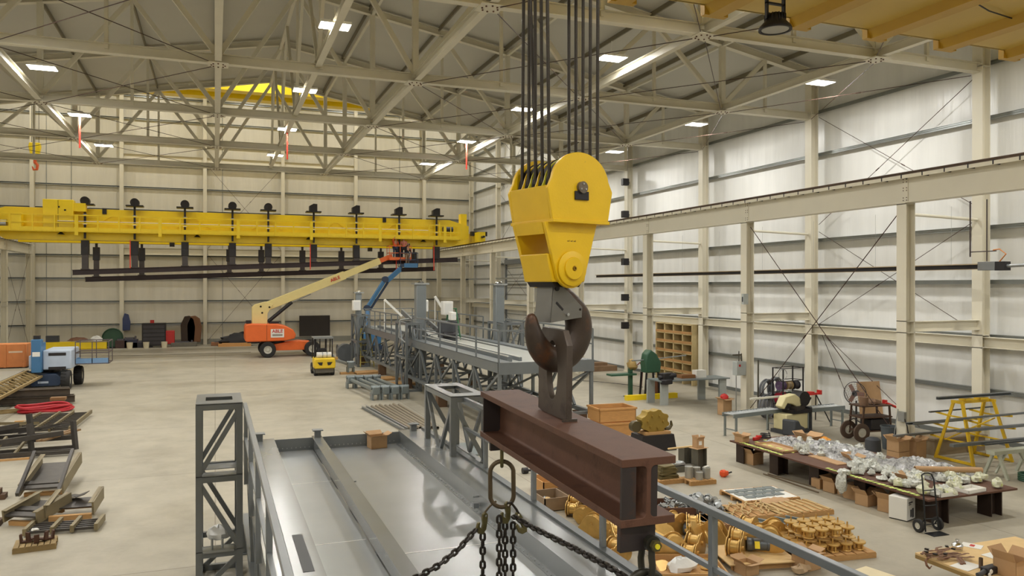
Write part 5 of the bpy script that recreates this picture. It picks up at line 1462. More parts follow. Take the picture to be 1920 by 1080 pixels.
p = onb(1840,1066); simple('steel_cylinder','upright brown metal cylinder on the bench','cylinder',p,MB().pipe((0,0,0),(0,0,.16),.03,.006,18).tube((0,0,.0),(0,0,.13),.02,12),mat('brown_metal',(104,86,70),.5,.4))
p = onb(1866,1050); simple('spray_can','thin grey can behind the black tool on the bench','can',p,MB().lathe([(.0,0),(.022,0),(.022,.13),(.012,.15),(.012,.17),(0,.17)],14),galv)
dl = thing('power_tool','black power tool with round pads lying on the bench','tool',onb(1858,1076),.1)
MB().cbox((0,0,.06),(.30,.14,.11),0).build('body', black, dl, bevel=.02); MB().sweep([(-.14,0,.06),(-.26,-.03,.05),(-.34,-.02,.04)],.035,10).build('handle', darkgrey, dl)
MB().lathe([(0,0),(.035,0),(.03,.012),(0,.012)],14,RM(rx=PI/2,t=(-.1,-.07,.07))).lathe([(0,0),(.03,0),(.026,.012),(0,.012)],14,RM(rx=PI/2,t=(-.14,-.07,.03))).build('pads', white_pl, dl)
p = onb(1898,1078); carton('cardboard_box','open brown carton at the right end of the bench',(p.x,p.y,.751),(.36,.34,.25),.1,open_=.9)
# --- pallets and goods nearer the deck
def fpos_(u,v): return fl(u,v)
# paint cans
pc = pallet('low pallet carrying grey paint cans',fl(1309,905),.75,.55,-.05)
can0 = None
for i,(dx,dy,h,r_c) in enumerate(((-.2,.12,.30,.10),(.03,.12,.26,.10),(-.04,-.12,.19,.09),(.2,-.08,.28,.10))):
    t = thing('paint_can',['tall grey can at the back left of the low pallet','tall grey can at the back middle of the low pallet','short grey can at the front of the low pallet','grey can with a white rag on top, right side of the low pallet'][i],'can',fl(1309,905)+Vector((dx,dy,PH)),0,'grey cans on the low pallet')
    MB().lathe([(0,0),(r_c,0),(r_c*1.02,.01),(r_c,.02),(r_c,h-.02),(r_c*1.03,h-.01),(r_c*1.03,h),(r_c*.88,h),(r_c*.86,h-.012),(0,h-.012)],24).build('body', mat('can_grey',(176,176,170),.35,.4), t)
simple('white_rag','white rag on the right grey can','rag',fl(1309,905)+Vector((.2,-.08,PH+.28)),MB().cbox((0,0,.02),(.16,.06,.03),.3),white_pl)
# scrap plates pile on pallet
pp = fl(1248,903); pallet('pallet under a stack of rough plates right of the lifting beam',pp,.8,.6,0)
r_ = random.Random(3)
for k in range(9):
    simple('cut_plate','rough cut steel plate in the stack right of the lifting beam','plate',(pp.x+.02,pp.y,PH+.035*k),MB().cbox((r_.uniform(-.04,.04),0,.0165),(.55-.02*k,.42-.02*k,.03),r_.uniform(-.3,.3)),mat('cut_plate_olive',(110,98,62),.6,.3,.15),0,'rough plates stacked on a pallet')
# H stubs with carton
hp_a = fl(1298,874)
for (u,v,h,lab) in ((1311,882,.62,'right'),(1286,874,.52,'left')):
    simple('steel_stub',lab+' upright grey H-beam stub under the small cardboard box','steel stub',fl(u,v),MB().ibeam((0,0,0),(0,0,h),.3,.3,.025,.02,up=(1,0,0)),conc_grey)
simple('cardboard_sheet','bent cardboard piece lying on the right H-beam stub','cardboard sheet',fl(1311,882)+Vector((0,0,.62)),MB().box(-.24,.2,-.16,.16,0,.01),card,.2)
carton('cardboard_box','small cardboard box with white label standing on the H-beam stub',fl(1311,882)+Vector((-.03,0,.63)),(.24,.2,.24),.1,open_=1.2,lab=True)
simple('steel_block','flat grey steel block lying on the floor left of the H-beam stubs','steel block',fl(1276,884),MB().box(-.5,.4,-.12,.12,0,.16),conc_grey,-.05)
simple('grey_tool','grey cloth-covered tool on the flat steel block','tool',fl(1276,884)+Vector((-.05,0,.16)),MB().blob((0,0,.05),(.2,.08,.08),8),galv)
simple('timber_batten','pale timber batten resting across the left stub','batten',fl(1286,874)+Vector((-.1,0,.52)),MB().box(-.5,.5,-.03,.03,0,.035),ply,.08)
# orange reel tool on floor
t = thing('orange_tool','small orange cable reel lying alone on the floor','reel',fl(1358,894),.2)
MB().tube((-.08,0,.09),(.02,0,.09),.10,16).cbox((.0,0,.09),(.2,.16,.12),.2).build('body', mat('tool_orange',(226,84,34),.45), t, bevel=.015)
MB().tube((.1,0,.07),(.30,.02,.08),.022,8).build('handle', black, t)
# grey plates on pallet
pz = fl(1424,934); pl_ = pallet('pallet with grey cut plates on white paper',pz,1.5,1.1,-.1)
simple('paper_sheet','white paper under the grey cut plates on the pallet','paper',pz+Vector((0,0,PH)),MB().box(-.7,.7,-.5,.5,0,.004),white_pl,-.1)
plt = mat('grey_cut_plate',(128,136,136),.4,.4,.06)
g0 = None
for k in range(14):
    i, j = k%5, k//5
    loc = pz+Vector((-.55+.27*i+.05*j,.32-.27*j,PH+.006))
    if g0 is None: g0 = MB().box(-.12,.12,-.10,.10,0,.015).build('cut_plate', plt)
    o = g0 if k == 0 else g0.copy()
    if k: COL.objects.link(o)
    o.location = loc; o.rotation_euler = (0,0,.1*math.sin(k*3)-.1); tag(o,'grey rectangular cut plate laid out on the papered pallet','plate','grey plates laid on a pallet')
# tan sticks pallets
stickm = mat('tan_primed_steel',(188,160,108),.6,.1,.1)
for (u,v,w,d,rz,lab,n) in ((1392,966,1.5,.95,-.1,'left pallet of bent tan rods',20),(1487,960,1.5,.9,-.05,'right pallet of tan flat bars',16)):
    pz = fl(u,v); pallet(lab+' beyond the handrail',pz,w,d,rz)
    s0 = None
    for k in range(n):
        x = -w/2+.12+(w-.24)*(k%(n//2))/(n//2-1); y = (-.22 if k < n//2 else .22)
        if s0 is None:
            mb = MB()
            if n == 20: mb.sweep([(-.06,-.19,.02),(0,-.08,.05),(0,.08,.03),(.07,.2,.05)],.017,6)
            else: mb.box(-.035,.035,-.21,.21,0,.02)
            s0 = mb.build('bent_rod' if n == 20 else 'flat_bar', stickm); o = s0
        else: o = s0.copy(); COL.objects.link(o)
        o.location = Matrix.Rotation(rz,3,'Z') @ Vector((x,y,0)) + pz + Vector((0,0,PH+.002)); o.rotation_euler = (0,0,rz+(.5*math.sin(k*2.3) if n==20 else .12*math.sin(k)))
        tag(o,('bent tan rod on the left tan pallet' if n == 20 else 'tan flat bar on the right tan pallet')+' beyond the handrail','rod' if n==20 else 'bar','bent tan rods' if n==20 else 'tan flat bars')
simple('kraft_paper','torn brown paper lying between the tan pallets','paper',fl(1452,948)+Vector((0,0,.115)),crumple(0,0,.7,.35,.07,9,10,6),card)
# channels on plastic
pz = fl(1468,992); simple('plastic_sheet','clear plastic sheet under the grey channels on the floor','plastic sheet',pz,crumple(0,0,1.9,1.0,.05,13),bagm,-.25)
for k in range(5):
    simple('steel_channel',['first','second','third','fourth','fifth'][k]+' grey channel from the left, lying on plastic behind the gold spools','channel',pz+Vector((-.62+.27*k+(.15 if k>2 else 0),.05-.02*k,.04)),MB().chan((-.18,.45,.03),(.28,-.42,.03),.12,.05,.008),plt,0,'grey channels on plastic')
# gold spools pallet (2 layers)
pz = fl(1543,1032)
pallet('pallet stacked with gold spools, beyond the handrail',pz+Vector((-.05,.05,0)),1.55,1.3,-.12)
sp0 = thing('gold_spool','gold flanged spool with a centre pin on the spool pallet','spool',(0,0,-9),0,'gold spools on the pallet')
MB().lathe([(0,0),(.105,0),(.11,.01),(.105,.02),(.05,.025),(.05,.11),(.125,.115),(.13,.125),(.13,.145),(.125,.152),(0,.152)],26).build('body', gold, sp0)
MB().tube((0,0,.15),(0,0,.24),.014,8).build('pin', gold, sp0)
for a in (0,2.1,4.2): MB().cbox((.085*math.cos(a),.085*math.sin(a),.065),(.03,.03,.09),a).build('foot', gold, sp0)
n = 0
for lay, (nx, ny) in enumerate(((5,4),(4,3))):
    for i in range(nx):
        for j in range(ny):
            loc = Matrix.Rotation(-.12,3,'Z') @ Vector((-.56+.28*i+.14*lay,-.42+.28*j+.14*lay,0)) + pz + Vector((-.05,.05,PH+(.245 if lay else 0)))
            lab = ('upper-layer' if lay else 'lower-layer')+' gold flanged spool on the spool pallet'
            if n == 0: sp0.location = loc; sp0['label'] = lab
            else: dup(sp0, loc, .3*n, lab)
            n += 1
# sheave assembly: gold side plates, flanged roller and grey gear motor
def sheave_asm(label, loc, rz, motor=True, group='gold sheave drive units', s=1.0):
    t = thing('sheave_unit', label, 'drive unit', loc, rz, group); t.scale = (s,)*3
    out = [(-.30,-.0)]
    o_ = []
    for (cx, cz, r, a0, a1) in ((-.20,.17,.17,190,70),(.10,.27,.18,130,20),(.26,.13,.12,40,-60)):
        for i in range(9): a = math.radians(a0+(a1-a0)*i/8); o_.append((cx+r*math.cos(a), cz+r*math.sin(a)))
    o_ += [(.2,.0),(-.25,.0)]
    for yy in (-.13,.13):
        MB().prism(o_, .018, RM(t=(0,yy,0))).build('side_plate', gold, t, bevel=.002)
    for (cx, cz, r) in ((-.20,.17,.145),(.10,.27,.15)):
        MB().lathe([(0,-.10),(r,-.10),(r,-.075),(r*.8,-.06),(r*.8,.06),(r,.075),(r,.10),(0,.10)],26,RM(rx=PI/2,t=(cx,0,cz))).build('roller', gold, t)
        MB().tube((cx,-.17,cz),(cx,.17,cz),.035,14).build('shaft', gold, t)
    MB().tube((.02,-.13,.10),(.02,.13,.10),.03,10).build('spacer', gold, t)
    if motor:
        mm = mat('gearmotor_grey',(98,104,110),.35,.3,.05)
        mo = MB().lathe([(0,0),(.11,0),(.125,.02),(.125,.10),(.11,.13),(.11,.36),(.118,.37),(.118,.41),(.06,.42),(.055,.39),(0,.39)],24,RM(rx=PI/2,rz=.35,t=(.20,-.14,.13))).build('gear_motor', mm, t)
        MB().cbox((.17,-.34,.235),(.11,.13,.06),.35).build('terminal_box', mm, mo)
        MB().cbox((.09,-.36,.17),(.02,.09,.13),.35,0,.4).build('yellow_tag', mat('tag_yellow',(240,214,30),.5), mo)
    return t
pw = fl(1412,1052)
pallet('pallet under the plywood sheet with the two sheave units',pw+Vector((0,.02,0)),1.15,.9,-.22)
simple('plywood_sheet','plywood sheet on a pallet carrying two gold sheave units','plywood',pw+Vector((0,.02,PH)),MB().box(-.66,.66,-.52,.52,0,.02),ply,-.22)
zz = PH+.021
sheave_asm('gold sheave drive unit with yellow tag on its grey motor, on the plywood pallet',pw+Vector((-.26,.14,zz)),.75,True)
sheave_asm('gold sheave unit without motor on the right of the plywood pallet',pw+Vector((.34,.10,zz)),-.7,False)
# rows of other sheave units between the deck and the pallets
rr = random.Random(21); k = 0
unit0 = None
def place_unit(u, v, rz, motor, lab, dz=0.0, s=1.0):
    p = fl(u, v); p.z = dz; return sheave_asm(lab, p, rz, motor, s=s)
slots = [(1078,958,.9,1,'leftmost gold sheave unit, just right of the deck rail post'),
 (1108,975,-.6,1,'gold sheave unit with yellow tag left of the beam end'),(1140,985,.3,0,'motorless gold sheave unit below the lifting beam'),
 (1128,962,2.0,0,'gold sheave unit tucked under the lifting beam edge'),(1160,1020,1.3,1,'gold sheave unit directly left of the end lug'),
 (1120,1000,2.4,0,'low gold sheave unit against the deck edge'),(1150,1050,.4,0,'gold sheave unit behind the shackle'),
 (1262,996,.2,1,'gold sheave unit behind the handrail, right of the beam'),(1300,1000,1.0,1,'gold sheave unit left of the handrail post with grey motor'),
 (1255,1040,-.4,0,'gold sheave unit right of the shackle, between the rails'),(1300,1040,.7,0,'gold sheave unit between the rails beside the post'),
 (1330,1010,-.9,0,'gold sheave unit behind the handrail post'),(1400,1005,.5,0,'gold sheave unit behind the plywood pallet'),
 (1445,1010,-.4,0,'gold sheave unit left of the spool pallet')]
for (u,v,rz,mo,lab) in slots: place_unit(u,v+6,rz,bool(mo),lab,0.0,1.0)
# open wooden tray with gold plates and white bag at the bottom centre-right
pz = fl(1290,1072)
t = thing('open_crate','shallow wooden crate with gold plates and a white bag at the bottom edge','crate',pz,-.35)
MB().box(-.6,.6,-.5,.5,0,.02).box(-.6,.6,-.5,-.47,0,.14).box(-.6,.6,.47,.5,0,.14).box(-.6,-.57,-.5,.5,0,.14).box(.57,.6,-.5,.5,0,.14).build('boards', wood, t)
simple('white_bag','white plastic bag lying in the shallow crate at the bottom edge','bag',pz+Vector((-.1,.05,.03)),MB().blob((0,0,.06),(.28,.2,.16),71,14,.2),bag_m)
plate0 = None
def cam_plate():
    pts = []
    for i in range(28):
        a = 2*PI*i/28; r = .16+.03*math.cos(3*a); pts.append((r*math.cos(a), r*math.sin(a)))
    m = MB().prism(pts,.018,RM(rx=PI/2)); 
    return m
for k,(dx,dy,rx_) in enumerate(((-.45,-.3,.1),(-.15,-.38,.0),(.2,-.35,.15),(.42,-.1,.0),(.4,.28,.2),(-.4,.3,.1),(.1,.38,.0))):
    if plate0 is None: plate0 = cam_plate().build('cam_plate', gold); o = plate0
    else: o = plate0.copy(); COL.objects.link(o)
    o.location = pz+Vector((dx,dy,.04+.02*(k%2))); o.rotation_euler = (rx_,.05*k,k*.9); tag(o,'gold cam-shaped plate in the shallow crate at the bottom edge','plate','gold plates in the shallow crate')
for k,(u,v,lab) in enumerate(((1225,1035,'leftmost'),(1245,1020,'second'),(1310,1022,'third'),(1335,1040,'rightmost'))):
    p = fl(u,v); o = plate0.copy(); COL.objects.link(o); o.location = (p.x,p.y,.24); o.rotation_euler = (1.05,.1,.4*k-.3); o.scale = (1.35,1.35,1.35)
    tag(o,lab+' large gold plate leaning between the handrails','plate','leaning gold plates')
# gold parts on dark stand
pz = fl(1236,846)
t = thing('bull_gear_unit','dull gold gear unit with studs on a black stand right of the beam','gear unit',pz+Vector((-.05,.3,0)))
MB().prism([(-.65,0),(.65,0),(.55,.5),(-.55,.5)],.7).build('stand', black, t)
gd = mat('dull_gold_casting',(158,132,62),.45,.5,.12)
pts = [(.48*(1+.07*(1 if (i//2)%2 else -1))*math.cos(2*PI*i/32), .36*(1+.07*(1 if (i//2)%2 else -1))*math.sin(2*PI*i/32)+.88) for i in range(32)]
MB().prism(pts,.35).build('gear_body', gd, t, bevel=.01)
MB().box(-.4,.5,-.25,.25,.5,.58).build('base_board', wood, t)
for a in range(6): MB().tube((.27*math.cos(a),-.24,.88+.2*math.sin(a)),(.27*math.cos(a),-.17,.88+.2*math.sin(a)),.04,8).build('stud', gd, t)
MB().sweep([(.45,0,.6),(.6,0,.62),(.68,0,.72),(.66,0,.85)],[.06,.06,.05,.03],8).build('side_hook', mat('hook_dark_olive',(84,74,48),.5,.3), t)
MB().tube((-.62,-.1,.75),(-.62,.1,.75),.17,16).build('side_wheel', mat('hook_dark_olive',(84,74,48),.5,.3), t)
# orange-brown bin
pz = fl(1160,818); t = thing('wooden_bin','tall open orange-brown wooden bin behind the lifting beam','bin',pz+Vector((0,.5,0)),-.05)
for z0,z1,g in ((0,.45,0),(.5,.95,.0)):
    MB().box(-.68,.68,-.5,-.47,z0,z1).box(-.68,.68,.47,.5,z0,z1).box(-.68,-.65,-.5,.5,z0,z1).box(.65,.68,-.5,.5,z0,z1).build('boards', crate_wood, t)
    MB().box(-.71,.71,-.53,-.5,z1-.06,z1).box(-.71,.71,.5,.53,z1-.06,z1).box(-.71,-.68,-.53,.53,z1-.06,z1).box(.68,.71,-.53,.53,z1-.06,z1).build('rim', crate_wood, t)
MB().box(-.65,.65,-.47,.47,0,.03).build('bottom', crate_wood, t)
# crates beside the rail
for (u,v,w,d,h,rz,m_,lab) in ((1035,930,.85,.8,.34,.0,crate_wood,'orange wooden crate with grey parts, partly behind the lifting beam'),
                   (1050,958,1.15,.8,.30,.0,mat('weathered_crate',(150,128,104),.8,0,.1,7),'weathered open wooden crate right of the deck rail post'),
                   (1088,955,.9,.9,.30,.0,MATS.get('weathered_crate'),'second weathered crate full of pale parts under the lifting beam')):
    pz = fl(u,v); t = thing('wooden_crate',lab,'crate',pz+Vector((.2,.4,0)),rz)
    x, y = w/2, d/2
    MB().box(-x,x,-y,-y+.025,0,h).box(-x,x,y-.025,y,0,h).box(-x,-x+.025,-y,y,0,h).box(x-.025,x,-y,y,0,h).box(-x,x,-y,y,0,.02).build('boards', m_, t)
    for i in range(8): MB().blob((rr.uniform(-x*.7,x*.7),rr.uniform(-y*.7,y*.7),.08),(.11,.09,.10),i+80,8,.2).build('content_lump', galv if i%2 else ply, t)
# grey valves on brown tray
pz = fl(1262,968); t = thing('metal_tray','brown steel tray heaped with silver fittings right of the beam','tray',pz+Vector((-.1,.15,0)),-.3)
MB().box(-.75,.75,-.4,.4,0,.02).box(-.75,.75,-.4,-.38,0,.26).box(-.75,.75,.38,.4,0,.26).box(-.75,-.73,-.4,.4,0,.26).box(.73,.75,-.4,.4,0,.26).build('tray', mat('tray_brown',(104,72,56),.6,.2), t)
fit0 = thing('silver_fitting','silver valve fitting with round flanges','fitting',(0,0,-9))
MB().lathe([(0,0),(.05,0),(.05,.012),(.02,.02),(.02,.06),(.04,.065),(.04,.085),(0,.09)],14).build('flange', galv, fit0)
MB().tube((-.06,0,.045),(.06,0,.045),.022,10).tube((-.07,0,.045),(-.06,0,.045),.038,10).tube((.06,0,.045),(.07,0,.045),.038,10).build('branch', galv, fit0)
used = 0
for k in range(46):
    if k < 26:
        loc = pz+Matrix.Rotation(-.3,3,'Z') @ Vector((rr.uniform(-.6,.6),rr.uniform(-.3,.3),0))+Vector((-.1,.15,.14+.10*(k%2))); grp='silver fittings in the brown tray'; lab='silver pipe fitting in the heap in the brown tray'; sc=1.2
    else:
        q0 = fl(1325,968); a = k*2.4; r0 = .055*math.sqrt(k-25)*1.6
        loc = q0+Vector((r0*math.cos(a)*1.2,.18+r0*math.sin(a),.24 if k<36 else .12)); grp='grey valves heaped on a pallet'; lab='grey round valve in the heap behind the top handrail'; sc=1.9
    if used == 0: fit0.location = loc; fit0['label']=lab; fit0['group']=grp; fit0.scale=(sc,)*3; fit0.rotation_euler=(.4,.2,k); used = 1
    else:
        o = dup(fit0, loc, None, lab, grp); o.scale=(sc,)*3; o.rotation_euler=(rr.uniform(-1,1),rr.uniform(-1,1),k)
pallet('pallet under the heap of grey valves behind the top handrail',fl(1325,975)+Vector((0,.2,0)),1.3,.9,-.3)
# wood lumber below the handrail
for (u,v,rz,lab) in ((1290,982,-.2,'left'),(1345,985,-.25,'right')):
    pallet(lab+' empty weathered pallet behind the handrail post',fl(u,v),1.0,.7,rz,mat('weathered_pallet',(150,112,76),.85,0,.12,8))
for (u,v,s,lab) in ((1512,1066,(.4,.3,.3),'brown carton with gloves just behind the handrail, bottom right'),(1400,1075,(.3,.3,.2),'small carton below the plywood pallet')):
    carton('cardboard_box',lab,fl(u,v),s,.1,open_=.5)
simple('work_gloves','pair of tan work gloves beside the carton behind the handrail','gloves',fl(1500,1076),MB().blob((0,0,.06),(.16,.1,.1),33,12,.25).blob((.16,.05,.05),(.13,.08,.08),34,12,.25),mat('glove_tan',(186,160,128),.8))
simple('cream_sheet','cream board lying on the floor at the bottom edge','board',fl(1628,1082),MB().box(-.4,.4,-.3,.3,0,.02),mat('cream_board',(222,208,172),.7),.2)

# --- machinery zone by the right wall
def roller_table(label, p, q, w, h, grp='grey roller tables of the saw'):
    p = Vector(p); q = Vector(q); d = (q-p); L_ = d.length; rz = math.atan2(d.y,d.x)
    t = thing('roller_table', label, 'roller table', p, rz, grp)
    for s in (-1,1): MB().box(0,L_,s*w/2-.02,s*w/2+.02,h-.13,h).build('side_rail', plt, t)
    n = min(30, int(L_/.14))
    for k in range(n):
        x = .07+(L_-.14)*k/(n-1); MB().tube((x,-w/2+.02,h-.035),(x,w/2-.02,h-.035),.03,10).build('roller', galv, t)
    for x in (.12,L_-.12):
        for s in (-1,1):
            MB().box(x-.03,x+.03,s*w/2-.03,s*w/2+.03,0,h-.12).box(x-.06,x+.06,s*w/2-.03,s*w/2+.03,0,.01).build('leg', plt, t)
        MB().bar((x,-w/2,.25),(x,w/2,.25),.03).build('brace', plt, t)
    return t
a_ = fl(1372,822); b_2 = fl(1447,806)
roller_table('grey roller table on the left side of the band saw', (a_.x,a_.y+.2,0), (a_.x+2.3,a_.y+.6,0), .5, .8)
roller_table('grey roller table on the right side of the band saw', fl(1515,812)+Vector((0,.4,0)), fl(1515,812)+Vector((1.9,.55,0)), .5, .8)
bs = thing('band_saw','cream and black metal-cutting band saw between the roller tables','band saw',fl(1492,812)+Vector((.1,.25,0)),.1)
scm = mat('saw_cream',(214,204,158),.45)
MB().box(-.62,.42,-.3,.3,.12,.68).build('base', scm, bs, bevel=.03)
MB().box(-.7,.5,-.35,.35,.0,.12).build('plinth', darkgrey, bs)
MB().box(-.35,.55,-.35,.35,.68,.80).build('bed', black, bs)
MB().prism([(-.75,.95),(-.55,1.28),(-.1,1.35),(.15,1.2),(.2,.95),(.05,.85),(-.2,1.0),(-.45,1.05),(-.6,.85)],.3,RM(t=(-.05,-.1,0))).build('bow_cover', scm, bs, bevel=.03)
MB().tube((.3,-.25,1.15),(.3,.2,1.15),.26,22).tube((-.5,-.22,1.02),(-.5,.1,1.02),.18,20).build('band_wheel', black, bs)
MB().prism([(.25,.82),(.6,.95),(.75,1.15),(.4,1.3)],.28).cbox((0,-.2,.85),(.5,.3,.15),.2).build('drive_head', mat('saw_black',(48,40,34),.5,.3), bs)
MB().box(-1.6,.9,.33,.42,1.16,1.22).build('long_bar', mat('pale_bar',(206,204,190),.5), bs)
MB().box(.52,.6,-.3,.3,.05,.85).build('stand_end', darkgrey, bs)
t = thing('plastic_chair','dark grey plastic seat shell in front of the band saw','chair',fl(1478,812)+Vector((-.1,-.35,0)),.3)
MB().prism([(-.28,0),(.34,0),(.36,.25),(.12,.35),(.0,.52),(-.26,.55)],.5).build('shell', darkgrey, t, bevel=.05)
# hose coils leaning on the wall
hosem = mat('grey_hose',(104,106,110),.5,0,.1)
for k,(u,v,r0,lab) in enumerate(((1437,770,.42,'front left'),(1452,766,.40,'front right'),(1450,748,.40,'rear upper left'),(1472,752,.42,'rear upper right'))):
    p = aty(u, v, 24.4+.5*k if k<2 else 25.0); p.x = min(p.x, 22.4)
    zc = r0+.06 if k < 2 else r0+.55
    t = thing('hose_coil','grey hose coil, '+lab+' of four stacked by the building column','hose coil',(p.x,p.y+.2*k,zc),.35)
    for j in range(4):
        MB().sweep([((r0-.05*(j%2))*math.cos(2*PI*i/26),-.09+.06*j,(r0-.05*(j%2))*math.sin(2*PI*i/26)) for i in range(26)],.035,8,closed=True).build('hose_loop', hosem, t)
# cable reel rack
rk = thing('reel_rack','black frame rack holding coloured cable reels','reel rack',fl(1497,790)+Vector((.2,.8,0)),.15)
for s in (-.55,.55):
    for y in (-.25,.25): MB().bar((s,y,0),(s,y,1.95),.04).build('upright', black, rk)
for z in (.1,.55,1.0,1.45,1.93):
    MB().bar((-.55,-.25,z),(.55,-.25,z),.025).bar((-.55,.25,z),(.55,.25,z),.025).bar((-.55,-.25,z),(-.55,.25,z),.025).bar((.55,-.25,z),(.55,.25,z),.025).build('frame', black, rk)
rcol = [('red',(170,40,60)),('green',(60,90,60)),('brown',(150,100,60)),('violet',(90,70,100)),('tan',(150,128,90)),('black',(40,36,40))]
for k,(n_,c_) in enumerate(rcol):
    x = -.33+.33*(k%3); z = .78 if k<3 else 1.25
    r0 = .2 if k<3 else .15
    t = thing('cable_reel', n_+' wound cable reel on the '+('lower' if k<3 else 'upper')+' bar of the reel rack','cable reel',rk.location+Vector((x,0,z)),.15,'cable reels on the rack')
    for s in (-.12,.12): MB().tube((s-.012,0,0),(s+.012,0,0),r0*1.15,20).build('flange', mat('reel_'+n_,c_,.5), t)
    MB().tube((-.108,0,0),(.108,0,0),r0*.85,20).build('winding', mat('winding_'+n_,tuple(int(a*.7+30) for a in c_),.6), t)
for z in (.78,1.25): MB().tube((-.56,0,z),(.56,0,z),.012,8).build('reel_bar', galv, rk)
MB().sweep([(-.6+.22*math.cos(a*.4),-.28,1.72+.2*math.sin(a*.4)) for a in range(16)],.012,6).build('wire_loop', galv, rk)
# red pipe stands
for (u,dx) in ((1538,0),):
    t = thing('pipe_stand','red-topped folding pipe stand behind the right roller table','pipe stand',fl(1545,800)+Vector((.2,.9,0)))
    MB().bar((-.45,0,1.05),(.45,0,1.05),.07).box(-.45,-.38,-.1,.1,1.02,1.18).box(.38,.45,-.1,.1,1.02,1.18).box(-.1,.1,-.1,.1,1.02,1.14).build('head', red, t)
    for s in (-1,1):
        MB().tube((s*.25,0,1.03),(s*.65,-.3,0),.022,8).tube((s*.25,0,1.03),(s*.55,.35,0),.022,8).build('leg_pair', black, t)
# electrical disconnect box on stand by crane column
eb_ = thing('disconnect_box','grey electrical box with red handle fixed to the second crane column','electrical box',(19.8-.42,YC[2]-.05,0))
MB().box(-.22,.22,-.14,.14,1.55,2.1).build('enclosure', mat('enclosure_grey',(184,190,188),.4,.2), eb_, bevel=.015)
MB().box(-.12,-.05,-.16,-.14,1.9,1.98).build('red_mark', red, eb_)
MB().tube((-.15,0,0),(-.15,0,1.55),.018,8).tube((.12,0,2.1),(.12,0,2.3),.018,8).build('conduit', galv, eb_)
MB().box(-.3,.1,-.03,.03,2.32,2.38).tube((-.02,0,2.1),(-.02,0,2.5),.02,8).tube((.1,0,2.1),(.1,0,2.4),.025,8).build('top_gear', conc_grey, eb_)
b0 = thing('breaker_box','small grey switch box high on the second crane column','electrical box',(19.8-.26,YC[2]-.2,4.45))
MB().box(-.16,.06,-.12,.02,-.1,.32).build('enclosure', MATS['enclosure_grey'], b0); MB().box(-.17,-.16,-.08,-.02,0,.2).build('switch_face', darkgrey, b0)
carton('cardboard_box','tall cardboard box with red top items beside the second crane column',(19.8-1.0,YC[2]+.1,0),(.42,.35,.62),.1,open_=.2)
simple('red_items','red cloth on the tall cardboard box by the column','cloth',(19.8-1.0,YC[2]+.1,.63),MB().blob((0,0,.05),(.2,.15,.14),61),red)
for s,(x,y) in enumerate(((20.4,YC[2]+.1),(20.6,YC[2]+.35),(20.25,YC[2]+.5))):
    o = simple('steel_pipe',['left','right','middle'][s]+' thin grey pipe leaning behind the second crane column','pipe',(x,y,0),MB().tube((0,0,0),(.05,.05,2.1-.2*s),.03,8),conc_grey)
# pedestal fan
pf = thing('pedestal_fan','black round pedestal fan standing behind the welding cart','fan',fl(1620,806)+Vector((.15,.5,0)),-1.25)
MB().lathe([(0,0),(.26,0),(.26,.03),(.04,.05),(.03,.95),(0,.95)],20).build('stand', black, pf)
MF = RM(rx=PI/2,t=(0,-.1,1.22))
cg = MB()
for r0 in (.40,.34,.27,.2,.12): cg.sweep([MF @ Vector((r0*math.cos(2*PI*i/30),r0*math.sin(2*PI*i/30),.1*(1-r0*1.5))) for i in range(30)],.005,4,closed=True)
for k in range(20):
    a = 2*PI*k/20; cg.sweep([MF @ Vector((.05*math.cos(a),.05*math.sin(a),.1)),MF @ Vector((.3*math.cos(a),.3*math.sin(a),.07)),MF @ Vector((.41*math.cos(a),.41*math.sin(a),-.02))],.004,4)
cg.build('cage', mat('cage_grey',(120,116,116),.4,.5), pf)
MB().sweep([MF @ Vector((.41*math.cos(2*PI*i/30),.41*math.sin(2*PI*i/30),-.02)) for i in range(30)],.014,6,closed=True).build('rim', black, pf)
for k in range(3): MB().cbox(MF @ Vector((.2*math.cos(2.1*k),.2*math.sin(2.1*k),.02)),(.30,.02,.14),0,0,-2.1*k).build('blade', mat('blade_rust',(140,100,84),.5), pf)
MB().tube(MF @ Vector((0,0,-.18)),MF @ Vector((0,0,.04)),.10,16).build('motor', black, pf)
# welding cart
wc = thing('welding_cart','brown-black welding machine cart with large wheels beside the crane column','welding cart',fl(1640,828)+Vector((.2,.35,0)),-.1)
for s in (-1,1): wheel(wc,(-.62,s*.32,.30),.30,.08,'y',m=mat('cart_wheel_brown',(84,66,54),.6))
for (x,y) in ((-.6,-.3),(-.6,.3),(.55,-.3),(.55,.3)): MB().bar((x,y,.2),(x*.85,y,1.15),.05).build('upright', mat('cart_brown',(84,62,48),.6,.2), wc)
for z in (.3,.75,1.12): MB().box(-.6,.58,-.32,.32,z,z+.04).build('shelf', MATS['cart_brown'], wc)
MB().box(-.2,.5,-.28,.28,.34,.7).build('welder', mat('welder_black',(40,36,38),.5), wc, bevel=.03)
MB().tube((-.35,-.1,1.16),(-.35,-.1,1.42),.14,14).blob((.1,0,1.22),(.25,.2,.12),7,10,.3).build('clutter', mat('cart_clutter',(120,92,70),.7), wc)
MB().sweep([(-.6,.3,.6),(-.66,0,.72),(-.6,-.3,.6)],.02,8).build('handle', black, wc)
MB().cbox((.55,0,1.22),(.08,.14,.12),.2).tube((.5,-.1,1.2),(.85,-.2,1.05),.04,8).build('red_hose_set', red, wc)
simple('cardboard_sheet','large brown cardboard sheet leaning behind the welding cart','cardboard sheet',fl(1655,800)+Vector((.3,.75,0)),MB().bar((0,0,0),(0,.25,1.5),1.0,.03,up=(0,1,0)),card,-.1)
t = thing('waste_bin','tall grey waste bin right of the welding cart','bin',fl(1668,842))
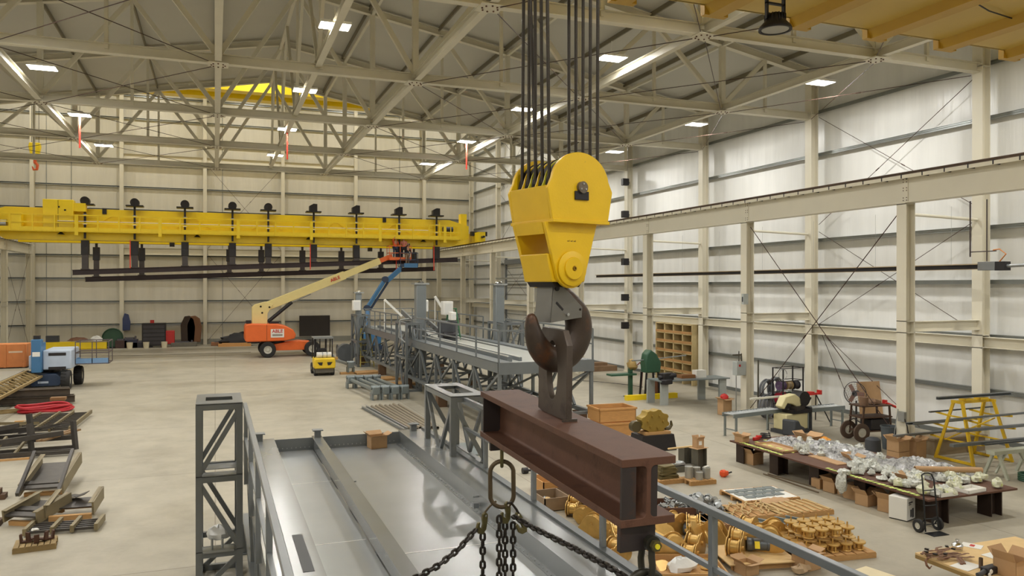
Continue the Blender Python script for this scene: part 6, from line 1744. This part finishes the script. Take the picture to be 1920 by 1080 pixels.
MB().lathe([(0,0),(.2,0),(.25,.68),(.27,.68),(.27,.72),(.24,.72),(.19,.03),(0,.03)],24).build('shell', mat('bin_grey',(78,84,88),.55), t)
t = thing('black_tub','low black tub in front of the welding cart','tub',fl(1637,846))
MB().lathe([(0,0),(.24,0),(.22,.36),(.14,.42),(0,.43)],22).build('shell', darkgrey, t)
simple('steel_rod','thin grey rod leaning against the crane column base','rod',(19.8-.45,YC[1]+.1,0),MB().tube((0,0,0),(.25,.0,1.3),.012,8),galv)
t = thing('column_socket','grey socket box with looped cables on the nearest visible crane column','electrical box',(19.8-.24,YC[1]-.1,.95))
MB().box(-.06,.04,-.12,.12,0,.3).build('enclosure', galv, t); MB().sweep([(-.02,-.1,.1),(-.08,-.25,-.1),(-.05,-.3,-.5),(-.02,-.2,-.75),(0,-.12,-.4)],.02,6).build('cable', black, t)
# boxes behind table
for k,(u,v,s,dz,lab) in enumerate(((1690,868,(.45,.4,.3),0,'bottom carton of the pair behind the long table'),(1690,868,(.45,.4,.3),.31,'open carton stacked on another behind the long table'),(1722,864,(.45,.4,.55),0,'right-hand open carton with green labels behind the long table'))):
    carton('cardboard_box',lab,fl(u,v)+Vector((.1,.2,dz)),s,.1,sealed=(k==0),open_=.7)
# --- yellow A-frame bar rack
ra = fl(1800,872); ARX, ARY = 19.5, 14.3
yr = mat('rack_yellow',(222,182,34),.45,0,.06)
p1, p2_, p3, p4 = fl(1770,868), fl(1824,882), fl(1880,852), fl(1826,850)
cen = (p1+p2_+p3+p4)/4
ar = thing('bar_rack','yellow A-frame cantilever rack loaded with grey steel bars','rack',cen,0)
Lr = p3-p1; Lr = Vector((1,0,0))
Wd = 1.75; Hh = 1.72
for s in (-1,1):
    x = s*.62
    for sy in (-1,1):
        MB().bar((x*1.25,sy*.62,0),(x,sy*.14,Hh),.075).build('leg', yr, ar)
    MB().bar((x*1.25,-.62,.05),(x*1.25,.62,.05),.07).build('foot_beam', yr, ar)
    MB().bar((x,-.2,Hh),(x,.2,Hh),.08).build('top_bar', yr, ar)
    for z in (.60,.96,1.30):
        f = 1-z/Hh
        for sy in (-1,1):
            y0 = sy*(.14+.48*f); MB().bar((x*1.1,y0,z),(x*1.1,y0+sy*.42,z+.04),.05).build('arm', yr, ar)
        MB().bar((x*1.1,-(.14+.48*f),z),(x*1.1,.14+.48*f,z),.04).build('tie', yr, ar)
MB().bar((-.62,0,Hh),(.62,0,Hh),.09).bar((-.62,0,Hh),(.62,0,Hh),.08).build('ridge_bar', yr, ar)
MB().bar((-.75,.3,.6),(.75,-.1,1.2),.03).build('brace', yr, ar)
MB().box(-.45,-.15,-.12,.12,Hh+.04,Hh+.10).box(.15,.45,-.12,.12,Hh+.04,Hh+.10).build('top_pad', yr, ar)
barm = mat('grey_bar_stock',(116,120,122),.45,.5,.1)
bars = [(0,-.02,Hh+.105,3.0,.10,.08,'top'),( -.1,-.62,1.34,3.2,.08,.05,'front upper'),(.3,.62,1.34,2.8,.06,.04,'rear upper'),(.2,-.72,1.01,3.4,.12,.07,'front middle'),(-.3,.72,1.01,3.0,.10,.06,'rear middle'),(-.2,-.86,.65,3.3,.14,.08,'front lower'),(.5,-.98,.65,2.6,.05,.05,'outer front lower'),(-.6,.82,.65,3.2,.1,.06,'rear lower'),(.7,.9,.65,2.4,.05,.05,'outer rear lower'),(-.5,.58,1.01,2.4,.05,.05,'inner rear middle')]
for k,(dx,dy,z,L_,w,h,lab) in enumerate(bars):
    mb = MB()
    if k%2 == 0: mb.chan((-L_/2,0,h/2),(L_/2,0,h/2),h,w,.012)
    else: mb.box(-L_/2,L_/2,-w/2,w/2,0,h)
    o = mb.build('steel_bar', barm); o.location = cen+Vector((dx,dy,z+.02)); o.rotation_euler=(0,0,.03*math.sin(k)); tag(o,'long grey steel bar on the '+lab+' arms of the yellow rack','bar','bars on the yellow rack')
for k in range(6):
    o = MB().angle((-1.2,0,0),(1.2,.1*math.sin(k),0),.05,.008).build('steel_angle', galv); o.location = fl(1740+6*k,850-2*k)+Vector((.2,.3,.02)); o.rotation_euler=(0,0,.2+.1*k); tag(o,['first','second','third','fourth','fifth','sixth'][k]+' thin silver angle lying on the floor left of the yellow rack','angle','angles on the floor')
simple('timber_crate','low brown crate on the floor behind the yellow rack','crate',cen+Vector((.3,1.1,0)),MB().box(-.9,1.2,-.3,.3,0,.45).box(-.95,1.25,-.35,.35,.45,.5),mat('faded_crate',(142,124,96),.8))
# sawhorse bench, grey
gb = thing('trestle','pale grey steel trestle at the right edge','trestle',fl(1893,900)+Vector((.45,.3,0)))
gm = mat('trestle_paint',(176,178,160),.5)
MB().box(-.75,.9,-.12,.12,.62,.72).build('top', gm, gb)
for x in (-.55,.7):
    for s in (-1,1): MB().bar((x,s*.08,.62),(x,s*.34,0),.07).build('leg', gm, gb)
    MB().bar((x+(.0),0,.12),(x+(.35 if x<0 else -.35),0,.6),.05).build('brace', gm, gb)
t = thing('green_hose_coil','dark green hose coil on the floor at the right edge','hose coil',fl(1912,900)+Vector((.1,-.15,0)))
for j in range(4): MB().sweep([(.2*math.cos(2*PI*i/20),.2*math.sin(2*PI*i/20),.03+.05*j) for i in range(20)],.028,8,closed=True).build('loop', green, t)
# --- radiant tube heater
hy0, hy1 = 16.9, 42.0
rh = thing('radiant_heater','long black radiant tube heater hung between crane and wall columns','heater',(21.5,hy0,5.66))
MB().box(-.10,.10,0,hy1-hy0,-.07,.05).build('tube', black, rh)
MB().box(-.16,.16,0,hy1-hy0,.055,.085).box(-.13,-.11,0,hy1-hy0,-.09,-.07).build('reflector', mat('heater_tan_cover',(176,158,128),.55,.2), rh)
MB().box(-.14,.14,-.55,0,-.12,.14).build('burner_box', mat('burner_grey',(128,130,130),.4,.3), rh, bevel=.01); MB().box(-.13,.13,-.85,-.55,-.13,.13).build('fan_housing', black, rh); MB().tube((0,-.85,0),(0,-1.6,.02),.05,12).build('intake_pipe', galv, rh)
for y in range(1,25,3): MB().tube((0,y,.08),(.0,y,1.9),.004,5).build('hanger_wire', galv, rh)
MB().tube((0,-.2,.14),(0,-.2,2.0),.018,8).tube((0,.35,.3),(0,.35,2.0),.022,8).tube((0,-.5,.45),(0,.35,.45),.015,8).build('gas_pipe', mat('gas_pipe_dark',(70,60,58),.5,.3), rh)
MB().sweep([(0,-.6,.13),(0,-.8,.35),(0,-.6,.5),(0,-.4,.48)],.02,8).build('flex_hose', mat('flex_orange',(200,130,70),.5), rh)
rh2 = thing('radiant_heater','second black radiant tube heater farther down the right wall','heater',(21.5,47.0,5.66))
MB().tube((0,0,0),(0,20,0),.055,12).build('tube', black, rh2); MB().prism([(-.22,-.06),(-.12,.08),(.12,.08),(.22,-.06),(.21,-.06),(.115,.072),(-.115,.072),(-.21,-.06)],20,RM(t=(0,10,0))).build('reflector', galv, rh2); MB().box(-.14,.14,-.55,0,-.12,.14).build('burner_box', MATS['burner_grey'], rh2)
# black loudspeaker-like boxes on third column (wall-mounted sensors)
for k,z in enumerate((1.55,3.2,5.3,8.1,10.0)):
    t = thing('wall_box','small black box on an arm by the fourth wall column, '+['lowest','second from below','middle','second from top','topmost'][k],'box',(22.6,YC[4]-.3,z+1.0))
    MB().box(-.2,.2,-.14,.14,0,.4).build('body', black, t, bevel=.02); MB().bar((.2,0,.2),(.42,.25,.2),.05).build('arm', black, t)
# --- bolt rack, green machines, bench near the wall
sr = thing('pigeonhole_rack','brown wooden pigeonhole rack with four rows against the right wall','shelf rack',(22.75,fl(1256,700).y+5.2,0),PI/2)
SW = 5.2
def ry(u): 
    d = ray(u,690); return 22.4/d.x*d.y
ya, yb = ry(1291), ry(1224)
sr.location = (22.9,(ya+yb)/2,0); SW = yb-ya
rkm = mat('rack_wood',(196,176,128),.7,0,.08,6)
for k in range(6): MB().box(-SW/2,SW/2,-.3,.3,.55+.5*k,.60+.5*k).build('shelf', rkm, sr)
for k in range(5): x = -SW/2+SW*k/4; MB().box(x-.04,x+.04,-.3,.3,0,3.1).build('divider', rkm, sr)
MB().box(-SW/2,SW/2,-.32,-.3,.55,3.1).build('back', mat('rack_back',(110,84,60),.8), sr)
for k in range(5): MB().box(-SW/2,SW/2,.27,.31,.60+.5*k,.72+.5*k).build('front_lip', mat('lip_wood',(180,136,84),.7), sr)
wbn = thing('steel_bench','grey steel work bench on plate legs near the pigeonhole rack','table',fl(1305,760)+Vector((.1,.9,0)))
MB().box(-1.6,1.9,-.55,.55,1.0,1.05).build('top', plt, wbn)
for (x,y) in ((-1.35,-.4),(-1.5,.45),(1.1,.45),(1.6,-.4)): MB().box(x-.18,x+.18,y-.05,y+.05,0,1.0).build('leg', mat('bench_leg_grey',(160,164,160),.5), wbn)
vm = thing('bench_vise','black vise assembly on the left of the grey steel bench','vise',wbn.location+Vector((-1.1,-.2,1.05)))
MB().cbox((0,0,.15),(.6,.3,.3),.2).tube((-.4,0,.1),(.4,-.1,.2),.1,12).cbox((-.2,-.3,-.05),(.5,.3,.2),.4).build('body', black, vm, bevel=.03)
simple('white_box','white paper box on the grey steel bench','box',wbn.location+Vector((.75,.1,1.05)),MB().box(-.25,.25,-.18,.18,0,.32),white_pl)
simple('brown_tray','brown tray with tools on the grey steel bench','tray',wbn.location+Vector((.1,.15,1.05)),MB().box(-.35,.35,-.2,.2,0,.14),mat('tray_wood',(140,96,56),.7))
gmch = thing('drill_machine','dark green drilling machine on black legs by the crane column','machine',fl(1224,748)+Vector((.1,.4,0)))
MB().prism([(-.35,1.15),(.4,1.15),(.45,1.6),(.2,2.0),(-.1,2.2),(-.3,2.0),(-.38,1.6)],.5).build('head', green, gmch, bevel=.05)
for (x,y) in ((-.3,-.2),(.3,-.2),(-.3,.25),(.3,.25)): MB().bar((x*1.3,y,0),(x,y,1.15),.07).build('leg', black, gmch)
MB().tube((.3,0,1.75),(2.3,.6,1.8),.03,8).tube((-.3,0,1.72),(-1.0,-.1,1.72),.03,8).build('work_bar', galv, gmch)
MB().box(.1,.75,-.1,.4,0,.75).build('brown_cabinet', mat('cabinet_brown',(122,82,60),.6), gmch)
gp = thing('press_stand','green post stand with table arm left of the crane column','machine',fl(1186,745)+Vector((0,.2,0)))
MB().box(-.08,.08,-.08,.08,0,1.3).box(-.25,.25,-.2,.2,0,.04).build('post', green, gp); MB().box(-1.1,.2,-.25,.25,1.0,1.08).build('table_arm', green, gp); MB().blob((.1,0,1.45),(.25,.2,.25),4,10,.25,False).build('head', mat('press_brass',(168,140,84),.5,.2), gp)
MB().sweep([(.2,0,1.3),(.5,0,1.55),(.65,0,1.3),(.6,0,.7),(.55,0,.3)],.03,8).build('red_hose', mat('dull_red_hose',(130,60,50),.6), gp)
simple('brown_timber_pile','low pile of brown timber on the floor by the right wall','timber',Vector((21.4,42.0,0)),MB().box(-1.1,1.1,-.6,.8,0,.30).box(-.8,.6,-.3,.4,.30,.48),mat('old_timber',(128,102,76),.85,0,.15,3))
simple('yellow_tray','yellow beam lying on the floor behind the grey bench','beam',wbn.location+Vector((-.8,1.4,0)),MB().box(-1.4,1.2,-.12,.12,0,.22),yellow)
# ================================================================ between deck structures
# grey screw jacks
jk0 = thing('screw_jack','x','jack',(0,0,-9),0,'grey screw jacks in a row')
jm = mat('jack_grey',(120,128,128),.4,.3,.08)
MB().tube((0,-2.5,.42),(0,2.5,.42),.09,14).build('tube', jm, jk0)
for y in (-2.3,2.1):
    MB().box(-.17,.17,y-.22,y+.22,.24,.60).build('housing', jm, jk0, bevel=.04)
    MB().box(-.20,-.13,y-.18,y+.18,0,.3).build('foot', jm, jk0); MB().box(.13,.20,y-.18,y+.18,0,.3).build('foot', jm, jk0)
    MB().tube((-.21,y,.55),(.21,y,.55),.09,12).build('gearbox', jm, jk0)
jx = [fl(706,751),fl(724,750),fl(742,750),fl(760,749)]
for k,p in enumerate(jx):
    loc = (p.x-.22,p.y+2.5,0); lab = ['leftmost','second','third','rightmost'][k]+' grey screw jack of the row left of the near tower'
    if k == 0: jk0.location = loc; jk0['label'] = lab; jk0.rotation_euler=(0,0,.09)
    else: dup(jk0, loc, .09, lab)
p = fl(676,712); dup(jk0,(p.x-.35,p.y+5.2,.12),.12,'fifth grey screw jack lying on timber beyond the row of four')
simple('timber_block','timber block under the fifth screw jack','timber',(p.x-.15,p.y+3.0,0),MB().box(-.5,.5,-.15,.15,0,.12),wood,.1)
for (u,v,lab) in ((683,700,'farther'),(716,712,'middle'),(745,722,'nearer')):
    pallet(lab+' wooden pallet by the far deck structure',fl(u,v)+Vector((.1,0,0)),1.5,1.1,.2)
# pipe bundle
pb0 = fl(700,765); 
for k in range(9):
    o = (MB().pipe((0,2.9,0),(0,-2.9,0),.06,.01,12) if k>1 else MB().chan((0,2.9,0),(0,-2.9,0),.1,.06,.01)).build('steel_pipe', mat('pipe_grey_brown',(140,130,114),.45,.4) if k>1 else galv)
    c = fl(742,784); o.location = (c.x-.55+.17*k, c.y+.15*math.sin(k*2), .07); o.rotation_euler=(0,0,.08-.008*k); tag(o,['leftmost','second','third','fourth','fifth','sixth','seventh','eighth','ninth'][k]+' long tube of the bundle on the floor beyond the deck','pipe','tubes on the floor beyond the deck')
simple('steel_plate','grey slotted plate lying on the floor right of the deck tower','plate',fl(865,845),MB().box(-.5,.5,-.9,.9,0,.05),plt)
simple('black_roller','small black roller lying on the floor beside the lifting beam','roller',fl(986,888),MB().tube((-.1,0,.08),(.05,0,.08),.085,18).tube((.05,0,.08),(.22,-.02,.08),.03,10),black)

# ================================================================ left side of the floor
lf_m = mat('flatbed_grey',(150,146,132),.6,.1,.08)
fb = thing('flatbed_platform','grey flat platform with truss edge at the left edge of the hall','platform',(-13.2,36,0))
fx = -8.6+13.2
MB().box(-.2,fx,-7.0,7.6,.92,1.0).build('deck', lf_m, fb)
tan_t = mat('tan_truss',(150,128,84),.6,.2,.1)
MB().bar((fx+.1,-7,.95),(fx+.1,7.6,.95),.1).bar((fx+.75,-7,.7),(fx+.75,7.6,.7),.1).build('edge_chord', tan_t, fb)
for k in range(22):
    y = -6.8+.66*k; MB().bar((fx+.1,y,.95),(fx+.75,y+.33,.7),.05).bar((fx+.75,y+.33,.7),(fx+.1,y+.66,.95),.05).build('lacing', tan_t, fb)
for y in (-6.5,-2,2.5,7): MB().box(-.1,.1,y-.1,y+.1,0,.92).box(fx-.5,fx-.3,y-.1,y+.1,0,.92).build('leg', black, fb)
p = fl(52,690,1.0)
oc = thing('orange_crate','orange-brown weathered steel container standing on the flat platform','container',(p.x-1.35,p.y+.5,1.0))
om = mat('weathered_orange',(198,122,66),.65,0,.1,2,spots=(150,84,44),spot_scale=2.5,spot_at=.6)
MB().box(-2.4,1.32,-.6,.6,.06,1.20).build('body', om, oc, bevel=.02)
for x in (-2.3,-.9,.4,1.2): MB().box(x-.05,x+.05,-.64,-.6,.06,1.2).build('rib', om, oc)
MB().box(-2.4,1.32,-.5,.5,0,.06).build('skid', black, oc)
MB().box(.55,1.15,-.61,-.6,.78,.86).build('pale_smear', mat('smear',(214,190,160),.7), oc)
simple('white_bag','white bag on top of the orange container','bag',oc.location+Vector((-.6,0,1.2)),MB().blob((0,0,.1),(.4,.25,.2),12),bag_m)
# blue lift seen from the end
bp_ = fl(95,732)
b2 = thing('boom_lift','blue and pale grey boom lift parked at the left edge, seen end-on','boom lift',bp_+Vector((-.1,1.2,0)))
pale = mat('lift_pale_panel',(178,190,206),.45)
for x,yy in ((.75,-1.1),(.98,1.0),(-.9,-1.1),(-.9,1.0)): wheel(b2,(x,yy,.48),.48,.38,'x',lug=18)
MB().prism([(-1.1,.2),(.45,.2),(.7,.5),(.3,.8),(-.8,.8),(-1.3,.45)],2.4).build('chassis', navy, b2, bevel=.04)
MB().tube((-.2,0,.8),(-.2,0,1.05),.5,20).build('turntable', black, b2)
MB().box(-.25,.98,-1.2,1.2,1.0,1.95).build('cowl', pale, b2, bevel=.06)
MB().box(.0,.75,-1.215,-1.2,1.68,1.82).box(.0,.75,-1.215,-1.2,1.0,1.14).build('vent_slots', black, b2)
MB().box(-.68,-.25,-1.5,-1.0,.9,2.5).build('boom_end', blue, b2, bevel=.03)
MB().box(-.85,-.68,-1.1,1.0,1.05,1.7).build('side_cowl', pale, b2, bevel=.03)
MB().box(-.62,-.3,-1.515,-1.5,1.68,1.9).build('white_patch', white_pl, b2)
MB().bar((-.46,-1.2,2.1),(-.46,-.2,2.1),.35,.4).build('boom', blue, b2)
MB().box(-.6,-.34,-1.4,-1.1,2.5,2.68).build('black_cap', black, b2)
MB().box(-.45,-.0,-1.21,-1.205,.35,.45).build('chassis_mark', pale, b2)
bk = basket(b2,(1.75,.6,1.15),1.5,1.5,1.1,mat('basket_thin_grey',(100,90,90),.5,.3))
MB().box(1.0,2.5,-.17,-.14,1.12,1.42).build('toe_board', mat('toe_blue',(116,150,186),.5), b2)
MB().box(.9,1.1,.4,.8,1.2,1.4).build('basket_arm', blue, b2)
# beam stack
sb = mat('stack_beam_brown',(84,74,64),.55,.3,.12)
ps = fl(145,756)
for k,(dy,dz,L_,lab) in enumerate(((0,.17,7,'front bottom'),(.45,.17,6.6,'rear bottom'),(.1,.48,6.8,'front top'),(.55,.48,6.0,'rear top'))):
    o = MB().ibeam((-L_,0,0),(0,0,0),.28,.22,.02,.015).build('steel_beam', sb); o.location=(ps.x-.1-.1*k,ps.y+dy,dz+.04); tag(o,lab+' long dark steel beam of the stack at the left edge','beam','beams stacked at the left edge')
for x in (-1.0,-4.5):
    simple('timber_bearer','timber bearer under the left beam stack, '+('right' if x>-2 else 'left')+' one','timber',(ps.x+x,ps.y+.25,0),MB().box(-.06,.06,-.5,.6,0,.07),wood)
simple('tan_ladder_frame','tan lattice frame lying at the left edge in front of the beam stack','frame',fl(18,775),MB().bar((-1.6,-.6,.05),(1.0,.3,.05),.08).bar((-1.6,.0,.05),(1.0,.9,.05),.08).bar((-1.2,-.45,.06),(-1.2,.15,.06),.06).bar((-.4,-.2,.06),(-.4,.4,.06),.06).bar((.4,.1,.06),(.4,.7,.06),.06),tan_t)
# red hose coil
rhc = thing('hose_coil','red hose coil lying on the floor at the left','hose coil',fl(84,772),.1)
for j in range(6):
    a0 = .85+.06*((j*5)%3)
    MB().sweep([(a0*math.cos(2*PI*i/30)+.05*math.sin(j),a0*.62*math.sin(2*PI*i/30)+.05*math.cos(j*2),.05+.045*j+.03*math.sin(3*2*PI*i/30+j)) for i in range(30)],.042,8,closed=True).build('hose_loop', redhose, rhc)
simple('brown_stool','brown flat lump standing behind the red hose coil','block',fl(101,766)+Vector((.1,.35,0)),MB().box(-.28,.28,-.2,.2,.30,.42).box(-.22,-.14,-.15,.15,0,.3).box(.14,.22,-.15,.15,0,.3),mat('lump_brown',(132,98,62),.8))
# grating / ladder frames
blkst = mat('dark_mill_steel',(76,72,68),.45,.5,.15,6)
olv = mat('olive_edge_steel',(128,116,88),.5,.3,.1)
def ladder_frame(label, c0, L_, W_, z, rz, n, m, sh=0, group=None):
    t = thing('ladder_frame', label, 'steel frame', c0, rz, group)
    for x in (-W_/2,-W_*.12,W_*.12+.05,W_/2): MB().box(x-.035,x+.035,-L_/2,L_/2,z,z+.14).build('side_rail', olv, t)
    for k in range(n): y = -L_/2+.1+(L_-.2)*k/(n-1); MB().box(-W_/2,W_/2,y-.03,y+.03,z+.02,z+.07).build('rung', m, t)
    return t
c = fl(98,800); ladder_frame('long dark rack of ladder frames lying behind the chutes, left side', (c.x,c.y+.3,0), 3.9, 1.75, .09, -.04, 14, blkst)
for k,(u,v) in enumerate(((134,788),(136,800),(128,818))):
    p = fl(u,v); simple('timber_bearer',['farthest','middle','nearest'][k]+' timber bearer sticking out under the ladder frames','timber',p+Vector((-.9,0,0)),MB().box(-.95,.95,-.06,.06,0,.085),wood,.02)
# H frame lying
hf = thing('channel_frame','dark welded channel frame with two upright arms behind the big chute','steel frame',fl(70,858)+Vector((0,.2,0)),.05)
for a,b_ in (((-1.3,-.2,.12),(.9,-.2,.12)),((-1.3,.35,.12),(.9,.35,.12)),((-1.2,-.2,.5),(.6,.3,.6)),((-1.1,.6,.4),(.9,.6,.4))): MB().bar(a,b_,.1,.14).build('channel', blkst, hf)
for x in (-.2,.95): MB().bar((x,.1,.1),(x-.08,.2,.95),.1,.16).build('upright_arm', blkst, hf)
for x in (-1.2,-.6): MB().bar((x,-.2,.15),(x+.3,.5,.55),.07).build('brace', olv, hf)
MB().box(-1.2,-.2,-.4,-.3,0,.05).build('timber', wood, hf)
for k,(dx,rz) in enumerate(((.25,-.35),(.42,-.42))):
    simple('wood_plank',['left','right'][k]+' worn plank leaning behind the big chute','plank',fl(82,850)+Vector((dx,.3,.45)),MB().box(-.06,.06,-.9,.9,0,.05),mat('worn_plank',(128,100,66),.8),rz)
def chute(label, loc, rz, W_, L_, h, tilt_, m=blkst, steps=2, group=None):
    t = thing('steel_chute', label, 'steel chute', loc, rz, group)
    M = Matrix.Rotation(tilt_,4,'X')
    def b(n_, mb, mm): mb.v = [M @ p for p in mb.v]; 
    for s in (-1,1):
        mb = MB().prism([(0,0),(0,0)],.1) if False else MB()
        mb.box(s*W_/2-.02,s*W_/2+.02,-L_/2,L_/2,0,h).box(min(s*W_/2,s*W_/2-s*.09),max(s*W_/2,s*W_/2-s*.09)+.0,-L_/2,L_/2,h-.015,h)
        mb.v = [M @ p for p in mb.v]; mb.build('side_plate', olv, t)
    mb = MB().box(-W_/2,W_/2,-L_*.1,L_/2,.03,.05); mb.v = [M @ p for p in mb.v]; mb.build('floor_plate', m, t)
    for k in range(steps):
        y = -L_/2+.12+.28*k; mb = MB().box(-W_/2,W_/2,y-.1,y+.1,h*.45,h*.45+.04); mb.v = [M @ p for p in mb.v]; mb.build('tread', m, t)
    for k in range(2):
        mb = MB().box(-W_/2+.05,W_/2-.05,-L_/2*.8+L_*.7*k-.04,-L_/2*.8+L_*.7*k+.04,-.12,0); mb.v=[M @ p for p in mb.v]; mb.build('bearer', wood, t)
    return t
chute('largest dark steel stair chute with plate floor, left side', fl(80,925)+Vector((.1,.55,.22)), -.06, .92, 2.0, .30, .16)
t2 = thing('handrail_frame','dark inclined handrail frame standing over the largest chute','steel frame',fl(58,935)+Vector((0,.3,0)),-.06)
for x in (-.42,.42): MB().bar((x+.3,-.9,.25),(x+.3,.55,.95),.07,.09).build('rail', blkst, t2)
MB().bar((-.12,.5,.93),(.72,.5,.93),.03).build('cross_tube', blkst, t2)
chute('tilted steel stair chute lowest on the left, with bright cut ends', fl(55,985)+Vector((.1,.35,.16)), -.5, .78, 1.05, .26, .14)
chute('wide steel chute with a loose folded plate inside, lower left', fl(135,978)+Vector((0,.35,.20)), -.08, .92, 1.0, .28, .1, steps=0)
simple('folded_plate','loose folded grey plate lying in the wide chute','plate',fl(138,962)+Vector((.05,.1,.34)),MB().bar((-.2,.15,0),(.0,-.1,.02),.3,.012).bar((0,-.1,.02),(.22,-.14,.1),.3,.012),blkst)
c = fl(88,1000)
ladder_frame('small dark ladder frame under the lower chutes', (c.x+.3,c.y+.15,0), .75, 1.3, .03, -.08, 5, blkst)
pz = fl(64,1030); pallet('old grey wooden pallet at the lower left with rusty brackets',pz+Vector((0,.1,0)),.72,.55,.1,mat('old_pallet_wood',(150,128,88),.85,0,.12,8))
rb = mat('rusty_bracket',(88,60,46),.65,.3,.15)
for k in range(5):
    simple('rusty_bracket','rusty angle bracket heaped on the lower-left pallet','bracket',pz+Vector((-.16+.09*k,.1+.06*math.sin(k*2),PH+.01+.03*(k%2))),MB().prism([(-.1,0),(.1,0),(.1,.03),(-.06,.03),(-.08,.16),(-.11,.16)],.09),rb,k*.9,'rusty brackets on the lower-left pallet')
simple('white_rag','white rag on the rusty brackets','rag',pz+Vector((-.02,.12,PH+.21)),MB().blob((0,0,.02),(.07,.05,.03),14),white_pl)
for (u,v,lab) in ((2,935,'upper'),(-8,985,'lower')):
    simple('steel_scrap',lab+' dark steel piece cut by the left edge of the picture','scrap',fl(u,v),MB().box(-.5,.1,-.15,.15,0,.12).box(-.5,.0,-.1,.1,.12,.25),mat('scrap_brown',(90,66,48),.7))
# long cable on the floor
simple('floor_cable','thin dark cable running across the floor toward the bench at the far right','cable',(0,0,.012),MB().sweep([fl(1060,712)*1,fl(1120,716)*1,fl(1180,722)*1,fl(1240,732)*1],.012,6),black)
simple('floor_cable','thin dark cable lying along the far floor behind the boom lifts','cable',(0,0,.015),MB().sweep([fl(140,668)*1,fl(250,667)*1,fl(360,664)*1,fl(470,661)*1],.02,6),mat('faded_cable',(110,100,80),.7))
simple('floor_strips','bundle of thin steel strips on the floor beside the long table','strips',(0,0,.012),MB().bar(fl(1432,890)+Vector((0,0,.01)),fl(1535,925)+Vector((0,0,.01)),.04,.02).bar(fl(1440,890)+Vector((0,0,.01)),fl(1530,916)+Vector((0,0,.01)),.03,.02),mat('strip_steel',(124,108,88),.5,.4))

# more frames at the very left edge of the floor
dup(hf, fl(12,842)+Vector((-.3,.3,0)), .35, 'dark welded channel frame cut by the left edge of the picture')
simple('steel_beam','short dark channel lying across the ladder frames, left side','beam',fl(60,838)+Vector((0,.6,.26)),MB().chan((-1.3,0,0),(1.1,.15,0),.12,.08,.012),blkst)
for k,(u,v,rz_) in enumerate(((40,826,.5),(25,812,-.3),(70,822,.9))):
    simple('steel_angle',['left','far','right'][k]+' dark steel angle dropped on the heap of frames at the left','angle',fl(u,v)+Vector((0,.3,.24)),MB().angle((-.8,0,0),(.8,0,0),.09,.012),olv if k==1 else blkst,rz_)
